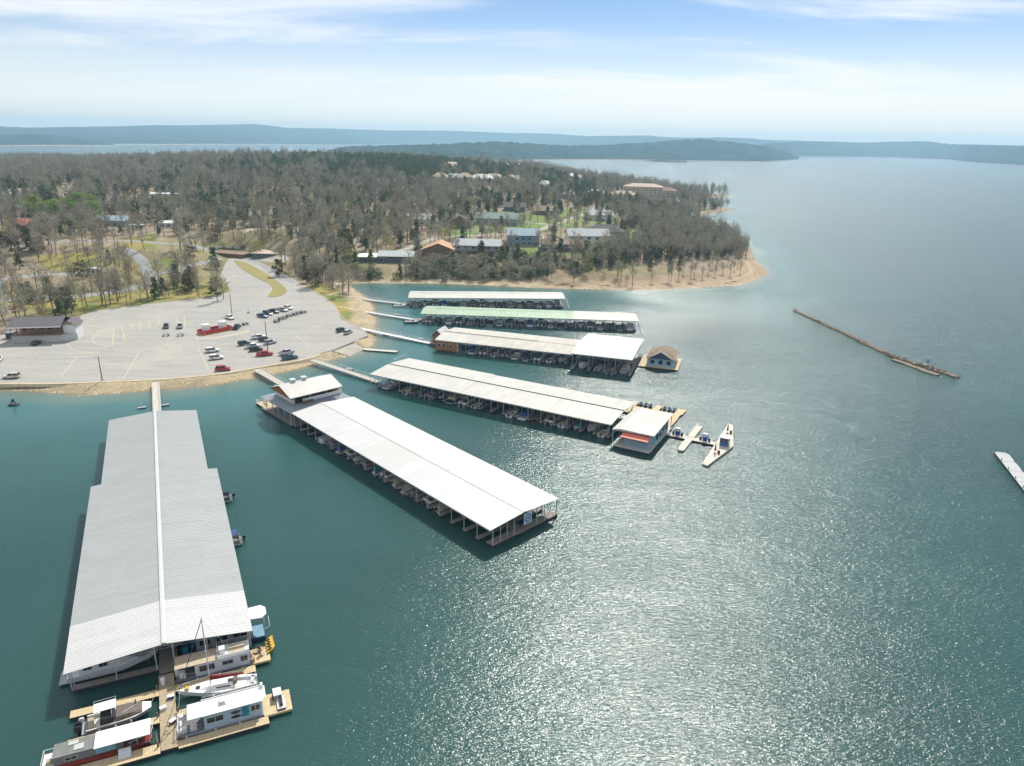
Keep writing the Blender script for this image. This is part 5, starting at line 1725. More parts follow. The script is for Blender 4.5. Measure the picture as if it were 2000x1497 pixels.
for x in (17.2, 19.6, 22.1, 24.6):
    b.bar((x, -10.5, 2.95), (x, -10.5, 3.5), .025, 4)
b.build('roof_rail', ALU, t)
b = MB(); b.box(24.72, 25.1, -13.0, -10.6, 2.86, 2.96); b.box(24.62, 24.9, -11.0, -10.5, 2.98, 3.5); b.build('roof_overhang', WHITE, t)
b = MB(); b.box(24.62, 28.3, -13.9, -9.9, .3, .62); b.box(25, 28.2, -13.6, -10.2, -.3, .299); b.build('swim_deck', FRESH, t)
b = MB(); b.box(14.3, 15.1, -13.2, -12.5, .8, 1.35); b.box(15.5, 16.3, -13.2, -12.4, .8, 1.25); b.box(14.3, 14.5, -12.5, -11.6, .8, 1.6); b.build('deck_seat', WHITEP, t)
t = frame('boarding_gate', 'dark upright boarding frame standing on the dock before the white houseboat', 'gate', 13.55, -12.0)
b = MB(); b.box(-.12, .12, -1.6, 1.5, .6, .75); b.build('base', DARKST, t)
b = MB(); b.tube([(0, -1.6, .75), (0, -1.6, 1.7), (0, 1.5, 1.7), (0, 1.5, .75)], .05, 5); b.tube([(.1, -1.5, 1.25), (.1, 1.5, 1.25)], .04, 4); b.build('rail', WHITEP, t)
# tender and jet ski on the swim deck
t = frame('grill_cart', 'white and grey grill cart on the swim deck behind the white houseboat', 'grill', 26.2, -10.9)
b = MB(); b.box(-.5, .5, -.7, .7, .62, 1.5); b.build('body', GREYG, t); b = MB(); b.box(-.7, -.5, -.5, .5, .62, 1.2); b.build('side_shelf', BROWNW, t)
b = MB(); b.box(-.55, .55, -.75, .75, 1.5, 1.62); b.build('lid', WHITEP, t)
o = copy_tree(js); p = wA(26.4, -13.6); o.location = (p[0], p[1], .5); o.rotation_euler = (0, 0, AA + H90); tag(o, 'jet ski lying on the swim deck behind the white houseboat', None, 'jet skis on houseboats')
for c_ in o.children:
    if c_.name.startswith('hull'):
        recolor(c_, 0, NAVY); recolor(c_, 1, WHITE)

# sailing boat
t = frame('sailboat', 'white sailboat with bare mast and maroon sail cover on its boom', 'sailboat', 24.0, -6.5, math.pi - .13)
SL = 10.4
hb_ = hull_mesh(SL, 3.1, 1.05, bowrise=.22, bowpow=1.7, stern=.35, floor=.65, open_to=.28, cockpit_inset=.45, n=15); hb_.build('hull', [WHITE, WHITE], t)
b = MB(); b.loft([[(3.0, -.95, 1.06), (3.0, .95, 1.06), (3.05, .8, 1.55), (3.05, -.8, 1.55)], [(5.4, -.9, 1.1), (5.4, .9, 1.1), (5.3, .72, 1.5), (5.3, -.72, 1.5)], [(7.4, -.5, 1.15), (7.4, .5, 1.15), (7.1, .3, 1.3), (7.1, -.3, 1.3)]]); b.build('coach_roof', WHITE, t)
b = MB()
for s_ in (-1, 1):
    b.face([(3.4, s_ * .93, 1.2), (5.3, s_ * .88, 1.2), (5.3, s_ * .80, 1.4), (3.4, s_ * .86, 1.42)])
b.box(3.1, 3.8, -.35, .35, 1.52, 1.57); b.box(7.5, 8.05, -.28, .28, 1.2, 1.27); b.build('hatch', GLASS, t)
b = MB(); b.box(2.55, 3.1, -.9, .9, 1.5, 1.62); b.loft([[(2.9, -.9, 1.1), (2.9, .9, 1.1), (2.95, .9, 1.12), (2.95, -.9, 1.12)], [(2.6, -.8, 1.7), (2.6, .8, 1.7), (2.65, .8, 1.72), (2.65, -.8, 1.72)]]); b.build('spray_hood', CANVAS_G, t)
b = MB(); b.bar((6.1, 0, 1.4), (6.1, 0, 12.6), .09, 8, .06); b.bar((6.1, -.6, 7.5), (6.1, .6, 7.5), .03, 4); b.build('mast', STEEL, t)
b = MB(); b.bar((6.0, 0, 2.25), (1.7, 0, 2.35), .07, 6); b.build('boom', STEEL, t)
b = MB(); b.loft([[(6.15, -.12, 2.2), (6.15, .12, 2.2), (6.15, .10, 3.0), (6.15, -.10, 3.0)], [(5.0, -.2, 2.25), (5.0, .2, 2.25), (5.0, .10, 2.72), (5.0, -.10, 2.72)], [(1.6, -.1, 2.3), (1.6, .1, 2.3), (1.6, .05, 2.5), (1.6, -.05, 2.5)]]); b.build('sail_cover', CANVAS_R, t)
b = MB(); b.bar((10.2, 0, 1.35), (6.1, 0, 12.3), .055, 5); b.build('furled_jib', CANVAS_N, t)
b = MB(); b.bar((.1, 0, 1.2), (6.1, 0, 12.5), .012, 4); b.bar((5.9, -1.45, 1.1), (6.1, 0, 12.4), .012, 4); b.bar((5.9, 1.45, 1.1), (6.1, 0, 12.4), .012, 4); b.build('rigging', STEEL, t)
b = MB(); b.tube([(9.0, -.75, 1.85), (10.2, 0, 1.95), (9.0, .75, 1.85)], .025, 4); b.tube([(.1, -1.0, 1.75), (.1, 1.0, 1.75)], .025, 4)
for s_ in (-1, 1):
    b.tube([(9.0, s_ * .75, 1.85), (6, s_ * 1.5, 1.75), (3, s_ * 1.5, 1.7), (.1, s_ * 1.0, 1.75)], .018, 4)
    for x, y in ((9, .75), (6, 1.5), (3, 1.5), (.1, 1.0)):
        b.bar((x, s_ * y, 1.05), (x, s_ * y, 1.8), .018, 4)
b.build('guard_rail', ALU, t)
b = MB(); b.bar((1.2, 0, .65), (1.2, 0, 1.5), .05, 5); b.bar((1.15, 0, 1.55), (1.2, 0, 1.55), .42, 14); b.box(.3, .8, -.9, .9, .65, 1.05); b.build('helm', STEEL, t)
b = MB(); b.box(8.9, 9.4, -.2, .3, 1.3, 1.6); b.build('anchor_bag', YELL, t)

# grey houseboat alongside
t = frame('houseboat', 'grey-sided houseboat with tan front awning, sun deck rails and rear slide', 'houseboat', 0, 0)
b = MB(); b.loft([[(13.9, -2.6, -.2), (13.9, .3, -.2), (13.8, .4, .7), (13.8, -2.7, .7)], [(24.0, -2.6, -.2), (24.0, .3, -.2), (24.0, .4, .7), (24.0, -2.7, .7)]]); b.build('hull', SLATEM, t)
b = MB(); b.box(13.85, 16.3, -2.65, .35, .701, .75); b.build('front_deck', CARPET, t)
b = MB(); b.box(16.3, 23.6, -2.45, .2, .701, 2.75); b.build('cabin', mat('light_grey_gelcoat', (.46, .48, .53), .35, var=.05), t)
windows(t, [(16.9, 18.9, 1.4, 2.3), (20.0, 21.4, 1.6, 2.2), (22.5, 23.4, 1.5, 2.3)], -2.46, fm=GREYG)
b = MB(); b.box(13.7, 19.4, -2.6, .3, 2.76, 2.84); b.build('awning_roof', CANVAS_T, t)
b = MB(); b.box(19.4, 23.8, -2.55, .3, 2.76, 2.9); b.box(19.4, 23.8, -2.55, -2.48, 2.9, 3.35); b.box(19.4, 19.47, -2.48, .3, 2.9, 3.35); b.build('sun_deck', WHITE, t)
b = MB(); b.box(19.7, 20.5, -1.9, -1.0, 2.9, 3.9); b.build('flybridge_console', WHITE, t)
b = MB(); b.box(21.0, 23.2, -1.2, -.6, 2.9, 3.3); b.box(21.0, 23.2, -2.3, -1.7, 2.9, 3.2); b.build('bench', CANVAS_T, t)
b = MB(); b.tube([(19.4, .25, 3.75), (23.8, .25, 3.75), (23.8, -2.5, 3.75)], .03, 4)
for x in (19.4, 20.9, 22.4, 23.8):
    b.bar((x, .25, 2.9), (x, .25, 3.75), .025, 4)
b.bar((23.7, -2.45, .7), (23.7, -2.45, 3.7), .04, 4); b.bar((13.85, -2.5, .75), (13.85, -2.5, 2.76), .04, 4); b.bar((13.85, .2, .75), (13.85, .2, 2.76), .04, 4)
b.tube([(13.8, -2.6, 1.6), (16.3, -2.6, 1.6)], .03, 4); b.build('railing', ALU, t)
b = MB(); b.box(14.2, 15.0, -2.2, -1.4, .75, 1.6); b.build('deck_chair', WHITEP, t)
b = MB(); b.box(23.62, 26.6, -2.7, .6, .35, .66); b.build('rear_deck', FRESH, t)
b = MB(); b.bar((24.1, -2.0, 1.1), (24.16, -2.0, 1.1), .5, 12); b.bar((24.16, -2.0, 1.1), (24.4, -2.0, 1.1), .5, 12); b.build('life_ring', mat('faded_orange_vinyl', (.62, .33, .2), .6, var=.08), t)
for i in range(4):
    t2 = frame('kayak' if i % 2 else 'inflatable_tube', '%s yellow %s standing at the stern of the grey houseboat' % (('top', 'second', 'third', 'lowest')[i], 'kayak' if i % 2 else 'inflatable tube'), 'kayak' if i % 2 else 'float toy', 26.7, 1.4 - i * .72, .9)
    b = MB(); R = hull_rings(2.3, .62, .34, bowrise=.2, stern=.6); b.loft(R, closed=True); b.v = [(x * .8 - .6, y, z + .72) for x, y, z in b.v]; b.build('hull', YELL, t2)
    b = MB(); b.box(-.3, .3, -.18, .18, 1.1, 1.2); b.build('seat', BLACK, t2)
for i, (x, y) in enumerate(((24.6, -.4), (25.4, -1.2), (25.4, .1))):
    t2 = frame('deck_chair', 'brown deck chair on the rear deck of the grey houseboat, %s' % ('by the cabin', 'nearest the water', 'beside the yellow toys')[i], 'chair', x, y, .4 * i)
    b = MB(); b.box(-.3, .3, -.3, .3, .95, 1.02); b.build('seat', CANVAS_T, t2); b = MB(); b.box(-.3, -.24, -.3, .3, 1.02, 1.55); b.build('backrest', BROWNW, t2)
    b = MB()
    for q, r in ((-.27, -.27), (.27, -.27), (-.27, .27), (.27, .27)):
        b.bar((q, r, .66), (q, r, .95), .03, 4)
    b.build('leg', BROWNW, t2)

# boats under the white end of the roof, right side
t = frame('houseboat', 'dark blue houseboat half hidden under the white roof behind the grey houseboat', 'houseboat', 0, 0)
b = MB(); b.box(14.4, 26.4, 3.0, 6.4, -.2, .75); b.build('hull', NAVY, t)
b = MB(); b.box(16.5, 24.6, 3.3, 6.2, .751, 2.9); b.build('cabin', GREYG, t)
windows(t, [(17, 18.5, 1.5, 2.4), (19.4, 21, 1.5, 2.4), (21.8, 23.8, 1.5, 2.4)], 3.29, fm=WHITEP)
b = MB(); b.loft([[(24.4, 3.3, 4.1), (24.4, 6.3, 4.1), (24.4, 6.3, 4.25), (24.4, 3.3, 4.25)], [(26.2, 3.1, 4.1), (26.2, 6.4, 4.1), (26.2, 6.4, 4.25), (26.2, 3.1, 4.25)], [(26.9, 3.9, 4.1), (26.9, 5.6, 4.1), (26.9, 5.6, 4.25), (26.9, 3.9, 4.25)]]); b.build('hard_top', WHITE, t)
b = MB(); b.tube([(26.4, 3.1, 2.0), (27.2, 3.5, 2.1), (27.2, 6.2, 2.1)], .03, 4); b.bar((26.4, 3.1, .75), (26.4, 3.1, 4.1), .04, 4); b.bar((26.6, 6.2, .75), (26.6, 6.2, 4.1), .04, 4); b.build('railing', WHITEP, t)
b = MB(); b.box(24.7, 26.3, 3.2, 6.2, .751, .79); b.build('rear_deck', mat('light_blue_deck', (.16, .30, .40), .7, var=.1), t)
b = MB(); b.box(14.6, 15.3, 3.2, 3.9, .75, 1.9); b.box(15.6, 16.2, 4.2, 5, .75, 1.5); b.build('deck_locker', TEALP, t)
# the white yacht under the left end
t = frame('motor_yacht', 'long white motor yacht under the left end of the white roof, bow to the walkway', 'yacht', -.3, 4.9, 0)
hull_mesh(11.4, 3.5, 1.25, bowrise=.3, n=11).build('hull', [WHITE, WHITE], t)
b = MB(); b.loft([[(1.6, -1.55, 1.28), (1.6, 1.55, 1.28), (1.6, 1.35, 2.9), (1.6, -1.35, 2.9)], [(7.2, -1.5, 1.32), (7.2, 1.5, 1.32), (6.6, 1.2, 2.9), (6.6, -1.2, 2.9)], [(9.6, -.8, 1.4), (9.6, .8, 1.4), (8.4, .7, 1.9), (8.4, -.7, 1.9)]]); b.build('cabin', WHITE, t)
windows(t, [(2.2, 3.2, 1.9, 2.5), (4.2, 5.2, 1.9, 2.5)], -1.5, fm=GREYG)
b = MB(); b.face([(6.9, -1.25, 2.1), (7.5, -1.1, 1.75), (8.3, -.6, 1.95), (6.9, -1.1, 2.75)]); b.build('windscreen', GLASS, t)
b = MB(); b.tube([(7.0, -1.6, 2.0), (10, -.85, 2.2), (11.3, 0, 2.35), (10, .85, 2.2)], .03, 4)
for x, y in ((8, -1.4), (10, -.85), (10.8, -.4)):
    b.bar((x, y, 1.35), (x, y, 2.2), .025, 4)
b.tube([(-.6, -1.5, 1.6), (1.5, -1.6, 1.8)], .03, 4); b.build('bow_rail', ALU, t)
b = MB(); b.box(-1.1, .05, -1.5, 1.5, .3, .42); b.build('swim_platform', GREYG, t)

# cruiser with black covers
t = frame('cabin_cruiser', 'white cruiser with black and brown canvas covers and a white hard top', 'boat', 2.7, -6.75, 0.05)
hull_mesh(7.7, 3.0, 1.05, floor=.5, open_to=.25, bowrise=.15, bowpow=5, tip=.55).build('hull', [GREYG, WHITE], t)
b = MB(); b.loft([[(1.6, -1.3, 1.1), (1.6, 1.3, 1.1), (1.7, 1.05, 1.9), (1.7, -1.05, 1.9)], [(3.2, -1.3, 1.12), (3.2, 1.3, 1.12), (3.4, 1.0, 1.75), (3.4, -1.0, 1.75)]]); b.build('cockpit_cover', CANVAS_B, t)
b = MB(); b.loft([[(3.45, -1.38, 1.1), (3.45, 1.38, 1.1), (3.5, 1.1, 1.6), (3.5, -1.1, 1.6)], [(5.2, -1.3, 1.2), (5.2, 1.3, 1.2), (5.2, 1.0, 1.62), (5.2, -1.0, 1.62)], [(6.6, -1.02, 1.24), (6.6, 1.02, 1.24), (6.5, .7, 1.42), (6.5, -.7, 1.42)]]); b.build('bow_cover', CANVAS_G, t)
b = MB(); b.box(1.0, 3.6, -.35, 1.35, 2.55, 2.63); b.build('hard_top', WHITE, t)
b = MB(); b.tube([(1.0, 1.6, 2.8), (3.6, 1.6, 2.8), (3.6, 1.3, 2.62)], .03, 4); b.tube([(1.0, 1.6, 2.8), (1.0, 1.3, 2.62)], .03, 4)
for x in (1.1, 3.5):
    for y in (-.3, 1.3):
        b.bar((x, y, 1.1), (x, y, 2.55), .03, 4)
b.tube([(3.0, -1.1, 1.3), (3.1, -.9, 2.2), (3.1, -.3, 2.55)], .04, 4); b.build('top_frame', ALU, t)
b = MB(); b.tube([(5.6, 1.2, 1.3), (5.9, .9, 1.9), (5.9, .1, 1.6)], .06, 5); b.build('cover_strut', CANVAS_B, t)
b = MB(); b.bar((4.3, -.6, 1.62), (6.0, .2, 1.68), .035, 4); b.build('boat_hook', WHITEP, t)
b = MB(); b.box(-.6, 0, -1.2, 1.2, .3, .42); b.build('swim_platform', GREYG, t); b = MB(); b.box(.1, .8, -1.0, 1.0, .5, .95); b.build('rear_seat', CANVAS_T, t)
for y in (-.85, -.1):
    outboard(t, -.5, y, .55, BLACK, 1.35)
outboard(t, -.3, .9, .6, WHITEP, 1.0)

# red houseboat
t = frame('houseboat', 'old red-hulled houseboat with grey roof and wide white canopy', 'houseboat', -.3, -.5)
b = MB(); b.loft([[(-.9, -12.7, -.2), (-.9, -9.9, -.2), (-1.0, -9.8, .9), (-1.0, -12.8, .9)], [(8.6, -12.8, -.2), (8.6, -9.8, -.2), (8.7, -9.7, .95), (8.7, -12.9, .95)], [(11.0, -12.0, -.1), (11.0, -10.6, -.1), (11.2, -10.3, 1.15), (11.2, -12.3, 1.15)]]); b.build('hull', RED, t)
b = MB(); b.box(8.6, 11.0, -12.6, -10.0, .955, 1.0); b.build('bow_deck', CARPET, t)
b = MB(); b.box(.4, 8.0, -12.35, -10.2, .95, 2.15); b.build('cabin', mat('weathered_grey_cabin', (.20, .21, .21), .7, var=.15), t)
b = MB(); b.box(.3, 8.1, -12.5, -10.05, 2.15, 2.24); b.build('roof', mat('grey_roof_coating', (.17, .175, .165), .85, var=.12, vscale=1.2), t)
windows(t, [(1.6, 2.9, 1.35, 1.75)], -12.36, fm=WHITEP)
b = MB(); b.box(5.0, 7.2, -12.6, -12.36, 1.3, 2.1); b.build('blue_window_cover', mat('pale_blue_tarp', (.20, .38, .46), .6, var=.08), t)
b = MB(); b.box(4.9, 11.2, -13.0, -10.1, 2.42, 2.50); b.build('canopy', WHITE, t)
b = MB()
for x in (5, 8, 11.1):
    for y in (-12.9, -10.2):
        b.bar((x, y, 1.0 if x > 8.2 else 2.24), (x, y, 2.42), .035, 4)
b.tube([(8.7, -12.9, 1.85), (11.2, -12.2, 2.0), (11.4, -11.3, 2.05), (11.2, -10.4, 2.0)], .03, 4)
for x, y in ((9.6, -12.6), (11.2, -12.2), (11.3, -10.6)):
    b.bar((x, y, 1.0), (x, y, 2.0), .03, 4)
b.build('rail', WHITEP, t)
b = MB(); b.box(2.6, 3.7, -12.0, -11.1, 2.25, 2.32); b.box(1.9, 3.0, -10.95, -10.3, 2.25, 2.31); b.build('roof_hatch', mat('pale_hatch', (.42, .45, .40), .6, var=.08), t)
b = MB(); b.box(8.9, 9.9, -12.2, -11.2, 1.0, 1.7); b.box(10.1, 10.6, -11.0, -10.4, 1.0, 1.5); b.build('deck_seat', CANVAS_B, t)
b = MB(); b.box(-1.0, .3, -12.7, -9.9, .905, .95); b.tube([(-.95, -12.7, 1.6), (-.95, -9.9, 1.6), (.3, -9.9, 1.6)], .035, 4); b.bar((-.95, -12.7, .9), (-.95, -12.7, 1.6), .035, 4); b.bar((-.95, -9.9, .9), (-.95, -9.9, 1.6), .035, 4); b.build('stern_rail', WHITEP, t)
b = MB(); b.box(-.5, .1, -12.0, -11.4, .95, 1.5); b.build('stern_locker', CANVAS_T, t)
t = frame('boarding_steps', 'white boarding steps on the dock beside the red houseboat', 'steps', 7.3, -13.9)
for i in range(3):
    b = MB(); b.box(-.7, .7, -.5 + i * .33, -.2 + i * .33, .58, .85 + i * .26); b.build('step', WHITEP, t)

# fenders, ropes and odds and ends at the open end of the dock
FENDER = mat('white_fender', (.66, .66, .64), .4, var=.05)


def fenders(parent, pts):
    for x, y, z in pts:
        b = MB(); b.bar((x, y, z), (x, y, z - .55), .13, 7); b.bar((x, y, z + .3), (x, y, z), .02, 3); b.build('fender', FENDER, parent)


def rope(label, pts):
    P = [np.array([*wA(x, y), z]) for x, y, z in pts]
    b = MB(); m_ = (P[0] + P[-1]) / 2 - np.array([0, 0, .25])
    b.tube([tuple(P[0]), tuple((P[0] + m_) / 2 - np.array([0, 0, .08])), tuple(m_), tuple((P[-1] + m_) / 2 - np.array([0, 0, .08])), tuple(P[-1])], .03, 4)
    tag(b.build('mooring_rope', CANVAS_T), label, 'rope', 'mooring ropes at the open dock end')


for o in list(bpy.data.objects):
    lb = o.get('label', '')
    if lb.startswith('white sailboat'):
        fenders(o, [(2.5, -1.6, .85), (4.6, -1.65, .85), (6.4, -1.6, .9), (3.2, 1.6, .85), (5.6, 1.62, .85)])
    elif lb.startswith('white cruiser with black'):
        fenders(o, [(1.5, -1.6, .8), (3.4, -1.62, .8), (5.2, -1.55, .85), (4, 1.62, .8)])
    elif lb.startswith('white-roofed houseboat'):
        fenders(o, [(15, -13.75, .65), (18.5, -13.75, .65), (21.5, -13.75, .65)])
    elif lb.startswith('grey-sided houseboat'):
        fenders(o, [(16.5, -2.85, .6), (19.5, -2.85, .6), (22.6, -2.85, .6)])
rope('pale rope from the sailboat bow to the walkway post', [(13.9, -5.1, 1.2), (13.6, -3.1, .9)])
rope('pale rope from the sailboat bow across to the lower finger', [(14.0, -5.5, 1.2), (13.6, -8.6, .9)])
rope('pale rope from the cruiser bow to the walkway', [(10.2, -6.3, 1.1), (11.1, -3.1, .9)])
rope('pale rope from the red houseboat bow to the dock', [(10.9, -12.0, 1.2), (11.1, -14.0, .9)])
rope('pale rope from the white houseboat porch to the dock post', [(14.0, -13.4, .9), (13.7, -13.9, .9)])
for i, (x, y, m_, lab) in enumerate(((12.8, -5.5, CANVAS_BL, 'blue cooler box on the sunny walkway beside the sailboat bow'), (11.8, -7.4, WHITEP, 'white cooler box on the sunny walkway beside the cruiser bow'), (12.9, -10.4, CANVAS_R, 'maroon cooler box on the walkway by the boarding frame'))):
    t = frame('cooler_box', lab, 'cooler', x, y, .3 * i)
    b = MB(); b.box(-.4, .4, -.25, .25, .62, 1.0); b.build('body', m_, t); b = MB(); b.box(-.42, .42, -.27, .27, 1.0, 1.08); b.build('lid', WHITEP, t)
for i, (x, y, lab) in enumerate(((12.6, -2.6, 'coiled rope on the walkway just outside the roof'), (12.1, -11.9, 'coiled rope near the lower end of the walkway'))):
    p = wA(x, y); b = MB()
    for k in range(14):
        a0, a1 = k * .9, (k + 1) * .9; r0, r1 = .18 + .02 * k, .2 + .02 * k
        b.bar((p[0] + r0 * math.cos(a0), p[1] + r0 * math.sin(a0), .66), (p[0] + r1 * math.cos(a1), p[1] + r1 * math.sin(a1), .66), .03, 4)
    tag(b.build('rope_coil', CANVAS_T), lab, 'rope')

# ------------------------------------------------------------------ things on the parking lot
TYRE = mat('tyre_rubber', (.02, .02, .021), .8, var=.1)
RIM = mat('wheel_rim', (.45, .45, .46), .35, .6, var=.05)
CARP = {k: mat('car_paint_' + k, c, .28, var=.03, spec=.6) for k, c in dict(white=(.74, .74, .73), silver=(.45, .46, .47), black=(.02, .021, .024), red=(.42, .02, .025), blue=(.03, .07, .15), teal=(.04, .10, .12), green=(.05, .09, .07), grey=(.16, .17, .18), beige=(.55, .50, .40)).items()}
LAMP = mat('headlamp_lens', (.7, .7, .68), .15, var=.0)
TAILL = mat('tail_lamp', (.35, .01, .01), .25, var=.0)


def car_proto(kind):
    t = thing('parked_car', 'x', 'car' if kind != 'pickup' else 'pickup')
    L, W = (5.6, 1.95) if kind == 'pickup' else (4.8, 1.9)
    h = L / 2; w = W / 2
    b = MB()
    sec = lambda x, wz, z0, z1: [(x, -wz, z0), (x, -wz * 1.0, (z0 + z1) / 2), (x, -wz * .92, z1), (x, wz * .92, z1), (x, wz, (z0 + z1) / 2), (x, wz, z0)]
    if kind == 'pickup':
        prof = [(-h, .55, .95), (-h + .05, .4, 1.05), (-h + 2.0, .38, 1.06), (.0, .38, 1.06), (h - 1.3, .38, 1.08), (h - .25, .4, .98), (h, .5, .8)]
    else:
        prof = [(-h, .55, .85), (-h + .12, .38, 1.0), (-h + 1.2, .34, 1.02), (0, .34, 1.02), (h - 1.35, .34, 1.0), (h - .3, .38, .86), (h, .5, .7)]
    b.loft([sec(x, w * (.92 if i in (0, len(prof) - 1) else 1), a, c) for i, (x, a, c) in enumerate(prof)])
    if kind == 'pickup':
        b.box(-h + .1, -h + .2, -w * .9, w * .9, 1.0, 1.22); b.box(-h + .1, -h + 1.95, -w * .98, -w * .86, 1.0, 1.22); b.box(-h + .1, -h + 1.95, w * .86, w * .98, 1.0, 1.22)
    x0, x1, x2, x3 = (-h + 1.95, -h + 2.1, h - 1.95, h - 1.35) if kind == 'pickup' else (-h + .1, -h + .45, h - 2.2, h - 1.3)
    zt = 1.78 if kind != 'sedan' else 1.5
    b.box(x1, x2, -w * .78, w * .78, zt - .06, zt)
    b.build('body', CARP['white'], t)
    b = MB(); b.loft([[(x0, -w * .9, 1.02), (x0, w * .9, 1.02), (x1, w * .77, zt - .061), (x1, -w * .77, zt - .061)], [(x3, -w * .9, 1.02), (x3, w * .9, 1.02), (x2, w * .77, zt - .061), (x2, -w * .77, zt - .061)]])
    b.build('windows', GLASS, t)
    b = MB()
    for s_ in (-1, 1):
        for xa, xb in ((x0, x1), ((x0 + x3) / 2, (x1 + x2) / 2 + .05), (x3, x2)):
            b.loft([[(xa - .05, s_ * w * .905, 1.02), (xa + .06, s_ * w * .905, 1.02), (xa + .06, s_ * w * .88, 1.02), (xa - .05, s_ * w * .88, 1.02)], [(xb - .05, s_ * w * .78, zt - .02), (xb + .06, s_ * w * .78, zt - .02), (xb + .06, s_ * w * .75, zt - .02), (xb - .05, s_ * w * .75, zt - .02)]])
    b.build('pillar', CARP['white'], t)
    if kind == 'pickup':
        b = MB(); b.box(-h + .21, -h + 1.94, -w * .85, w * .85, 1.062, 1.075); b.build('bed_liner', BLACK, t)
    for x in (-h + 1.05, h - .95):
        for s_ in (-1, 1):
            b = MB(); b.bar((0, -.12, 0), (0, .12, 0), .36, 12); wh = b.build('wheel', TYRE, t, loc=(x, s_ * (w - .1), .36))
            b = MB(); b.bar((0, -.13, 0), (0, .13, 0), .2, 8); b.build('rim', RIM, wh)
    for s_ in (-1, 1):
        b = MB(); b.box(h - .12, h - .0, s_ * w * .66 - .2, s_ * w * .66 + .2, .68, .80); b.build('headlight', LAMP, t)
        b = MB(); b.box(-h - .02, -h + .06, s_ * w * .8 - .1, s_ * w * .8 + .1, .75, .98); b.build('tail_light', TAILL, t)
    return t


CP = {k: car_proto(k) for k in ('suv', 'pickup', 'sedan')}
cused = {}
LOTZ = 1.50
CARS = [('suv', 'white', 415, 688, 28, -3, 'white SUV parked above another white SUV in the middle of the lot'),
        ('suv', 'white', 423, 702, 28, -3, 'white SUV parked between a white SUV and the red SUV'),
        ('suv', 'red', 436, 724, 29, -1, 'red SUV parked alone close to the kerb'),
        ('pickup', 'red', 517, 695, 30, -3, 'red pickup parked by the second light pole'),
        ('pickup', 'silver', 560, 692, 28, -7, 'silver pickup nearest the gangway at the lot edge'),
        ('pickup', 'teal', 566, 702, 28, -4, 'dark teal pickup nearest the kerb beside a silver pickup'),
        ('suv', 'teal', 478, 674, 24, -4, 'dark teal SUV at the left end of the middle car cluster'),
        ('pickup', 'white', 494, 680, 30, -4, 'white pickup in the middle car cluster beside a black SUV'),
        ('suv', 'black', 500, 686, 28, -3, 'black SUV in front of the white pickup in the middle cluster'),
        ('pickup', 'white', 505, 662, 28, -3, 'white pickup at the back of the middle car cluster'),
        ('suv', 'black', 518, 667, 26, 1, 'black SUV just behind the silver SUV in the middle cluster'),
        ('suv', 'silver', 528, 672, 28, -6, 'silver SUV on the right of the middle car cluster'),
        ('suv', 'green', 667, 648, 14, -4, 'dark green SUV at the right edge of the lot by the ramp'),
        ('suv', 'silver', 680, 652, 14, -7, 'silver SUV at the right edge of the lot by the ramp'),
        ('pickup', 'white', 449, 623, 24, 11, 'white pickup parked behind the white fuel tanks'),
        ('pickup', 'black', 463, 642, 8, -7, 'black pickup beside the right end of the red tank tray'),
        ('pickup', 'blue', 513, 620, 24, 5, 'dark blue pickup at the left end of the trailer row'),
        ('suv', 'black', 523, 615, 24, 5, 'black SUV second in the trailer row'),
        ('pickup', 'black', 535, 611, 24, 5, 'black pickup third in the trailer row'),
        ('pickup', 'silver', 552, 608, 24, 5, 'silver pickup fourth in the trailer row'),
        ('pickup', 'white', 562, 604, 24, 5, 'white pickup at the right end of the trailer row'),
        ('pickup', 'grey', 325, 640, 2, -9, 'dark grey pickup with empty trailer in the left part of the lot'),
        ('pickup', 'silver', 352, 640, 2, -9, 'silver pickup with empty trailer in the left part of the lot'),
        ('sedan', 'black', 71, 673, 20, -12, 'black car in the shade of the pavilion wall'),
        ('suv', 'beige', 23, 739, -30, 1, 'beige SUV close to the kerb at far left'),
        ('suv', 'white', -3, 706, 12, -12, 'white car cut by the left edge of the picture')]
for kind, c, px, py, dx_, dy_, lab in CARS:
    o = CP[kind] if kind not in cused else copy_tree(CP[kind]); cused[kind] = 1
    p = gnd(px, py, LOTZ); q = gnd(px + dx_, py + dy_, LOTZ)
    o.location = (p[0], p[1], LOTZ + .01); o.rotation_euler = (0, 0, math.atan2(q[1] - p[1], q[0] - p[0]))
    tag(o, lab, None, 'vehicles on the parking lot')
    o['category'] = {'pickup': 'pickup', 'suv': 'SUV', 'sedan': 'car'}[kind]
    o.name = {'pickup': 'parked_pickup', 'suv': 'parked_suv', 'sedan': 'parked_car'}[kind]
    for ch in o.children:
        if ch.name.split('.')[0] in ('body', 'pillar'):
            recolor(ch, 0, CARP[c])


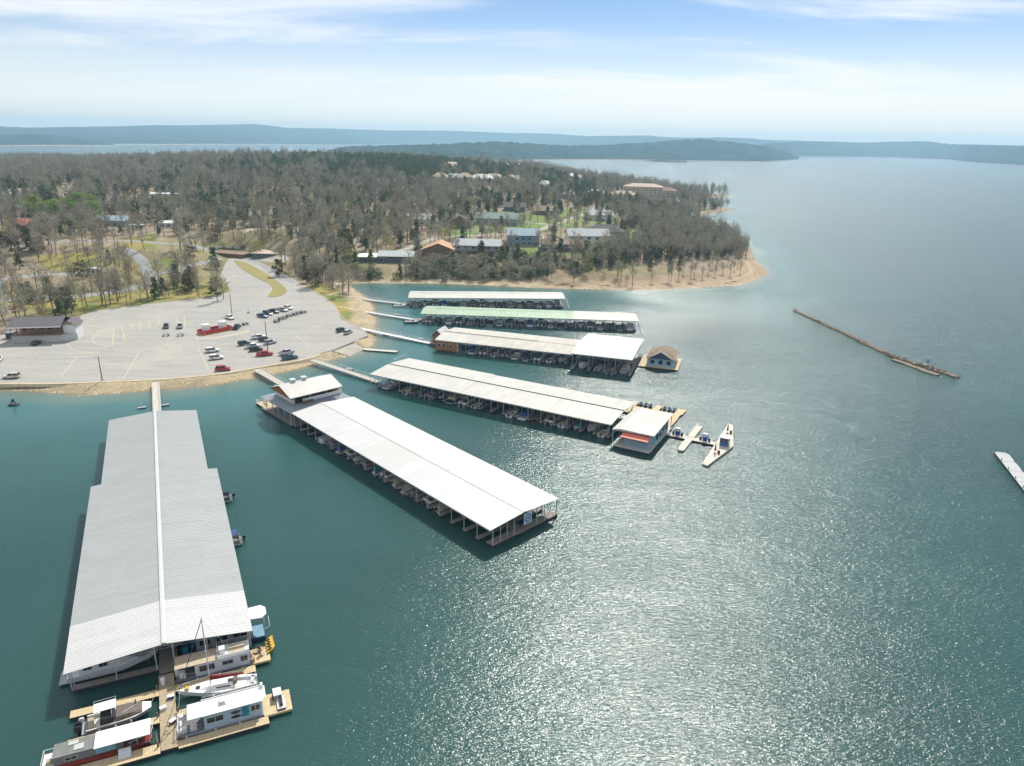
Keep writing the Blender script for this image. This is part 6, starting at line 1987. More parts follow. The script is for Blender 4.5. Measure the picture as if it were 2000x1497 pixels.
def trailer():
    t = thing('boat_trailer', 'x', 'trailer')
    b = MB()
    for y in (-.75, .75):
        b.bar((-2.8, y, .6), (1.6, y, .55), .06, 4); b.bar((1.6, y, .55), (3.0, 0, .5), .06, 4)
    for x in (-2.7, -1.2, .4):
        b.bar((x, -.75, .58), (x, .75, .58), .05, 4)
    b.bar((3.0, 0, .5), (3.6, 0, .5), .05, 4); b.bar((2.6, 0, .5), (2.6, 0, 1.3), .05, 4); b.build('frame', STEEL, t)
    b = MB()
    for y in (-.45, .45):
        b.box(-2.6, .8, y - .08, y + .08, .66, .78)
    b.build('bunk', CARPET, t)
    for x in (-1.6, -.8):
        for s_ in (-1, 1):
            b = MB(); b.bar((x, s_ * .95 - .1, .34), (x, s_ * .95 + .1, .34), .34, 10); b.build('wheel', TYRE, t)
    b = MB()
    for s_ in (-1, 1):
        b.box(-2.1, -.3, s_ * .95 - .13, s_ * .95 + .13, .70, .76); b.bar((-2.75, s_ * .8, .6), (-2.75, s_ * .8, 1.6), .04, 4)
    b.build('mudguard', DARKST, t)
    return t


tp = trailer(); tn = 0
TR = [(537, 629, -24, -5), (545, 624, -24, -5), (552, 622, -24, -5), (561, 618, -24, -5), (573, 615, -24, -5), (580, 613, -24, -5), (589, 611, -24, -5), (325, 655, 1, -9), (353, 655, 1, -9), (476, 634, -20, -5)]
TL = ['empty boat trailer, nearest of the row behind the dark pickups', 'empty boat trailer, second in the row behind the pickups', 'empty boat trailer, third in the row behind the pickups', 'empty boat trailer, fourth in the row behind the pickups',
      'empty boat trailer, fifth in the row behind the pickups', 'empty boat trailer, sixth in the row behind the pickups', 'empty boat trailer, farthest right of the row behind the pickups',
      'empty trailer hitched to the dark grey pickup on the left', 'empty trailer hitched to the silver pickup on the left', 'dark empty trailer beside the red tank tray']
for (px, py, dx_, dy_), lab in zip(TR, TL):
    o = tp if tn == 0 else copy_tree(tp); tn += 1
    p = gnd(px, py, LOTZ); q = gnd(px + dx_, py + dy_, LOTZ)
    o.location = (p[0], p[1], LOTZ + .01); o.rotation_euler = (0, 0, math.atan2(q[1] - p[1], q[0] - p[0])); tag(o, lab, None, 'empty boat trailers')

# fuel tanks in their red tray
a, c = gnd(397, 656, LOTZ), gnd(454, 645, LOTZ); d = c - a; L = float(np.linalg.norm(d)); ang = math.atan2(d[1], d[0])
t = thing('tank_tray', 'red spill tray with yellow base holding two white fuel tanks', 'spill tray', (a[0], a[1], LOTZ), ang)
TRAYR = mat('red_tray_paint', (.48, .03, .03), .45, var=.08)
b = MB(); W_ = 4.6
for x0, x1, y0, y1 in ((0, L, 0, .12), (0, L, W_ - .12, W_), (0, .12, .12, W_ - .12), (L - .12, L, .12, W_ - .12)):
    b.box(x0, x1, y0, y1, .28, 1.65)
for x in np.linspace(1, L - 1, 7):
    b.box(x - .05, x + .05, -.07, -.001, .3, 1.6)
b.build('tray_wall', TRAYR, t)
b = MB(); b.box(-.15, L + .15, -.15, W_ + .15, .02, .279); b.build('base', YELL, t)
b = MB(); b.box(.12, L - .12, .12, W_ - .12, .28, .34); b.build('floor', DARKST, t)
for x in (.7, L - .7):
    b = MB(); b.add([(x - .28, -.075, .95), (x, -.075, .67), (x + .28, -.075, .95), (x, -.075, 1.23)], [(0, 1, 2, 3)]); b.build('warning_diamond', WHITEP, t)
for i, x in enumerate((2.5, L - 2.7)):
    k = thing('fuel_tank', 'white upright fuel tank on the %s of the red tray' % ('left' if i == 0 else 'right'), 'tank', (a[0] + d[0] / L * x - d[1] / L * 2.3, a[1] + d[1] / L * x + d[0] / L * 2.3, LOTZ + .345), ang, 'white fuel tanks')
    b = MB(); b.cyl(0, 0, 0, 3.3, 1.55, 24); b.cyl(0, 0, 3.3, 3.75, 1.55, 24, .3); b.build('shell', WHITE, k)
    b = MB(); b.cyl(0, 0, 3.75, 3.95, .3, 10); b.build('lid', STEEL, k)
    b = MB()
    for y in (-.22, .22):
        b.bar((1.6, y, .2), (1.6, y, 3.6), .03, 4)
    for z in np.arange(.4, 3.5, .35):
        b.bar((1.6, -.22, z), (1.6, .22, z), .02, 4)
    b.build('ladder', STEEL, k)
k = thing('pump_unit', 'small dark pump between the two white fuel tanks', 'pump', (a[0] + d[0] / L * L * .5 - d[1] / L * 1.2, a[1] + d[1] / L * L * .5 + d[0] / L * 1.2, LOTZ + .345), ang)
b = MB(); b.box(-.5, .5, -.4, .4, 0, 1.3); b.build('housing', DARKST, k); b = MB(); b.bar((.5, 0, .7), (1.1, 0, .7), .08, 6); b.build('pipe', STEEL, k)


# light poles, tower, barricade
def pole(label, px, py, h, arm=(1.2, .2)):
    p = gnd(px, py, LOTZ); t = thing('light_pole', label, 'light pole', (p[0], p[1], LOTZ - .1), 0, 'light poles on the parking lot')
    b = MB(); b.bar((0, 0, 0), (0, 0, h), .17, 8, .11); b.build('pole', BROWNW, t)
    b = MB(); b.bar((0, 0, h - .6), (arm[0], arm[1], h - .2), .05, 5); b.build('bracket', STEEL, t)
    b = MB(); b.box(arm[0] - .1, arm[0] + .6, arm[1] - .18, arm[1] + .18, h - .28, h - .12); b.build('lamp_head', STEEL, t)


pole('wooden light pole at the kerb above the left shore', 200, 745, 8.3, (-1.2, -.3))
pole('wooden light pole behind the white fuel tanks', 453, 614, 9.0, (.4, .2))
pole('wooden light pole standing among the middle car cluster', 523, 685, 11.0, (-.6, .2))
p = gnd(485, 612, LOTZ); t = thing('traffic_barricade', 'small dark barricade post alone on the lot behind the fuel tanks', 'barricade', (p[0], p[1], LOTZ))
b = MB(); b.box(-.5, .5, -.3, .3, 0, .25); b.build('base', BLACK, t); b = MB(); b.bar((0, 0, .25), (0, 0, 2.0), .08, 6); b.build('post', DARKST, t)
p = hit(22, 660); t = thing('lattice_tower', 'thin pale lattice tower beside the pavilion on the left', 'tower', tuple(p), .3)
PALE = mat('pale_green_steel', (.45, .52, .48), .5, .2, var=.08)
b = MB()
for i in range(3):
    a_ = i * 2.094; b.bar((1.5 * math.cos(a_), 1.5 * math.sin(a_), -.3), (.25 * math.cos(a_), .25 * math.sin(a_), 20), .06, 4)
b.build('leg', PALE, t)
b = MB()
for k in range(16):
    z0, z1 = k * 1.25, (k + 1) * 1.25; r0, r1 = 1.5 - 1.25 * z0 / 20, 1.5 - 1.25 * z1 / 20
    for i in range(3):
        a0, a1 = i * 2.094, (i + 1) * 2.094
        b.bar((r0 * math.cos(a0), r0 * math.sin(a0), z0), (r1 * math.cos(a1), r1 * math.sin(a1), z1), .03, 3, cap=False)
b.build('bracing', PALE, t)
b = MB(); b.cyl(0, 0, 20, 21.2, .5, 10); b.build('top_beacon', mat('pale_aqua', (.42, .60, .60), .5, var=.05), t)
p = hit(24, 661); t = thing('ticket_hut', 'small hut with flat blue-grey roof at the foot of the lattice tower', 'hut', (p[0], p[1], p[2] - .2), .1)
b = MB(); b.box(-1.5, 1.5, -1.2, 1.2, 0, 2.5); b.build('wall', DARKST, t); b = MB(); b.box(-2, 2, -1.7, 1.7, 2.5, 2.68); b.build('roof', LOWROOF, t)
b = MB(); b.box(-1.2, 1.2, -1.25, -1.201, 1.1, 2.1); b.build('window', GLASS, t)

# the ramp pavilion at left
a, c = gnd(25, 671, LOTZ), gnd(122, 668, LOTZ); d = c - a; L = float(np.linalg.norm(d)); ang = math.atan2(d[1], d[0])
t = thing('lake_pavilion', 'open-sided lakeside pavilion with dark shingle roof on pale block base', 'building', (a[0], a[1], LOTZ), ang)
BLOCK = mat('pale_block_wall', (.50, .50, .46), .85, var=.1, vscale=1)
DSH = mat('dark_shingle_roof', (.13, .12, .125), .9, var=.2, vscale=1.0, bump=.3, bscale=8)
b = MB(); b.box(0, L, 0, 11, 0, 2.5); b.build('base_wall', BLOCK, t)
b = MB(); b.box(-.2, L + .2, -.3, 11, 2.5, 2.66); b.build('floor_slab', mat('pinkish_concrete_floor', (.52, .36, .27), .8, var=.1), t)
b = MB()
for x in np.linspace(.1, L - .1, 9):
    b.box(x - .1, x + .1, -.2, .0, 2.66, 6.1)
b.build('veranda_post', BROWNW, t)
b = MB(); b.box(-.1, L + .1, -.22, -.14, 3.5, 3.62); b.box(-.1, L + .1, -.22, -.14, 2.95, 3.05)
for x in np.linspace(0, L, 40):
    b.box(x - .03, x + .03, -.2, -.15, 2.66, 3.5)
b.build('veranda_railing', BROWNW, t)
b = MB(); b.box(1, L - .5, 4.8, 10.6, 2.66, 6.2); b.build('wall', mat('peach_wall', (.50, .30, .22), .8, var=.1), t)
for x in np.linspace(2, L - 3, 5):
    b = MB(); b.box(x, x + 1.4, 4.74, 4.8, 3.6, 5.2); b.build('window', GLASS, t)
b = MB()
ye, yr, yb = -.9, 5.2, 11.5
for ya, za in ((ye, 6.0), (yb, 6.0)):
    P = [(-.6, ya, za), (L + .6, ya, za), (L + .6, yr, 8.5), (.6 * 0 - .6, yr, 8.5)]; Q = [(x, y, z - .2) for x, y, z in P]
    b.add(P + Q, [(0, 1, 2, 3), (7, 6, 5, 4), (0, 4, 5, 1), (1, 5, 6, 2), (2, 6, 7, 3), (3, 7, 4, 0)])
b.build('roof', DSH, t)
b = MB(); b.box(-.65, L + .65, ye - .08, ye - .001, 5.72, 6.05)
b.build('gutter', WHITEP, t)
b = MB(); b.box(L, L + 4.2, 2.5, 9.5, 0, 5.6); b.add([(L, 2.5, 5.6), (L + 4.2, 2.5, 5.6), (L + 2.1, 2.5, 7.2), (L, 9.5, 5.6), (L + 4.2, 9.5, 5.6), (L + 2.1, 9.5, 7.2)], [(0, 1, 2), (5, 4, 3)]); b.build('side_wing', WHITEP, t)
b = MB()
for xa in (L - .5, L + 4.7):
    P = [(xa, 1.9, 5.4), (xa, 10, 5.4), (L + 2.1, 10, 7.45), (L + 2.1, 1.9, 7.45)]; Q = [(x, y, z - .15) for x, y, z in P]
    b.add(P + Q, [(0, 1, 2, 3), (7, 6, 5, 4), (0, 4, 5, 1), (1, 5, 6, 2), (2, 6, 7, 3), (3, 7, 4, 0)])
b.build('wing_roof', DSH, t)
b = MB(); b.box(L + .8, L + 3.4, 2.42, 2.5, 5.7, 6.7); b.build('wing_gable_board', mat('tan_gable_board', (.40, .28, .16), .8, var=.1), t)
b = MB(); b.prism([(L, .1), (L + 4.5, 2.4), (L, 2.4)], 0, 2.55); b.build('stair_wall', BLOCK, t)
b = MB()
for x in np.linspace(-.2, 5, 14):
    b.bar((x, -.6, 0), (x, -.6, 2.2), .04, 4)
b.bar((-.2, -.6, 2.2), (5, -.6, 2.2), .04, 4); b.bar((-.2, -.6, 1.2), (5, -.6, 1.2), .03, 4); b.build('fence_panel', STEEL, t)

# ------------------------------------------------------------------ houses
HOUSES = []


def roofmat(n, c):
    return mat('roof_' + n, c, .85, var=.14, vscale=.9, bump=.3, bscale=7)


RM = {k: roofmat(k, c) for k, c in dict(pale=(.60, .59, .56), grey=(.36, .39, .38), tan=(.46, .34, .23), rust=(.46, .27, .16), green=(.17, .23, .20), blue=(.27, .34, .38), dark=(.075, .07, .07), brown=(.22, .15, .10), white=(.74, .73, .71), pinkred=(.55, .16, .14), sand=(.46, .36, .27)).items()}
WM = {k: mat('wall_' + k, c, .85, var=.08, vscale=.8) for k, c in dict(white=(.62, .61, .58), dark=(.07, .085, .09), blue=(.16, .25, .31), brown=(.17, .105, .065), tan=(.42, .32, .22), grey=(.28, .29, .29), stone=(.36, .29, .22), green=(.10, .14, .11)).items()}


def house(px, py, lx, ly, hw, hr, ang, roof, wall, label, kind='gable', cat='house', win=4, storeys=1, chimney=False, gx=False, name='house', deck=False):
    """px, py: the middle of the wall that faces the lake, at its foot"""
    if 690 < px < 1200 and py > 400:
        lx, ly, hw, hr = lx * 1.14, ly * 1.1, hw * 1.15, hr * 1.15
    p = hit(px, py)
    az = math.atan2(p[0], p[1])
    rz = ang
    c_, s_ = math.cos(rz), math.sin(rz)
    ctr = np.array([p[0] - s_ * ly / 2, p[1] + c_ * ly / 2])
    HOUSES.append((ctr[0], ctr[1], max(lx, ly) * .55 + 1.5 + (10 if storeys > 2 else 0)))
    z = min(hz(ctr[0] + sx * lx / 2 * c_ - sy * ly / 2 * s_, ctr[1] + sx * lx / 2 * s_ + sy * ly / 2 * c_) for sx in (-1, 0, 1) for sy in (-1, 0, 1))
    z = max(z, p[2] - 1.5)
    t = thing(name, label, cat, (ctr[0], ctr[1], z - .1), rz)
    X, Y = lx / 2, ly / 2
    b = MB(); b.box(-X, X, -Y, Y, -1.5, hw)
    if kind == 'gable' and not gx:
        b.add([(-X, -Y, hw), (-X, Y, hw), (-X, 0, hw + hr - .12), (X, -Y, hw), (X, Y, hw), (X, 0, hw + hr - .12)], [(0, 1, 2), (5, 4, 3)])
    if kind == 'gable' and gx:
        b.add([(-X, -Y, hw), (X, -Y, hw), (0, -Y, hw + hr - .12), (-X, Y, hw), (X, Y, hw), (0, Y, hw + hr - .12)], [(0, 1, 2), (5, 4, 3)])
    b.build('wall', WM[wall], t)
    b = MB(); e = .6

    def slab(P, th=.18):
        Q = [(x, y, z_ - th) for x, y, z_ in P]; n_ = len(P)
        b.add(P + Q, [tuple(range(n_)), tuple(range(2 * n_ - 1, n_ - 1, -1))] + [(i, i + n_, (i + 1) % n_ + n_, (i + 1) % n_) for i in range(n_)])
    dz = e * hr / (X if gx else Y)
    if kind == 'flat':
        slab([(-X - e, -Y - e, hw + .3), (X + e, -Y - e, hw + .3), (X + e, Y + e, hw + .5), (-X - e, Y + e, hw + .5)], .28)
    elif kind == 'hip':
        r_ = max(0, X - Y)
        slab([(-X - e, -Y - e, hw - .1), (X + e, -Y - e, hw - .1), (r_, 0, hw + hr), (-r_, 0, hw + hr)][:4] if r_ > .1 else [(-X - e, -Y - e, hw - .1), (X + e, -Y - e, hw - .1), (0, 0, hw + hr)])
        slab([(X + e, Y + e, hw - .1), (-X - e, Y + e, hw - .1), (-r_, 0, hw + hr), (r_, 0, hw + hr)] if r_ > .1 else [(X + e, Y + e, hw - .1), (-X - e, Y + e, hw - .1), (0, 0, hw + hr)])
        slab([(X + e, -Y - e, hw - .1), (X + e, Y + e, hw - .1), (r_, 0, hw + hr)]); slab([(-X - e, Y + e, hw - .1), (-X - e, -Y - e, hw - .1), (-r_, 0, hw + hr)])
    elif gx:
        slab([(-X - e, -Y - e, hw - dz), (0, -Y - e, hw + hr), (0, Y + e, hw + hr), (-X - e, Y + e, hw - dz)]); slab([(0, -Y - e, hw + hr), (X + e, -Y - e, hw - dz), (X + e, Y + e, hw - dz), (0, Y + e, hw + hr)])
    else:
        slab([(-X - e, -Y - e, hw - dz), (X + e, -Y - e, hw - dz), (X + e, 0, hw + hr), (-X - e, 0, hw + hr)]); slab([(X + e, Y + e, hw - dz), (-X - e, Y + e, hw - dz), (-X - e, 0, hw + hr), (X + e, 0, hw + hr)])
    ro = b.build('roof', RM[roof], t)
    if chimney:
        b = MB(); b.box(X * .3, X * .3 + 1, -.5 + Y * .3, .5 + Y * .3, hw, hw + hr + 1.0); b.build('chimney', WM['stone'], t)
    for st in range(storeys):
        for i in range(win):
            x = -X + (i + .5) * lx / win; ww = min(1.1, lx / win * .3); z0 = .9 + st * 2.9
            if z0 + 1.3 > hw:
                continue
            b = MB(); b.box(x - ww - .08, x + ww + .08, -Y - .04, -Y - .0, z0 - .08, z0 + 1.38); f = b.build('window', WHITEP, t)
            b = MB(); b.box(x - ww, x + ww, -Y - .06, -Y - .041, z0, z0 + 1.3); b.build('pane', GLASS, f)
    if deck:
        b = MB(); b.box(-X, X, -Y - 3, -Y - .1, 2.3, 2.5); b.tube([(-X, -Y - 3, 3.4), (X, -Y - 3, 3.4)], .05, 4)
        for x in np.linspace(-X, X, 6):
            b.bar((x, -Y - 2.9, -1.5), (x, -Y - 2.9, 3.4), .08, 4)
        b.build('deck', BROWNW, t)
    return t


house(727, 513, 15, 11, 3.0, 1.1, .05, 'white', 'dark', 'low house with bright white roof at left of the shoreline houses', 'hip', win=4)
house(773, 514, 18, 13, 3.6, 1.8, .02, 'grey', 'dark', 'long dark house with pale grey roof beside the white-roofed house', 'gable', win=5)
house(856, 503, 17, 16, 4.2, 3.2, .0, 'rust', 'brown', 'house with orange-brown gable roof facing the lake', 'gable', gx=True, win=4, deck=True)
house(932, 498, 25, 14, 5.2, 2.6, -.03, 'grey', 'grey', 'wide grey-roofed house with white awnings above the shore scrub', 'gable', win=6, storeys=2, deck=True)
house(1022, 480, 18, 13, 6.0, 3.2, .05, 'blue', 'blue', 'two-storey blue-grey house with large lake windows', 'gable', win=5, storeys=2, chimney=True)
house(1098, 490, 22, 12, 4.0, 1.8, .05, 'brown', 'blue', 'low brown-roofed house with dark blue walls', 'gable', win=5, deck=True)
house(1150, 478, 24, 14, 5.5, 3.2, .1, 'grey', 'white', 'large grey-roofed white house behind the brown-roofed house', 'gable', win=5, storeys=2)
house(1185, 468, 26, 15, 5.5, 3.6, .1, 'dark', 'grey', 'sprawling dark-roofed house right of the big white house', 'hip', win=5, storeys=2)
house(1172, 432, 20, 14, 5, 3, .1, 'grey', 'white', 'grey-roofed white house at the road bend', 'gable', win=4)
house(898, 446, 13, 11, 4, 4, .1, 'dark', 'brown', 'dark steep-roofed house on green lawn', 'gable', gx=True, win=3)
house(970, 440, 28, 14, 4.5, 3.2, -.1, 'green', 'grey', 'long green-roofed house among the lawns', 'gable', win=6)
house(1063, 421, 15, 12, 4, 3, .1, 'brown', 'brown', 'dark brown house at the edge of the lawn', 'gable', win=4)
house(1005, 414, 16, 12, 4, 3, .0, 'dark', 'dark', 'dark house half hidden in woods above the lawn', 'gable', win=3)
house(818, 440, 16, 12, 4, 2.8, .2, 'grey', 'white', 'pale house hidden among bare trees left of the lawns', 'gable', win=4)
# far houses on the ridge
for i, (px, py, lx, lab) in enumerate([(882, 329, 26, 'tan-roofed house standing highest on the wooded ridge'), (857, 354, 18, 'small tan-roofed house at the left end of the ridge row'), (888, 356, 22, 'grey-roofed house second from left in the ridge row'),
                                       (908, 354, 18, 'tan-roofed house third from left in the ridge row'), (936, 356, 28, 'pale hip-roofed house in the middle of the ridge row'), (966, 355, 28, 'wide tan hip-roofed house right of the middle of the ridge row'),
                                       (1006, 357, 30, 'tan-roofed house at the right end of the ridge row'), (1063, 368, 18, 'lone white-roofed house among the trees right of the ridge row'), (982, 327, 30, 'sand-roofed house on the far side of the ridge'),
                                       (1116, 350, 20, 'white house near the far shore trees'), (1128, 352, 18, 'tan house near the far shore trees'), (1113, 388, 12, 'small pale-roofed house deep in the bare wood'), (1168, 384, 24, 'tan-roofed house left of the lakeside apartments')]):
    house(px, py + 3, lx, lx * .62, 6.5, 4.5, [.1, -.2, .15][i % 3], ['sand', 'tan', 'grey', 'tan', 'pale', 'sand', 'tan', 'white', 'sand', 'white', 'tan', 'pale', 'sand'][i], 'tan' if i % 2 else 'white', lab, 'hip', win=4, storeys=2)
house(1253, 391, 46, 20, 17, 3.5, -.25, 'sand', 'tan', 'four-storey tan apartment building near the point', 'hip', 'apartment block', win=9, storeys=5, name='apartment_building')
house(1216, 392, 34, 16, 8, 4, -.1, 'sand', 'tan', 'lower tan wing left of the apartment building', 'hip', 'apartment block', win=7, storeys=2, name='apartment_building')
house(1296, 388, 26, 16, 11, 4, -.4, 'brown', 'stone', 'brown-roofed block right of the apartment building', 'hip', 'apartment block', win=5, storeys=3, name='apartment_building')
# left side
house(323, 390, 26, 8, 5.0, .6, .0, 'white', 'white', 'long bright white metal building beyond the track', 'gable', 'shed', win=0, name='metal_shed')
house(350, 388, 12, 8, 4.0, .6, .0, 'white', 'white', 'short bright white metal building right of the long one', 'gable', 'shed', win=0, name='metal_shed')
house(217, 442, 22, 12, 4.2, 2.6, .0, 'blue', 'grey', 'grey-blue roofed cottage beside the green pines', 'gable', 'cottage', win=4)
house(35, 451, 12, 14, 4.0, 3.4, -.3, 'pinkred', 'white', 'white cottage with pinkish red roof at the left edge', 'gable', 'cottage', win=3)
house(42, 384, 22, 14, 4.5, 2, .1, 'sand', 'tan', 'tan-roofed house on the left hillside', 'gable', win=4)
house(20, 389, 14, 10, 4, 1.6, .2, 'pale', 'white', 'pale-roofed house at the left hillside edge', 'gable', win=3)
house(34, 413, 10, 8, 3.2, 1.8, .1, 'blue', 'white', 'small blue-roofed house behind the bright green pines', 'gable', 'cottage', win=2)
house(268, 449, 8, 3, 3.0, .3, .1, 'white', 'white', 'white camper trailer among the bare trees', 'flat', 'camper', win=3, name='camper_trailer')
house(183, 536, 7, 2.6, 2.9, .2, .05, 'pale', 'white', 'white camper parked in the campground', 'flat', 'camper', win=3, name='camper_trailer')
house(330, 445, 12, 8, 3.4, 1.2, .1, 'pale', 'white', 'low white building behind the campground trees', 'gable', 'cottage', win=3)
# motel ruins by the road
house(523, 503, 20, 15, 3.6, .3, -.06, 'sand', 'dark', 'flat-roofed dark building beside the road bend', 'flat', 'building', win=4, name='flat_roof_building')
t = house(440, 502, 27, 9, 2.4, .3, -.32, 'brown', 'brown', 'long low brown building with a sagging flat roof', 'flat', 'building', win=0, name='low_building')
for i in range(5):
    p = hit(425 + i * 12, 485 - i * .5 + (i % 2) * 2)
    t = thing('rubble_pile', 'heap of broken boards and pale roofing beside the flat-roofed building', 'rubble', tuple(p), i, 'rubble heaps by the low building')
    b = MB()
    for k in range(9):
        q = rng.normal(0, 1.6, 2); b.box(q[0] - 1.2, q[0] + 1.2, q[1] - .3, q[1] + .3, -.2, rng.uniform(.2, 1.2), rng.uniform(0, 3))
    b.build('boards', [MATS['pale_hatch'], BROWNW, GREYG][i % 3], t)
    HOUSES.append((p[0], p[1], 4))

# ------------------------------------------------------------------ trees
TWIG = mat('bare_twig', (.335, .32, .265), .95, var=.25, vscale=.3, spec=.1)
TWIG2 = mat('pale_twig', (.40, .37, .32), .95, var=.25, vscale=.3, spec=.1)
BARK = mat('grey_brown_bark', (.22, .18, .14), .95, var=.25, vscale=1.5, spec=.1)
CEDAR = mat('cedar_foliage', (.080, .115, .048), .9, var=.45, vscale=.5, spec=.15)
CEDAR_B = mat('winter_bronze_cedar', (.125, .10, .035), .9, var=.4, vscale=.5, spec=.15)
PINE = mat('bright_pine_foliage', (.21, .30, .045), .9, var=.4, vscale=.4, spec=.15)
BUD = mat('budding_leaf', (.26, .26, .07), .9, var=.35, vscale=.5, spec=.15)
BUDP = mat('pale_budding_leaf', (.30, .27, .15), .9, var=.3, vscale=.5, spec=.15)
ROSE = mat('redbud_blossom', (.34, .15, .20), .9, var=.3, vscale=.8, spec=.15)
RUSSET = mat('russet_leaf', (.19, .095, .045), .9, var=.3, vscale=.5, spec=.15)

def vary(m_, cols):
    """each tree its own tint"""
    n, l = m_.node_tree.nodes, m_.node_tree.links
    bs = n['Principled BSDF']; cur = bs.inputs['Base Color'].links[0].from_socket
    oi = n.new('ShaderNodeObjectInfo'); rp = n.new('ShaderNodeValToRGB'); e = rp.color_ramp.elements
    e[0].position, e[0].color = 0, (*cols[0], 1); e[1].position, e[1].color = 1, (*cols[-1], 1)
    for i_, c_ in enumerate(cols[1:-1]):
        x = e.new((i_ + 1) / (len(cols) - 1)); x.color = (*c_, 1)
    l.new(oi.outputs['Random'], rp.inputs['Fac'])
    mu = N(n, 'ShaderNodeMix', data_type='RGBA', blend_type='MULTIPLY'); mu.inputs['Factor'].default_value = 1
    l.new(cur, mu.inputs['A']); l.new(rp.outputs[0], mu.inputs['B']); l.new(mu.outputs['Result'], bs.inputs['Base Color'])


vary(TWIG, [(.70, .70, .72), (1.0, .95, .85), (1.15, 1.12, 1.05), (.85, .72, .58), (.95, 1.0, .78), (1.25, 1.2, 1.1), (1.05, .9, .7)])
vary(TWIG2, [(.8, .8, .8), (1.1, 1.05, .95), (1, 1, .8)])
vary(CEDAR, [(.85, .95, .95), (1.2, 1.1, .9), (1.6, 1.4, 1.0), (1.0, 1.1, 1.1), (1.8, 1.25, .8)])
vary(BUD, [(.8, .9, .8), (1.1, 1.0, .8), (.9, .75, .7)])
for m_ in (CEDAR, CEDAR_B, PINE, BUD, BUDP, ROSE, RUSSET):      # leaves let some light through
    n, l = m_.node_tree.nodes, m_.node_tree.links
    bs, out = n['Principled BSDF'], n['Material Output']
    tr_ = N(n, 'ShaderNodeBsdfTranslucent'); mx = N(n, 'ShaderNodeMixShader'); mx.inputs[0].default_value = .42
    l.new(bs.inputs['Base Color'].links[0].from_socket, tr_.inputs['Color'])
    l.new(bs.outputs[0], mx.inputs[1]); l.new(tr_.outputs[0], mx.inputs[2]); l.new(mx.outputs[0], out.inputs['Surface'])


def bare_tree(seed, H=13.0, spread=4.0, low=.32):
    R = np.random.default_rng(seed)
    tr, cr = MB(), MB()
    lean = R.normal(0, .5, 2)
    top = np.array([lean[0], lean[1], H * .62])
    base_r = .17 + H * .006
    tr.bar((0, 0, -.6), tuple(top * .5), base_r, 6, base_r * .75, cap=False); tr.bar(tuple(top * .5), tuple(top), base_r * .75, 6, base_r * .4, cap=False)
    tips = []
    nl = 9
    for i in range(nl):
        f = low + (1 - low) * (i + R.random()) / nl
        a = i * 2.4 + R.random(); p0 = top * f
        ln = spread * (1.15 - .55 * f) * R.uniform(.75, 1.15)
        el = R.uniform(.45, 1.0)
        p1 = p0 + np.array([math.cos(a) * ln * math.cos(el), math.sin(a) * ln * math.cos(el), ln * math.sin(el) + .4])
        tr.bar(tuple(p0), tuple(p1), base_r * .38, 4, base_r * .16, cap=False)
        for j in range(4):
            g = .35 + .65 * (j + R.random()) / 4; q0 = p0 + (p1 - p0) * g
            dv = R.normal(0, 1, 3); dv[2] = abs(dv[2]) * .9 + .35; dv /= np.linalg.norm(dv)
            q1 = q0 + dv * R.uniform(1.2, 2.4) * H / 13
            cr.bar(tuple(q0), tuple(q1), .05, 3, .022, cap=False); tips.append((q0, q1))
    for j in range(4):
        q1 = top + np.array([R.normal(0, 1.2), R.normal(0, 1.2), R.uniform(H * .25, H * .38)]); cr.bar(tuple(top), tuple(q1), .07, 3, .025, cap=False); tips.append((top, q1))
    for q0, q1 in tips:
        for j in range(13):
            p = q0 + (q1 - q0) * R.uniform(.25, 1.0)
            dv = R.normal(0, 1, 3); dv[2] = dv[2] * .6 + .55; dv /= np.linalg.norm(dv); ln = R.uniform(.7, 1.5)
            s = np.cross(dv, R.normal(0, 1, 3)); s /= np.linalg.norm(s) + 1e-6
            e = p + dv * ln; w_ = .05
            cr.face([p - s * w_, p + s * w_, e])
            m_ = p + dv * ln * .5
            d2 = dv + R.normal(0, .6, 3); d2 /= np.linalg.norm(d2); cr.face([m_ - s * .035, m_ + s * .035, m_ + d2 * .8])
    return tr, cr


def leafy(seed, H, rad, shape, n, size, tr_h=.2, gap=.0):
    R = np.random.default_rng(seed); tr, cr = MB(), MB()
    tr.bar((0, 0, -.6), (0, 0, H * .75), .12 + .012 * H, 6, .05, cap=False)
    cl = [(R.uniform(tr_h, .98), R.uniform(0, 6.28), R.uniform(.35, 1)) for _ in range(26)]
    for k in range(5):
        z = H * (tr_h + .15 * k); a = R.uniform(0, 6.28); tr.bar((0, 0, z), (math.cos(a) * rad * .6, math.sin(a) * rad * .6, z + .5), .06, 4, .02, cap=False)
    for i in range(n):
        zc, a, rr_ = cl[i % len(cl)]
        prof = shape(zc) * rad
        c = np.array([math.cos(a) * prof * rr_, math.sin(a) * prof * rr_, zc * H])
        p = c + R.normal(0, 1, 3) * np.array([rad * .19, rad * .19, H * .045])
        u = R.normal(0, 1, 3); u /= np.linalg.norm(u); v = np.cross(u, R.normal(0, 1, 3)); v /= np.linalg.norm(v) + 1e-6
        s = size * R.uniform(.6, 1.3)
        cr.face([p - u * s, p + v * s * .55, p + u * s, p - v * s * .45])
    return tr, cr


cone = lambda z: max(.05, (1.04 - z) ** .75 * min(1, (z - .02) * 9))
oval = lambda z: math.sqrt(max(.02, 1 - ((z - .55) / .5) ** 2))
low_ = lambda z: math.sqrt(max(.02, 1 - ((z - .4) / .62) ** 2))
SPEC = {}


def species(key, builds, trm, crm):
    L_ = []
    for tr, cr in builds:
        L_.append((tr.mesh('trunk', trm), cr.mesh('crown', crm)))
    SPEC[key] = L_


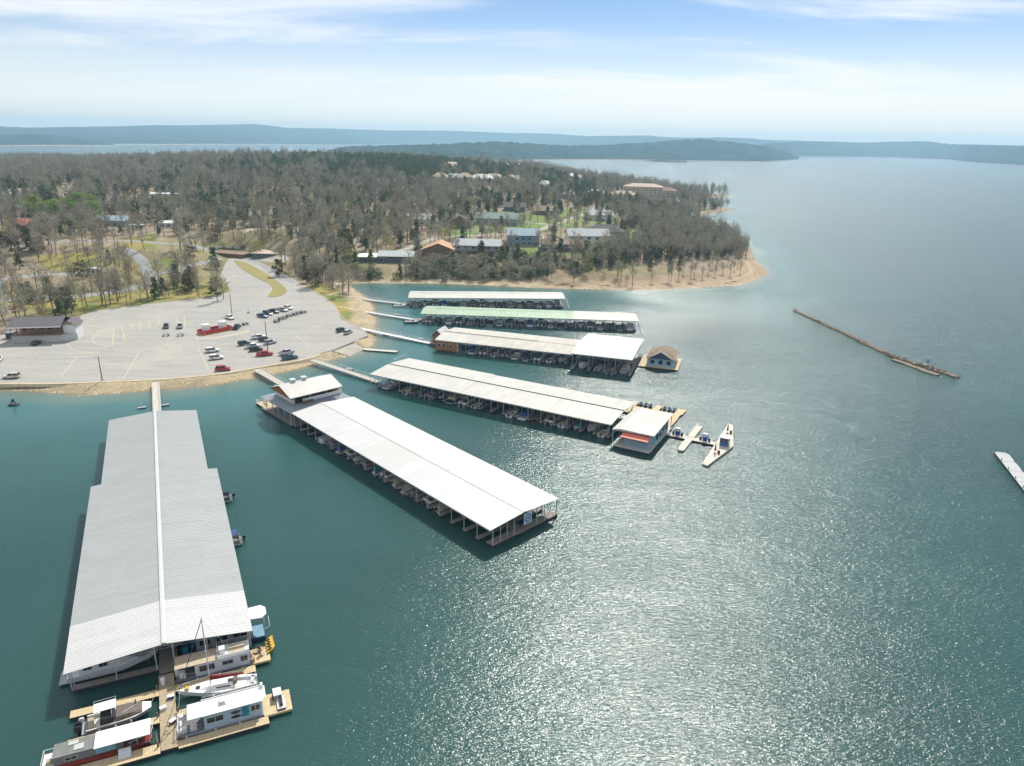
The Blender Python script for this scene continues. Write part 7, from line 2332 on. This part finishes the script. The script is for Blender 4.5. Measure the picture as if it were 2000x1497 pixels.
species('bare', [bare_tree(s, h, sp, lo) for s, h, sp, lo in ((1, 17, 5.4, .36), (2, 18.5, 5.0, .44), (3, 14.5, 5.0, .32), (4, 17, 6.0, .38), (5, 15.5, 4.2, .48), (6, 19.5, 5.2, .5))], BARK, TWIG)
species('pale_bare', [bare_tree(s, h, sp, lo) for s, h, sp, lo in ((11, 16, 5.8, .32), (12, 13, 5.0, .36))], BARK, TWIG2)
species('cedar', [leafy(s, h, r, cone, n, .5, .08) for s, h, r, n in ((21, 9.5, 2.6, 620), (22, 8, 2.7, 560), (23, 11, 2.9, 680))], BARK, CEDAR)
species('bronze', [leafy(s, h, r, low_, 620, .5, .1) for s, h, r in ((31, 9.5, 3.2), (32, 8, 3.0))], BARK, CEDAR_B)
species('pine', [leafy(s, h, r, oval, 620, .6, .3) for s, h, r in ((41, 14, 4.0), (42, 12.5, 3.6))], BARK, PINE)
species('bud', [leafy(s, h, r, oval, 480, .34, .25) for s, h, r in ((51, 9, 3.6), (52, 11, 4.4))], BARK, BUD)
species('palebud', [leafy(s, h, r, oval, 420, .34, .25) for s, h, r in ((61, 10, 4.2),)], BARK, BUDP)
species('scrub', [leafy(s, h, r, low_, 380, .3, .08) for s, h, r in ((71, 4.6, 2.8), (72, 5.4, 3.2))], BARK, TWIG)
species('dark_scrub', [leafy(s, h, r, low_, 420, .34, .06) for s, h, r in ((75, 4.2, 2.8), (76, 5, 3.0))], BARK, CEDAR)
species('redbud', [leafy(91, 5, 2.4, oval, 300, .26, .3)], BARK, ROSE)
species('russet', [leafy(95, 8, 3.2, oval, 420, .34, .25)], BARK, RUSSET)
NAME = dict(bare='bare_tree', pale_bare='bare_tree', cedar='cedar_tree', bronze='cedar_tree', pine='pine_tree', bud='budding_tree', palebud='budding_tree', scrub='bare_shrub', dark_scrub='evergreen_shrub', redbud='redbud_tree', russet='russet_tree')
DESC = dict(bare='bare grey-brown tree without leaves', pale_bare='bare pale-twigged spreading tree', cedar='dark green cedar', bronze='bronze-tinged cedar', pine='bright green pine', bud='tree in yellow-green bud', palebud='tree in pale buff bud',
            scrub='leafless shrub', dark_scrub='dark evergreen shrub', redbud='small pink-flowering tree', russet='tree with russet leaves')

PLUR = dict(bare='bare grey-brown trees without leaves', bud='trees in yellow-green bud', palebud='trees in pale buff bud', russet='trees with russet leaves')


def region(x, y, px, py):
    if x > 40 and y < 640:
        return 'on the sandy point'
    if y < 430 and px > 560:
        return 'on the bank below the houses'
    if px < 470 and y < 480:
        return 'in the campground behind the parking lot'
    if px < 560:
        return 'in the woods beyond the campground'
    return 'in the woods behind the lakeside houses'


TREES = []       # x, y, z, scale, turn, species


def grow(kind, x, y, s=None, z=None):
    TREES.append((x, y, hz(x, y) if z is None else z, s or rng.uniform(.82, 1.2), rng.uniform(0, 6.28), kind))


# particular trees that the photograph lets one tell apart (foot of the trunk)
for kind, s, L_ in (('cedar', 1.0, [(305, 585), (318, 574), (140, 610), (60, 592), (46, 585), (128, 606), (228, 562), (368, 565), (1080, 500), (1095, 498), (940, 500), (990, 515), (1010, 505), (1150, 520), (1170, 515), (725, 520), (695, 520), (1245, 400), (1232, 385)]),
                    ('bronze', 1.05, [(422, 578), (20, 480), (60, 490), (75, 492), (45, 470), (160, 545), (600, 552), (618, 558), (545, 540), (372, 570), (5, 485), (30, 495)]),
                    ('pine', 1.15, [(55, 432), (70, 428), (85, 432), (95, 440), (150, 432), (160, 428), (175, 434), (188, 440), (135, 425), (110, 445), (45, 420), (180, 425)]),
                    ('bud', 1.0, [(1240, 420), (1250, 425), (1228, 415), (870, 478), (1150, 535), (505, 500), (250, 404), (1290, 393), (330, 412), (350, 400), (880, 470)]),
                    ('palebud', 1.0, [(540, 470), (520, 475), (560, 478), (610, 470)]), ('redbud', 1.0, [(818, 505), (812, 512), (30, 405), (815, 462), (826, 458)]), ('russet', 1.2, [(1315, 480), (1330, 500), (875, 440), (780, 470)]),
                    ('pale_bare', 1.3, [(80, 475), (95, 480), (230, 590), (200, 560)])):
    for px, py in L_:
        p = hit(px, py); grow(kind, p[0], p[1], s * rng.uniform(.9, 1.15))
for px, py in [(165, 611), (170, 600), (200, 598), (232, 590), (248, 597), (120, 612), (105, 612), (88, 610), (78, 615), (65, 600), (140, 598), (330, 580), (345, 578), (390, 582), (425, 590), (437, 585), (275, 590), (258, 575), (180, 582), (100, 580), (5, 565),
               (1222, 556), (1273, 553), (1325, 546), (1348, 548), (1372, 544), (1396, 540), (1412, 536), (1426, 540), (1433, 530), (1440, 522), (1445, 535), (1305, 550), (1180, 535), (1207, 540), (1120, 552), (1355, 540), (1383, 535), (1400, 525), (1420, 520), (1335, 535),
               (1430, 372), (1420, 385), (1408, 395), (1411, 405), (1400, 372), (1392, 375), (1383, 385), (1415, 376), (506, 470), (616, 560), (735, 470)]:
    p = hit(px, py); grow('bare', p[0], p[1], rng.uniform(.6, .95) * (.72 if py < 560 and px > 1000 else 1))
n_named = len(TREES)

LOTX = np.vstack([LOT])
CLEAR = [world_poly(p) for p in ([(205, 392), (310, 384), (360, 390), (260, 405), (210, 408)], [(690, 552), (1000, 553), (1100, 545), (1480, 505), (1500, 533), (1440, 558), (1100, 566), (690, 556)])]
OPEN = world_poly([(0, 600), (0, 480), (60, 470), (200, 465), (330, 462), (420, 480), (450, 510), (455, 575), (330, 592), (150, 614)])
SUB = world_poly([(800, 500), (820, 455), (900, 425), (1000, 410), (1100, 405), (1180, 400), (1240, 440), (1250, 480), (1150, 505), (1000, 495)])
SCR = world_poly([(560, 548), (600, 520), (690, 512), (820, 515), (960, 500), (1060, 505), (1130, 520), (1140, 535), (1000, 549), (800, 547), (690, 548)])
cand = []
for y0, y1, st in ((235, 520, 7.0), (520, 900, 7.9), (900, 1750, 9.2)):
    ys = np.arange(y0, y1, st)
    for yy in ys:
        xm, xM = -.82 * yy - 20, .42 * yy + 20
        xs_ = np.arange(xm, xM, st)
        cand.append(np.stack([xs_ + rng.uniform(-.5, .5, len(xs_)) * st, np.full(len(xs_), yy) + rng.uniform(-.5, .5, len(xs_)) * st], -1))
sx_, sy_ = np.meshgrid(np.arange(-130, 75, 3.4), np.arange(345, 460, 3.4)); ex_ = np.stack([sx_.ravel(), sy_.ravel()], -1) + rng.uniform(-1.5, 1.5, (sx_.size, 2))
cand.append(ex_[inside(SCR, ex_[:, 0], ex_[:, 1])])
TIPW = world_poly([(1130, 535), (1180, 470), (1260, 430), (1380, 430), (1440, 470), (1450, 505), (1400, 520), (1290, 530)])
tx_, ty_ = np.meshgrid(np.arange(20, 190, 5.5), np.arange(420, 640, 5.5)); ex_ = np.stack([tx_.ravel(), ty_.ravel()], -1) + rng.uniform(-2.5, 2.5, (tx_.size, 2))
cand.append(ex_[inside(TIPW, ex_[:, 0], ex_[:, 1])])
cand = np.concatenate(cand)
X, Y = cand[:, 0], cand[:, 1]
dS = np.where(inside(SHORE, X, Y), pdist(SHORE, X, Y), -1)
ok = dS > 5
cand = cand[ok]; dS = dS[ok]; X, Y = cand[:, 0], cand[:, 1]
Zc = height(X, Y)
PX = proj(np.stack([X, Y, Zc], -1))
ok = (PX[:, 0] > -260) & (PX[:, 0] < 1560)
ok &= ~inside(LOT, X, Y) & (pdist(LOT, X, Y) > 2.5)
for P, w in ROADS:
    ok &= pdist(P, X, Y, closed=False) > w / 2 + 1.8
for hx, hy, hr_ in HOUSES:
    ok &= (X - hx) ** 2 + (Y - hy) ** 2 > (hr_ + .8) ** 2
    ok &= ~((np.abs(X - hx - (hx / hy) * -6) < hr_ * .6) & (Y < hy) & (Y > hy - hr_ - 9) & (rng.random(len(X)) < (.95 if hy < 520 else .35)))
sel = rng.random(len(X))
inO, inSub, inScr = inside(OPEN, X, Y), inside(SUB, X, Y), inside(SCR, X, Y)
lawn = np.zeros(len(X), bool)
for g in LAWN:
    lawn |= inside(g, X, Y)
for g in CLEAR:
    ok &= ~(inside(g, X, Y) & (sel > .03))
ok &= ~(lawn & (sel > .12)); ok &= ~(inO & (sel > .42)); ok &= ~(inSub & ~lawn & (sel > .5))
ok &= ~((PX[:, 0] > 455) & (PX[:, 0] < 740) & (Y < 345))
ok &= ~((Y < 330) & (X > -75))
sand = np.zeros(len(X), bool)
for g in SAND:
    sand |= inside(g, X, Y)
ok &= ~(sand & (sel > .10))
gap = fbm(X / 38 + 31, Y / 38 + 7, 3)
ok &= ~((gap < .36) & (sel > .35) & (Y < 1000))
cl = fbm(X / 55 + 3, Y / 55, 3); cl2 = fbm(X / 160 + 9, Y / 160 + 4, 2)
for i in np.where(ok)[0]:
    x, y = X[i], Y[i]; r = rng.random(); px, py = PX[i]
    ever = .10 + 1.6 * max(0, cl[i] - .46) + (.45 if cl2[i] > .52 and y > 560 else 0) + .5 * math.exp(-((x + 210) / 240) ** 2 - ((y - 1000) / 400) ** 2)
    if inO[i]:
        ever = .14
    tipw = x > 40 and y < 700
    if tipw:
        ever = .42
    if inScr[i]:
        k = 'scrub' if r < .6 else 'dark_scrub' if r < .80 else 'bare' if r < .86 else 'cedar'
        grow(k, x, y, rng.uniform(.75, 1.15) * (.62 if k in ('bare', 'cedar') else 1), Zc[i]); continue
    if sand[i] or (dS[i] < 16 and y > 330):
        k = 'scrub' if r < .25 else 'bare'
    elif r < ever:
        k = 'cedar' if rng.random() < .84 else 'bronze'
    elif r > .955:
        k = 'bud' if rng.random() < .4 else 'russet' if rng.random() < .5 else 'palebud'
    else:
        k = 'bare' if rng.random() < .85 else 'pale_bare'
    grow(k, x, y, rng.uniform(.75, 1.15) * (1.0 if not tipw else .85) * (1.08 if y > 600 else 1), Zc[i])

# logs washed up on the beach of the point
for q in range(16):
    px = rng.uniform(960, 1440); py = 553 + 6 * math.sin((px - 960) / 480 * 2.6) + rng.uniform(-6, 2)
    p = hit(px, py)
    if p[2] < .1:
        continue
    t = thing('driftwood_log', 'pale driftwood log stranded on the beach of the sandy point', 'log', (p[0], p[1], p[2] + .1), rng.uniform(-.5, .5), 'driftwood on the sandy point')
    b = MB(); L = rng.uniform(2, 5.5); b.bar((-L / 2, 0, 0), (L / 2, .3, .15), .2, 6, .09); b.bar((0, 0, .05), (.5, .9, .5), .07, 4, .03); b.build('trunk', DRIFT, t)
    b = MB(); b.bar((-L / 2, 0, 0), (-L / 2 - .3, .1, .45), .12, 5, .05); b.bar((-L / 2, 0, 0), (-L / 2 - .3, -.3, .1), .1, 5, .04); b.build('root', BROWNW, t)

# the nearest of each kind stand as trees of their own, the rest of the wood is one mass
T = TREES
order = sorted(range(len(T)), key=lambda i: (T[i][0] ** 2 + T[i][1] ** 2) if i >= n_named else 0)
count = {}
rest = []
for i in order:
    x, y, z, s, a, kind = T[i]
    nm = NAME[kind]
    px, py = proj(np.array([x, y, z]))
    if count.get(nm, 0) >= 290 or not (-20 < px < 2000):
        rest.append(i); continue
    count[nm] = count.get(nm, 0) + 1
    g = region(x, y, px, py)
    t = thing(nm, DESC[kind] + ' ' + g, nm.replace('_', ' '), (x, y, z - .05), a, PLUR.get(kind, DESC[kind] + 's') + ' ' + g)
    t.scale = (s, s, s)
    tm, cm_ = SPEC[kind][i % len(SPEC[kind])]
    fresh('trunk', tm, t); fresh('crown', cm_, t)

# forest mass: points carrying instances of the same trees
kinds = list(SPEC)
flat = [(k, j) for k in kinds for j in range(len(SPEC[k]))]
fi = {kj: n_ for n_, kj in enumerate(flat)}
me = bpy.data.meshes.new('forest'); me.vertices.add(len(rest))
co = np.array([[T[i][0], T[i][1], T[i][2] - .05] for i in rest], np.float32)
me.vertices.foreach_set('co', co.ravel())
for an, ty, vals in (('pick', 'INT', [fi[(T[i][5], i % len(SPEC[T[i][5]]))] for i in rest]), ('size', 'FLOAT', [T[i][3] for i in rest]), ('turn', 'FLOAT', [T[i][4] for i in rest])):
    at_ = me.attributes.new(an, ty, 'POINT'); at_.data.foreach_set('value', vals)
fo = bpy.data.objects.new('forest', me); COL.objects.link(fo)
tag(fo, 'far wood of bare trees and dark cedars covering the ridge', 'forest', kind='stuff')
src_col = {}
ng = bpy.data.node_groups.new('forest_scatter', 'GeometryNodeTree')
ng.interface.new_socket('Geometry', in_out='INPUT', socket_type='NodeSocketGeometry')
ng.interface.new_socket('Geometry', in_out='OUTPUT', socket_type='NodeSocketGeometry')
gn, gl = ng.nodes, ng.links
gi, go = gn.new('NodeGroupInput'), gn.new('NodeGroupOutput')
g2i = gn.new('GeometryNodeGeometryToInstance')
for k, j in reversed(flat):
    tm, cm_ = SPEC[k][j]
    # the pair of parts of some standing tree serves as the source
    pair = None
    for o in bpy.data.objects:
        if o.data is cm_ and o.parent is not None:
            pair = o; break
    sib = [c_ for c_ in pair.parent.children if c_.data is tm][0]
    jn = gn.new('GeometryNodeJoinGeometry')
    for so in (sib, pair):
        oi = gn.new('GeometryNodeObjectInfo'); oi.inputs['Object'].default_value = so; oi.inputs['As Instance'].default_value = False; oi.transform_space = 'ORIGINAL'
        gl.new(oi.outputs['Geometry'], jn.inputs[0])
    gl.new(jn.outputs[0], g2i.inputs[0])
iop = gn.new('GeometryNodeInstanceOnPoints'); iop.inputs['Pick Instance'].default_value = True


def named(nm, ty):
    q = gn.new('GeometryNodeInputNamedAttribute'); q.data_type = ty; q.inputs['Name'].default_value = nm; return q.outputs['Attribute']


rot = gn.new('ShaderNodeCombineXYZ'); gl.new(named('turn', 'FLOAT'), rot.inputs['Z'])
gl.new(gi.outputs[0], iop.inputs['Points']); gl.new(g2i.outputs[0], iop.inputs['Instance']); gl.new(named('pick', 'INT'), iop.inputs['Instance Index'])
gl.new(rot.outputs[0], iop.inputs['Rotation']); gl.new(named('size', 'FLOAT'), iop.inputs['Scale'])
gl.new(iop.outputs[0], go.inputs[0])
md = fo.modifiers.new('scatter', 'NODES'); md.node_group = ng
print('TREES', len(T), 'own', count, 'mass', len(rest))
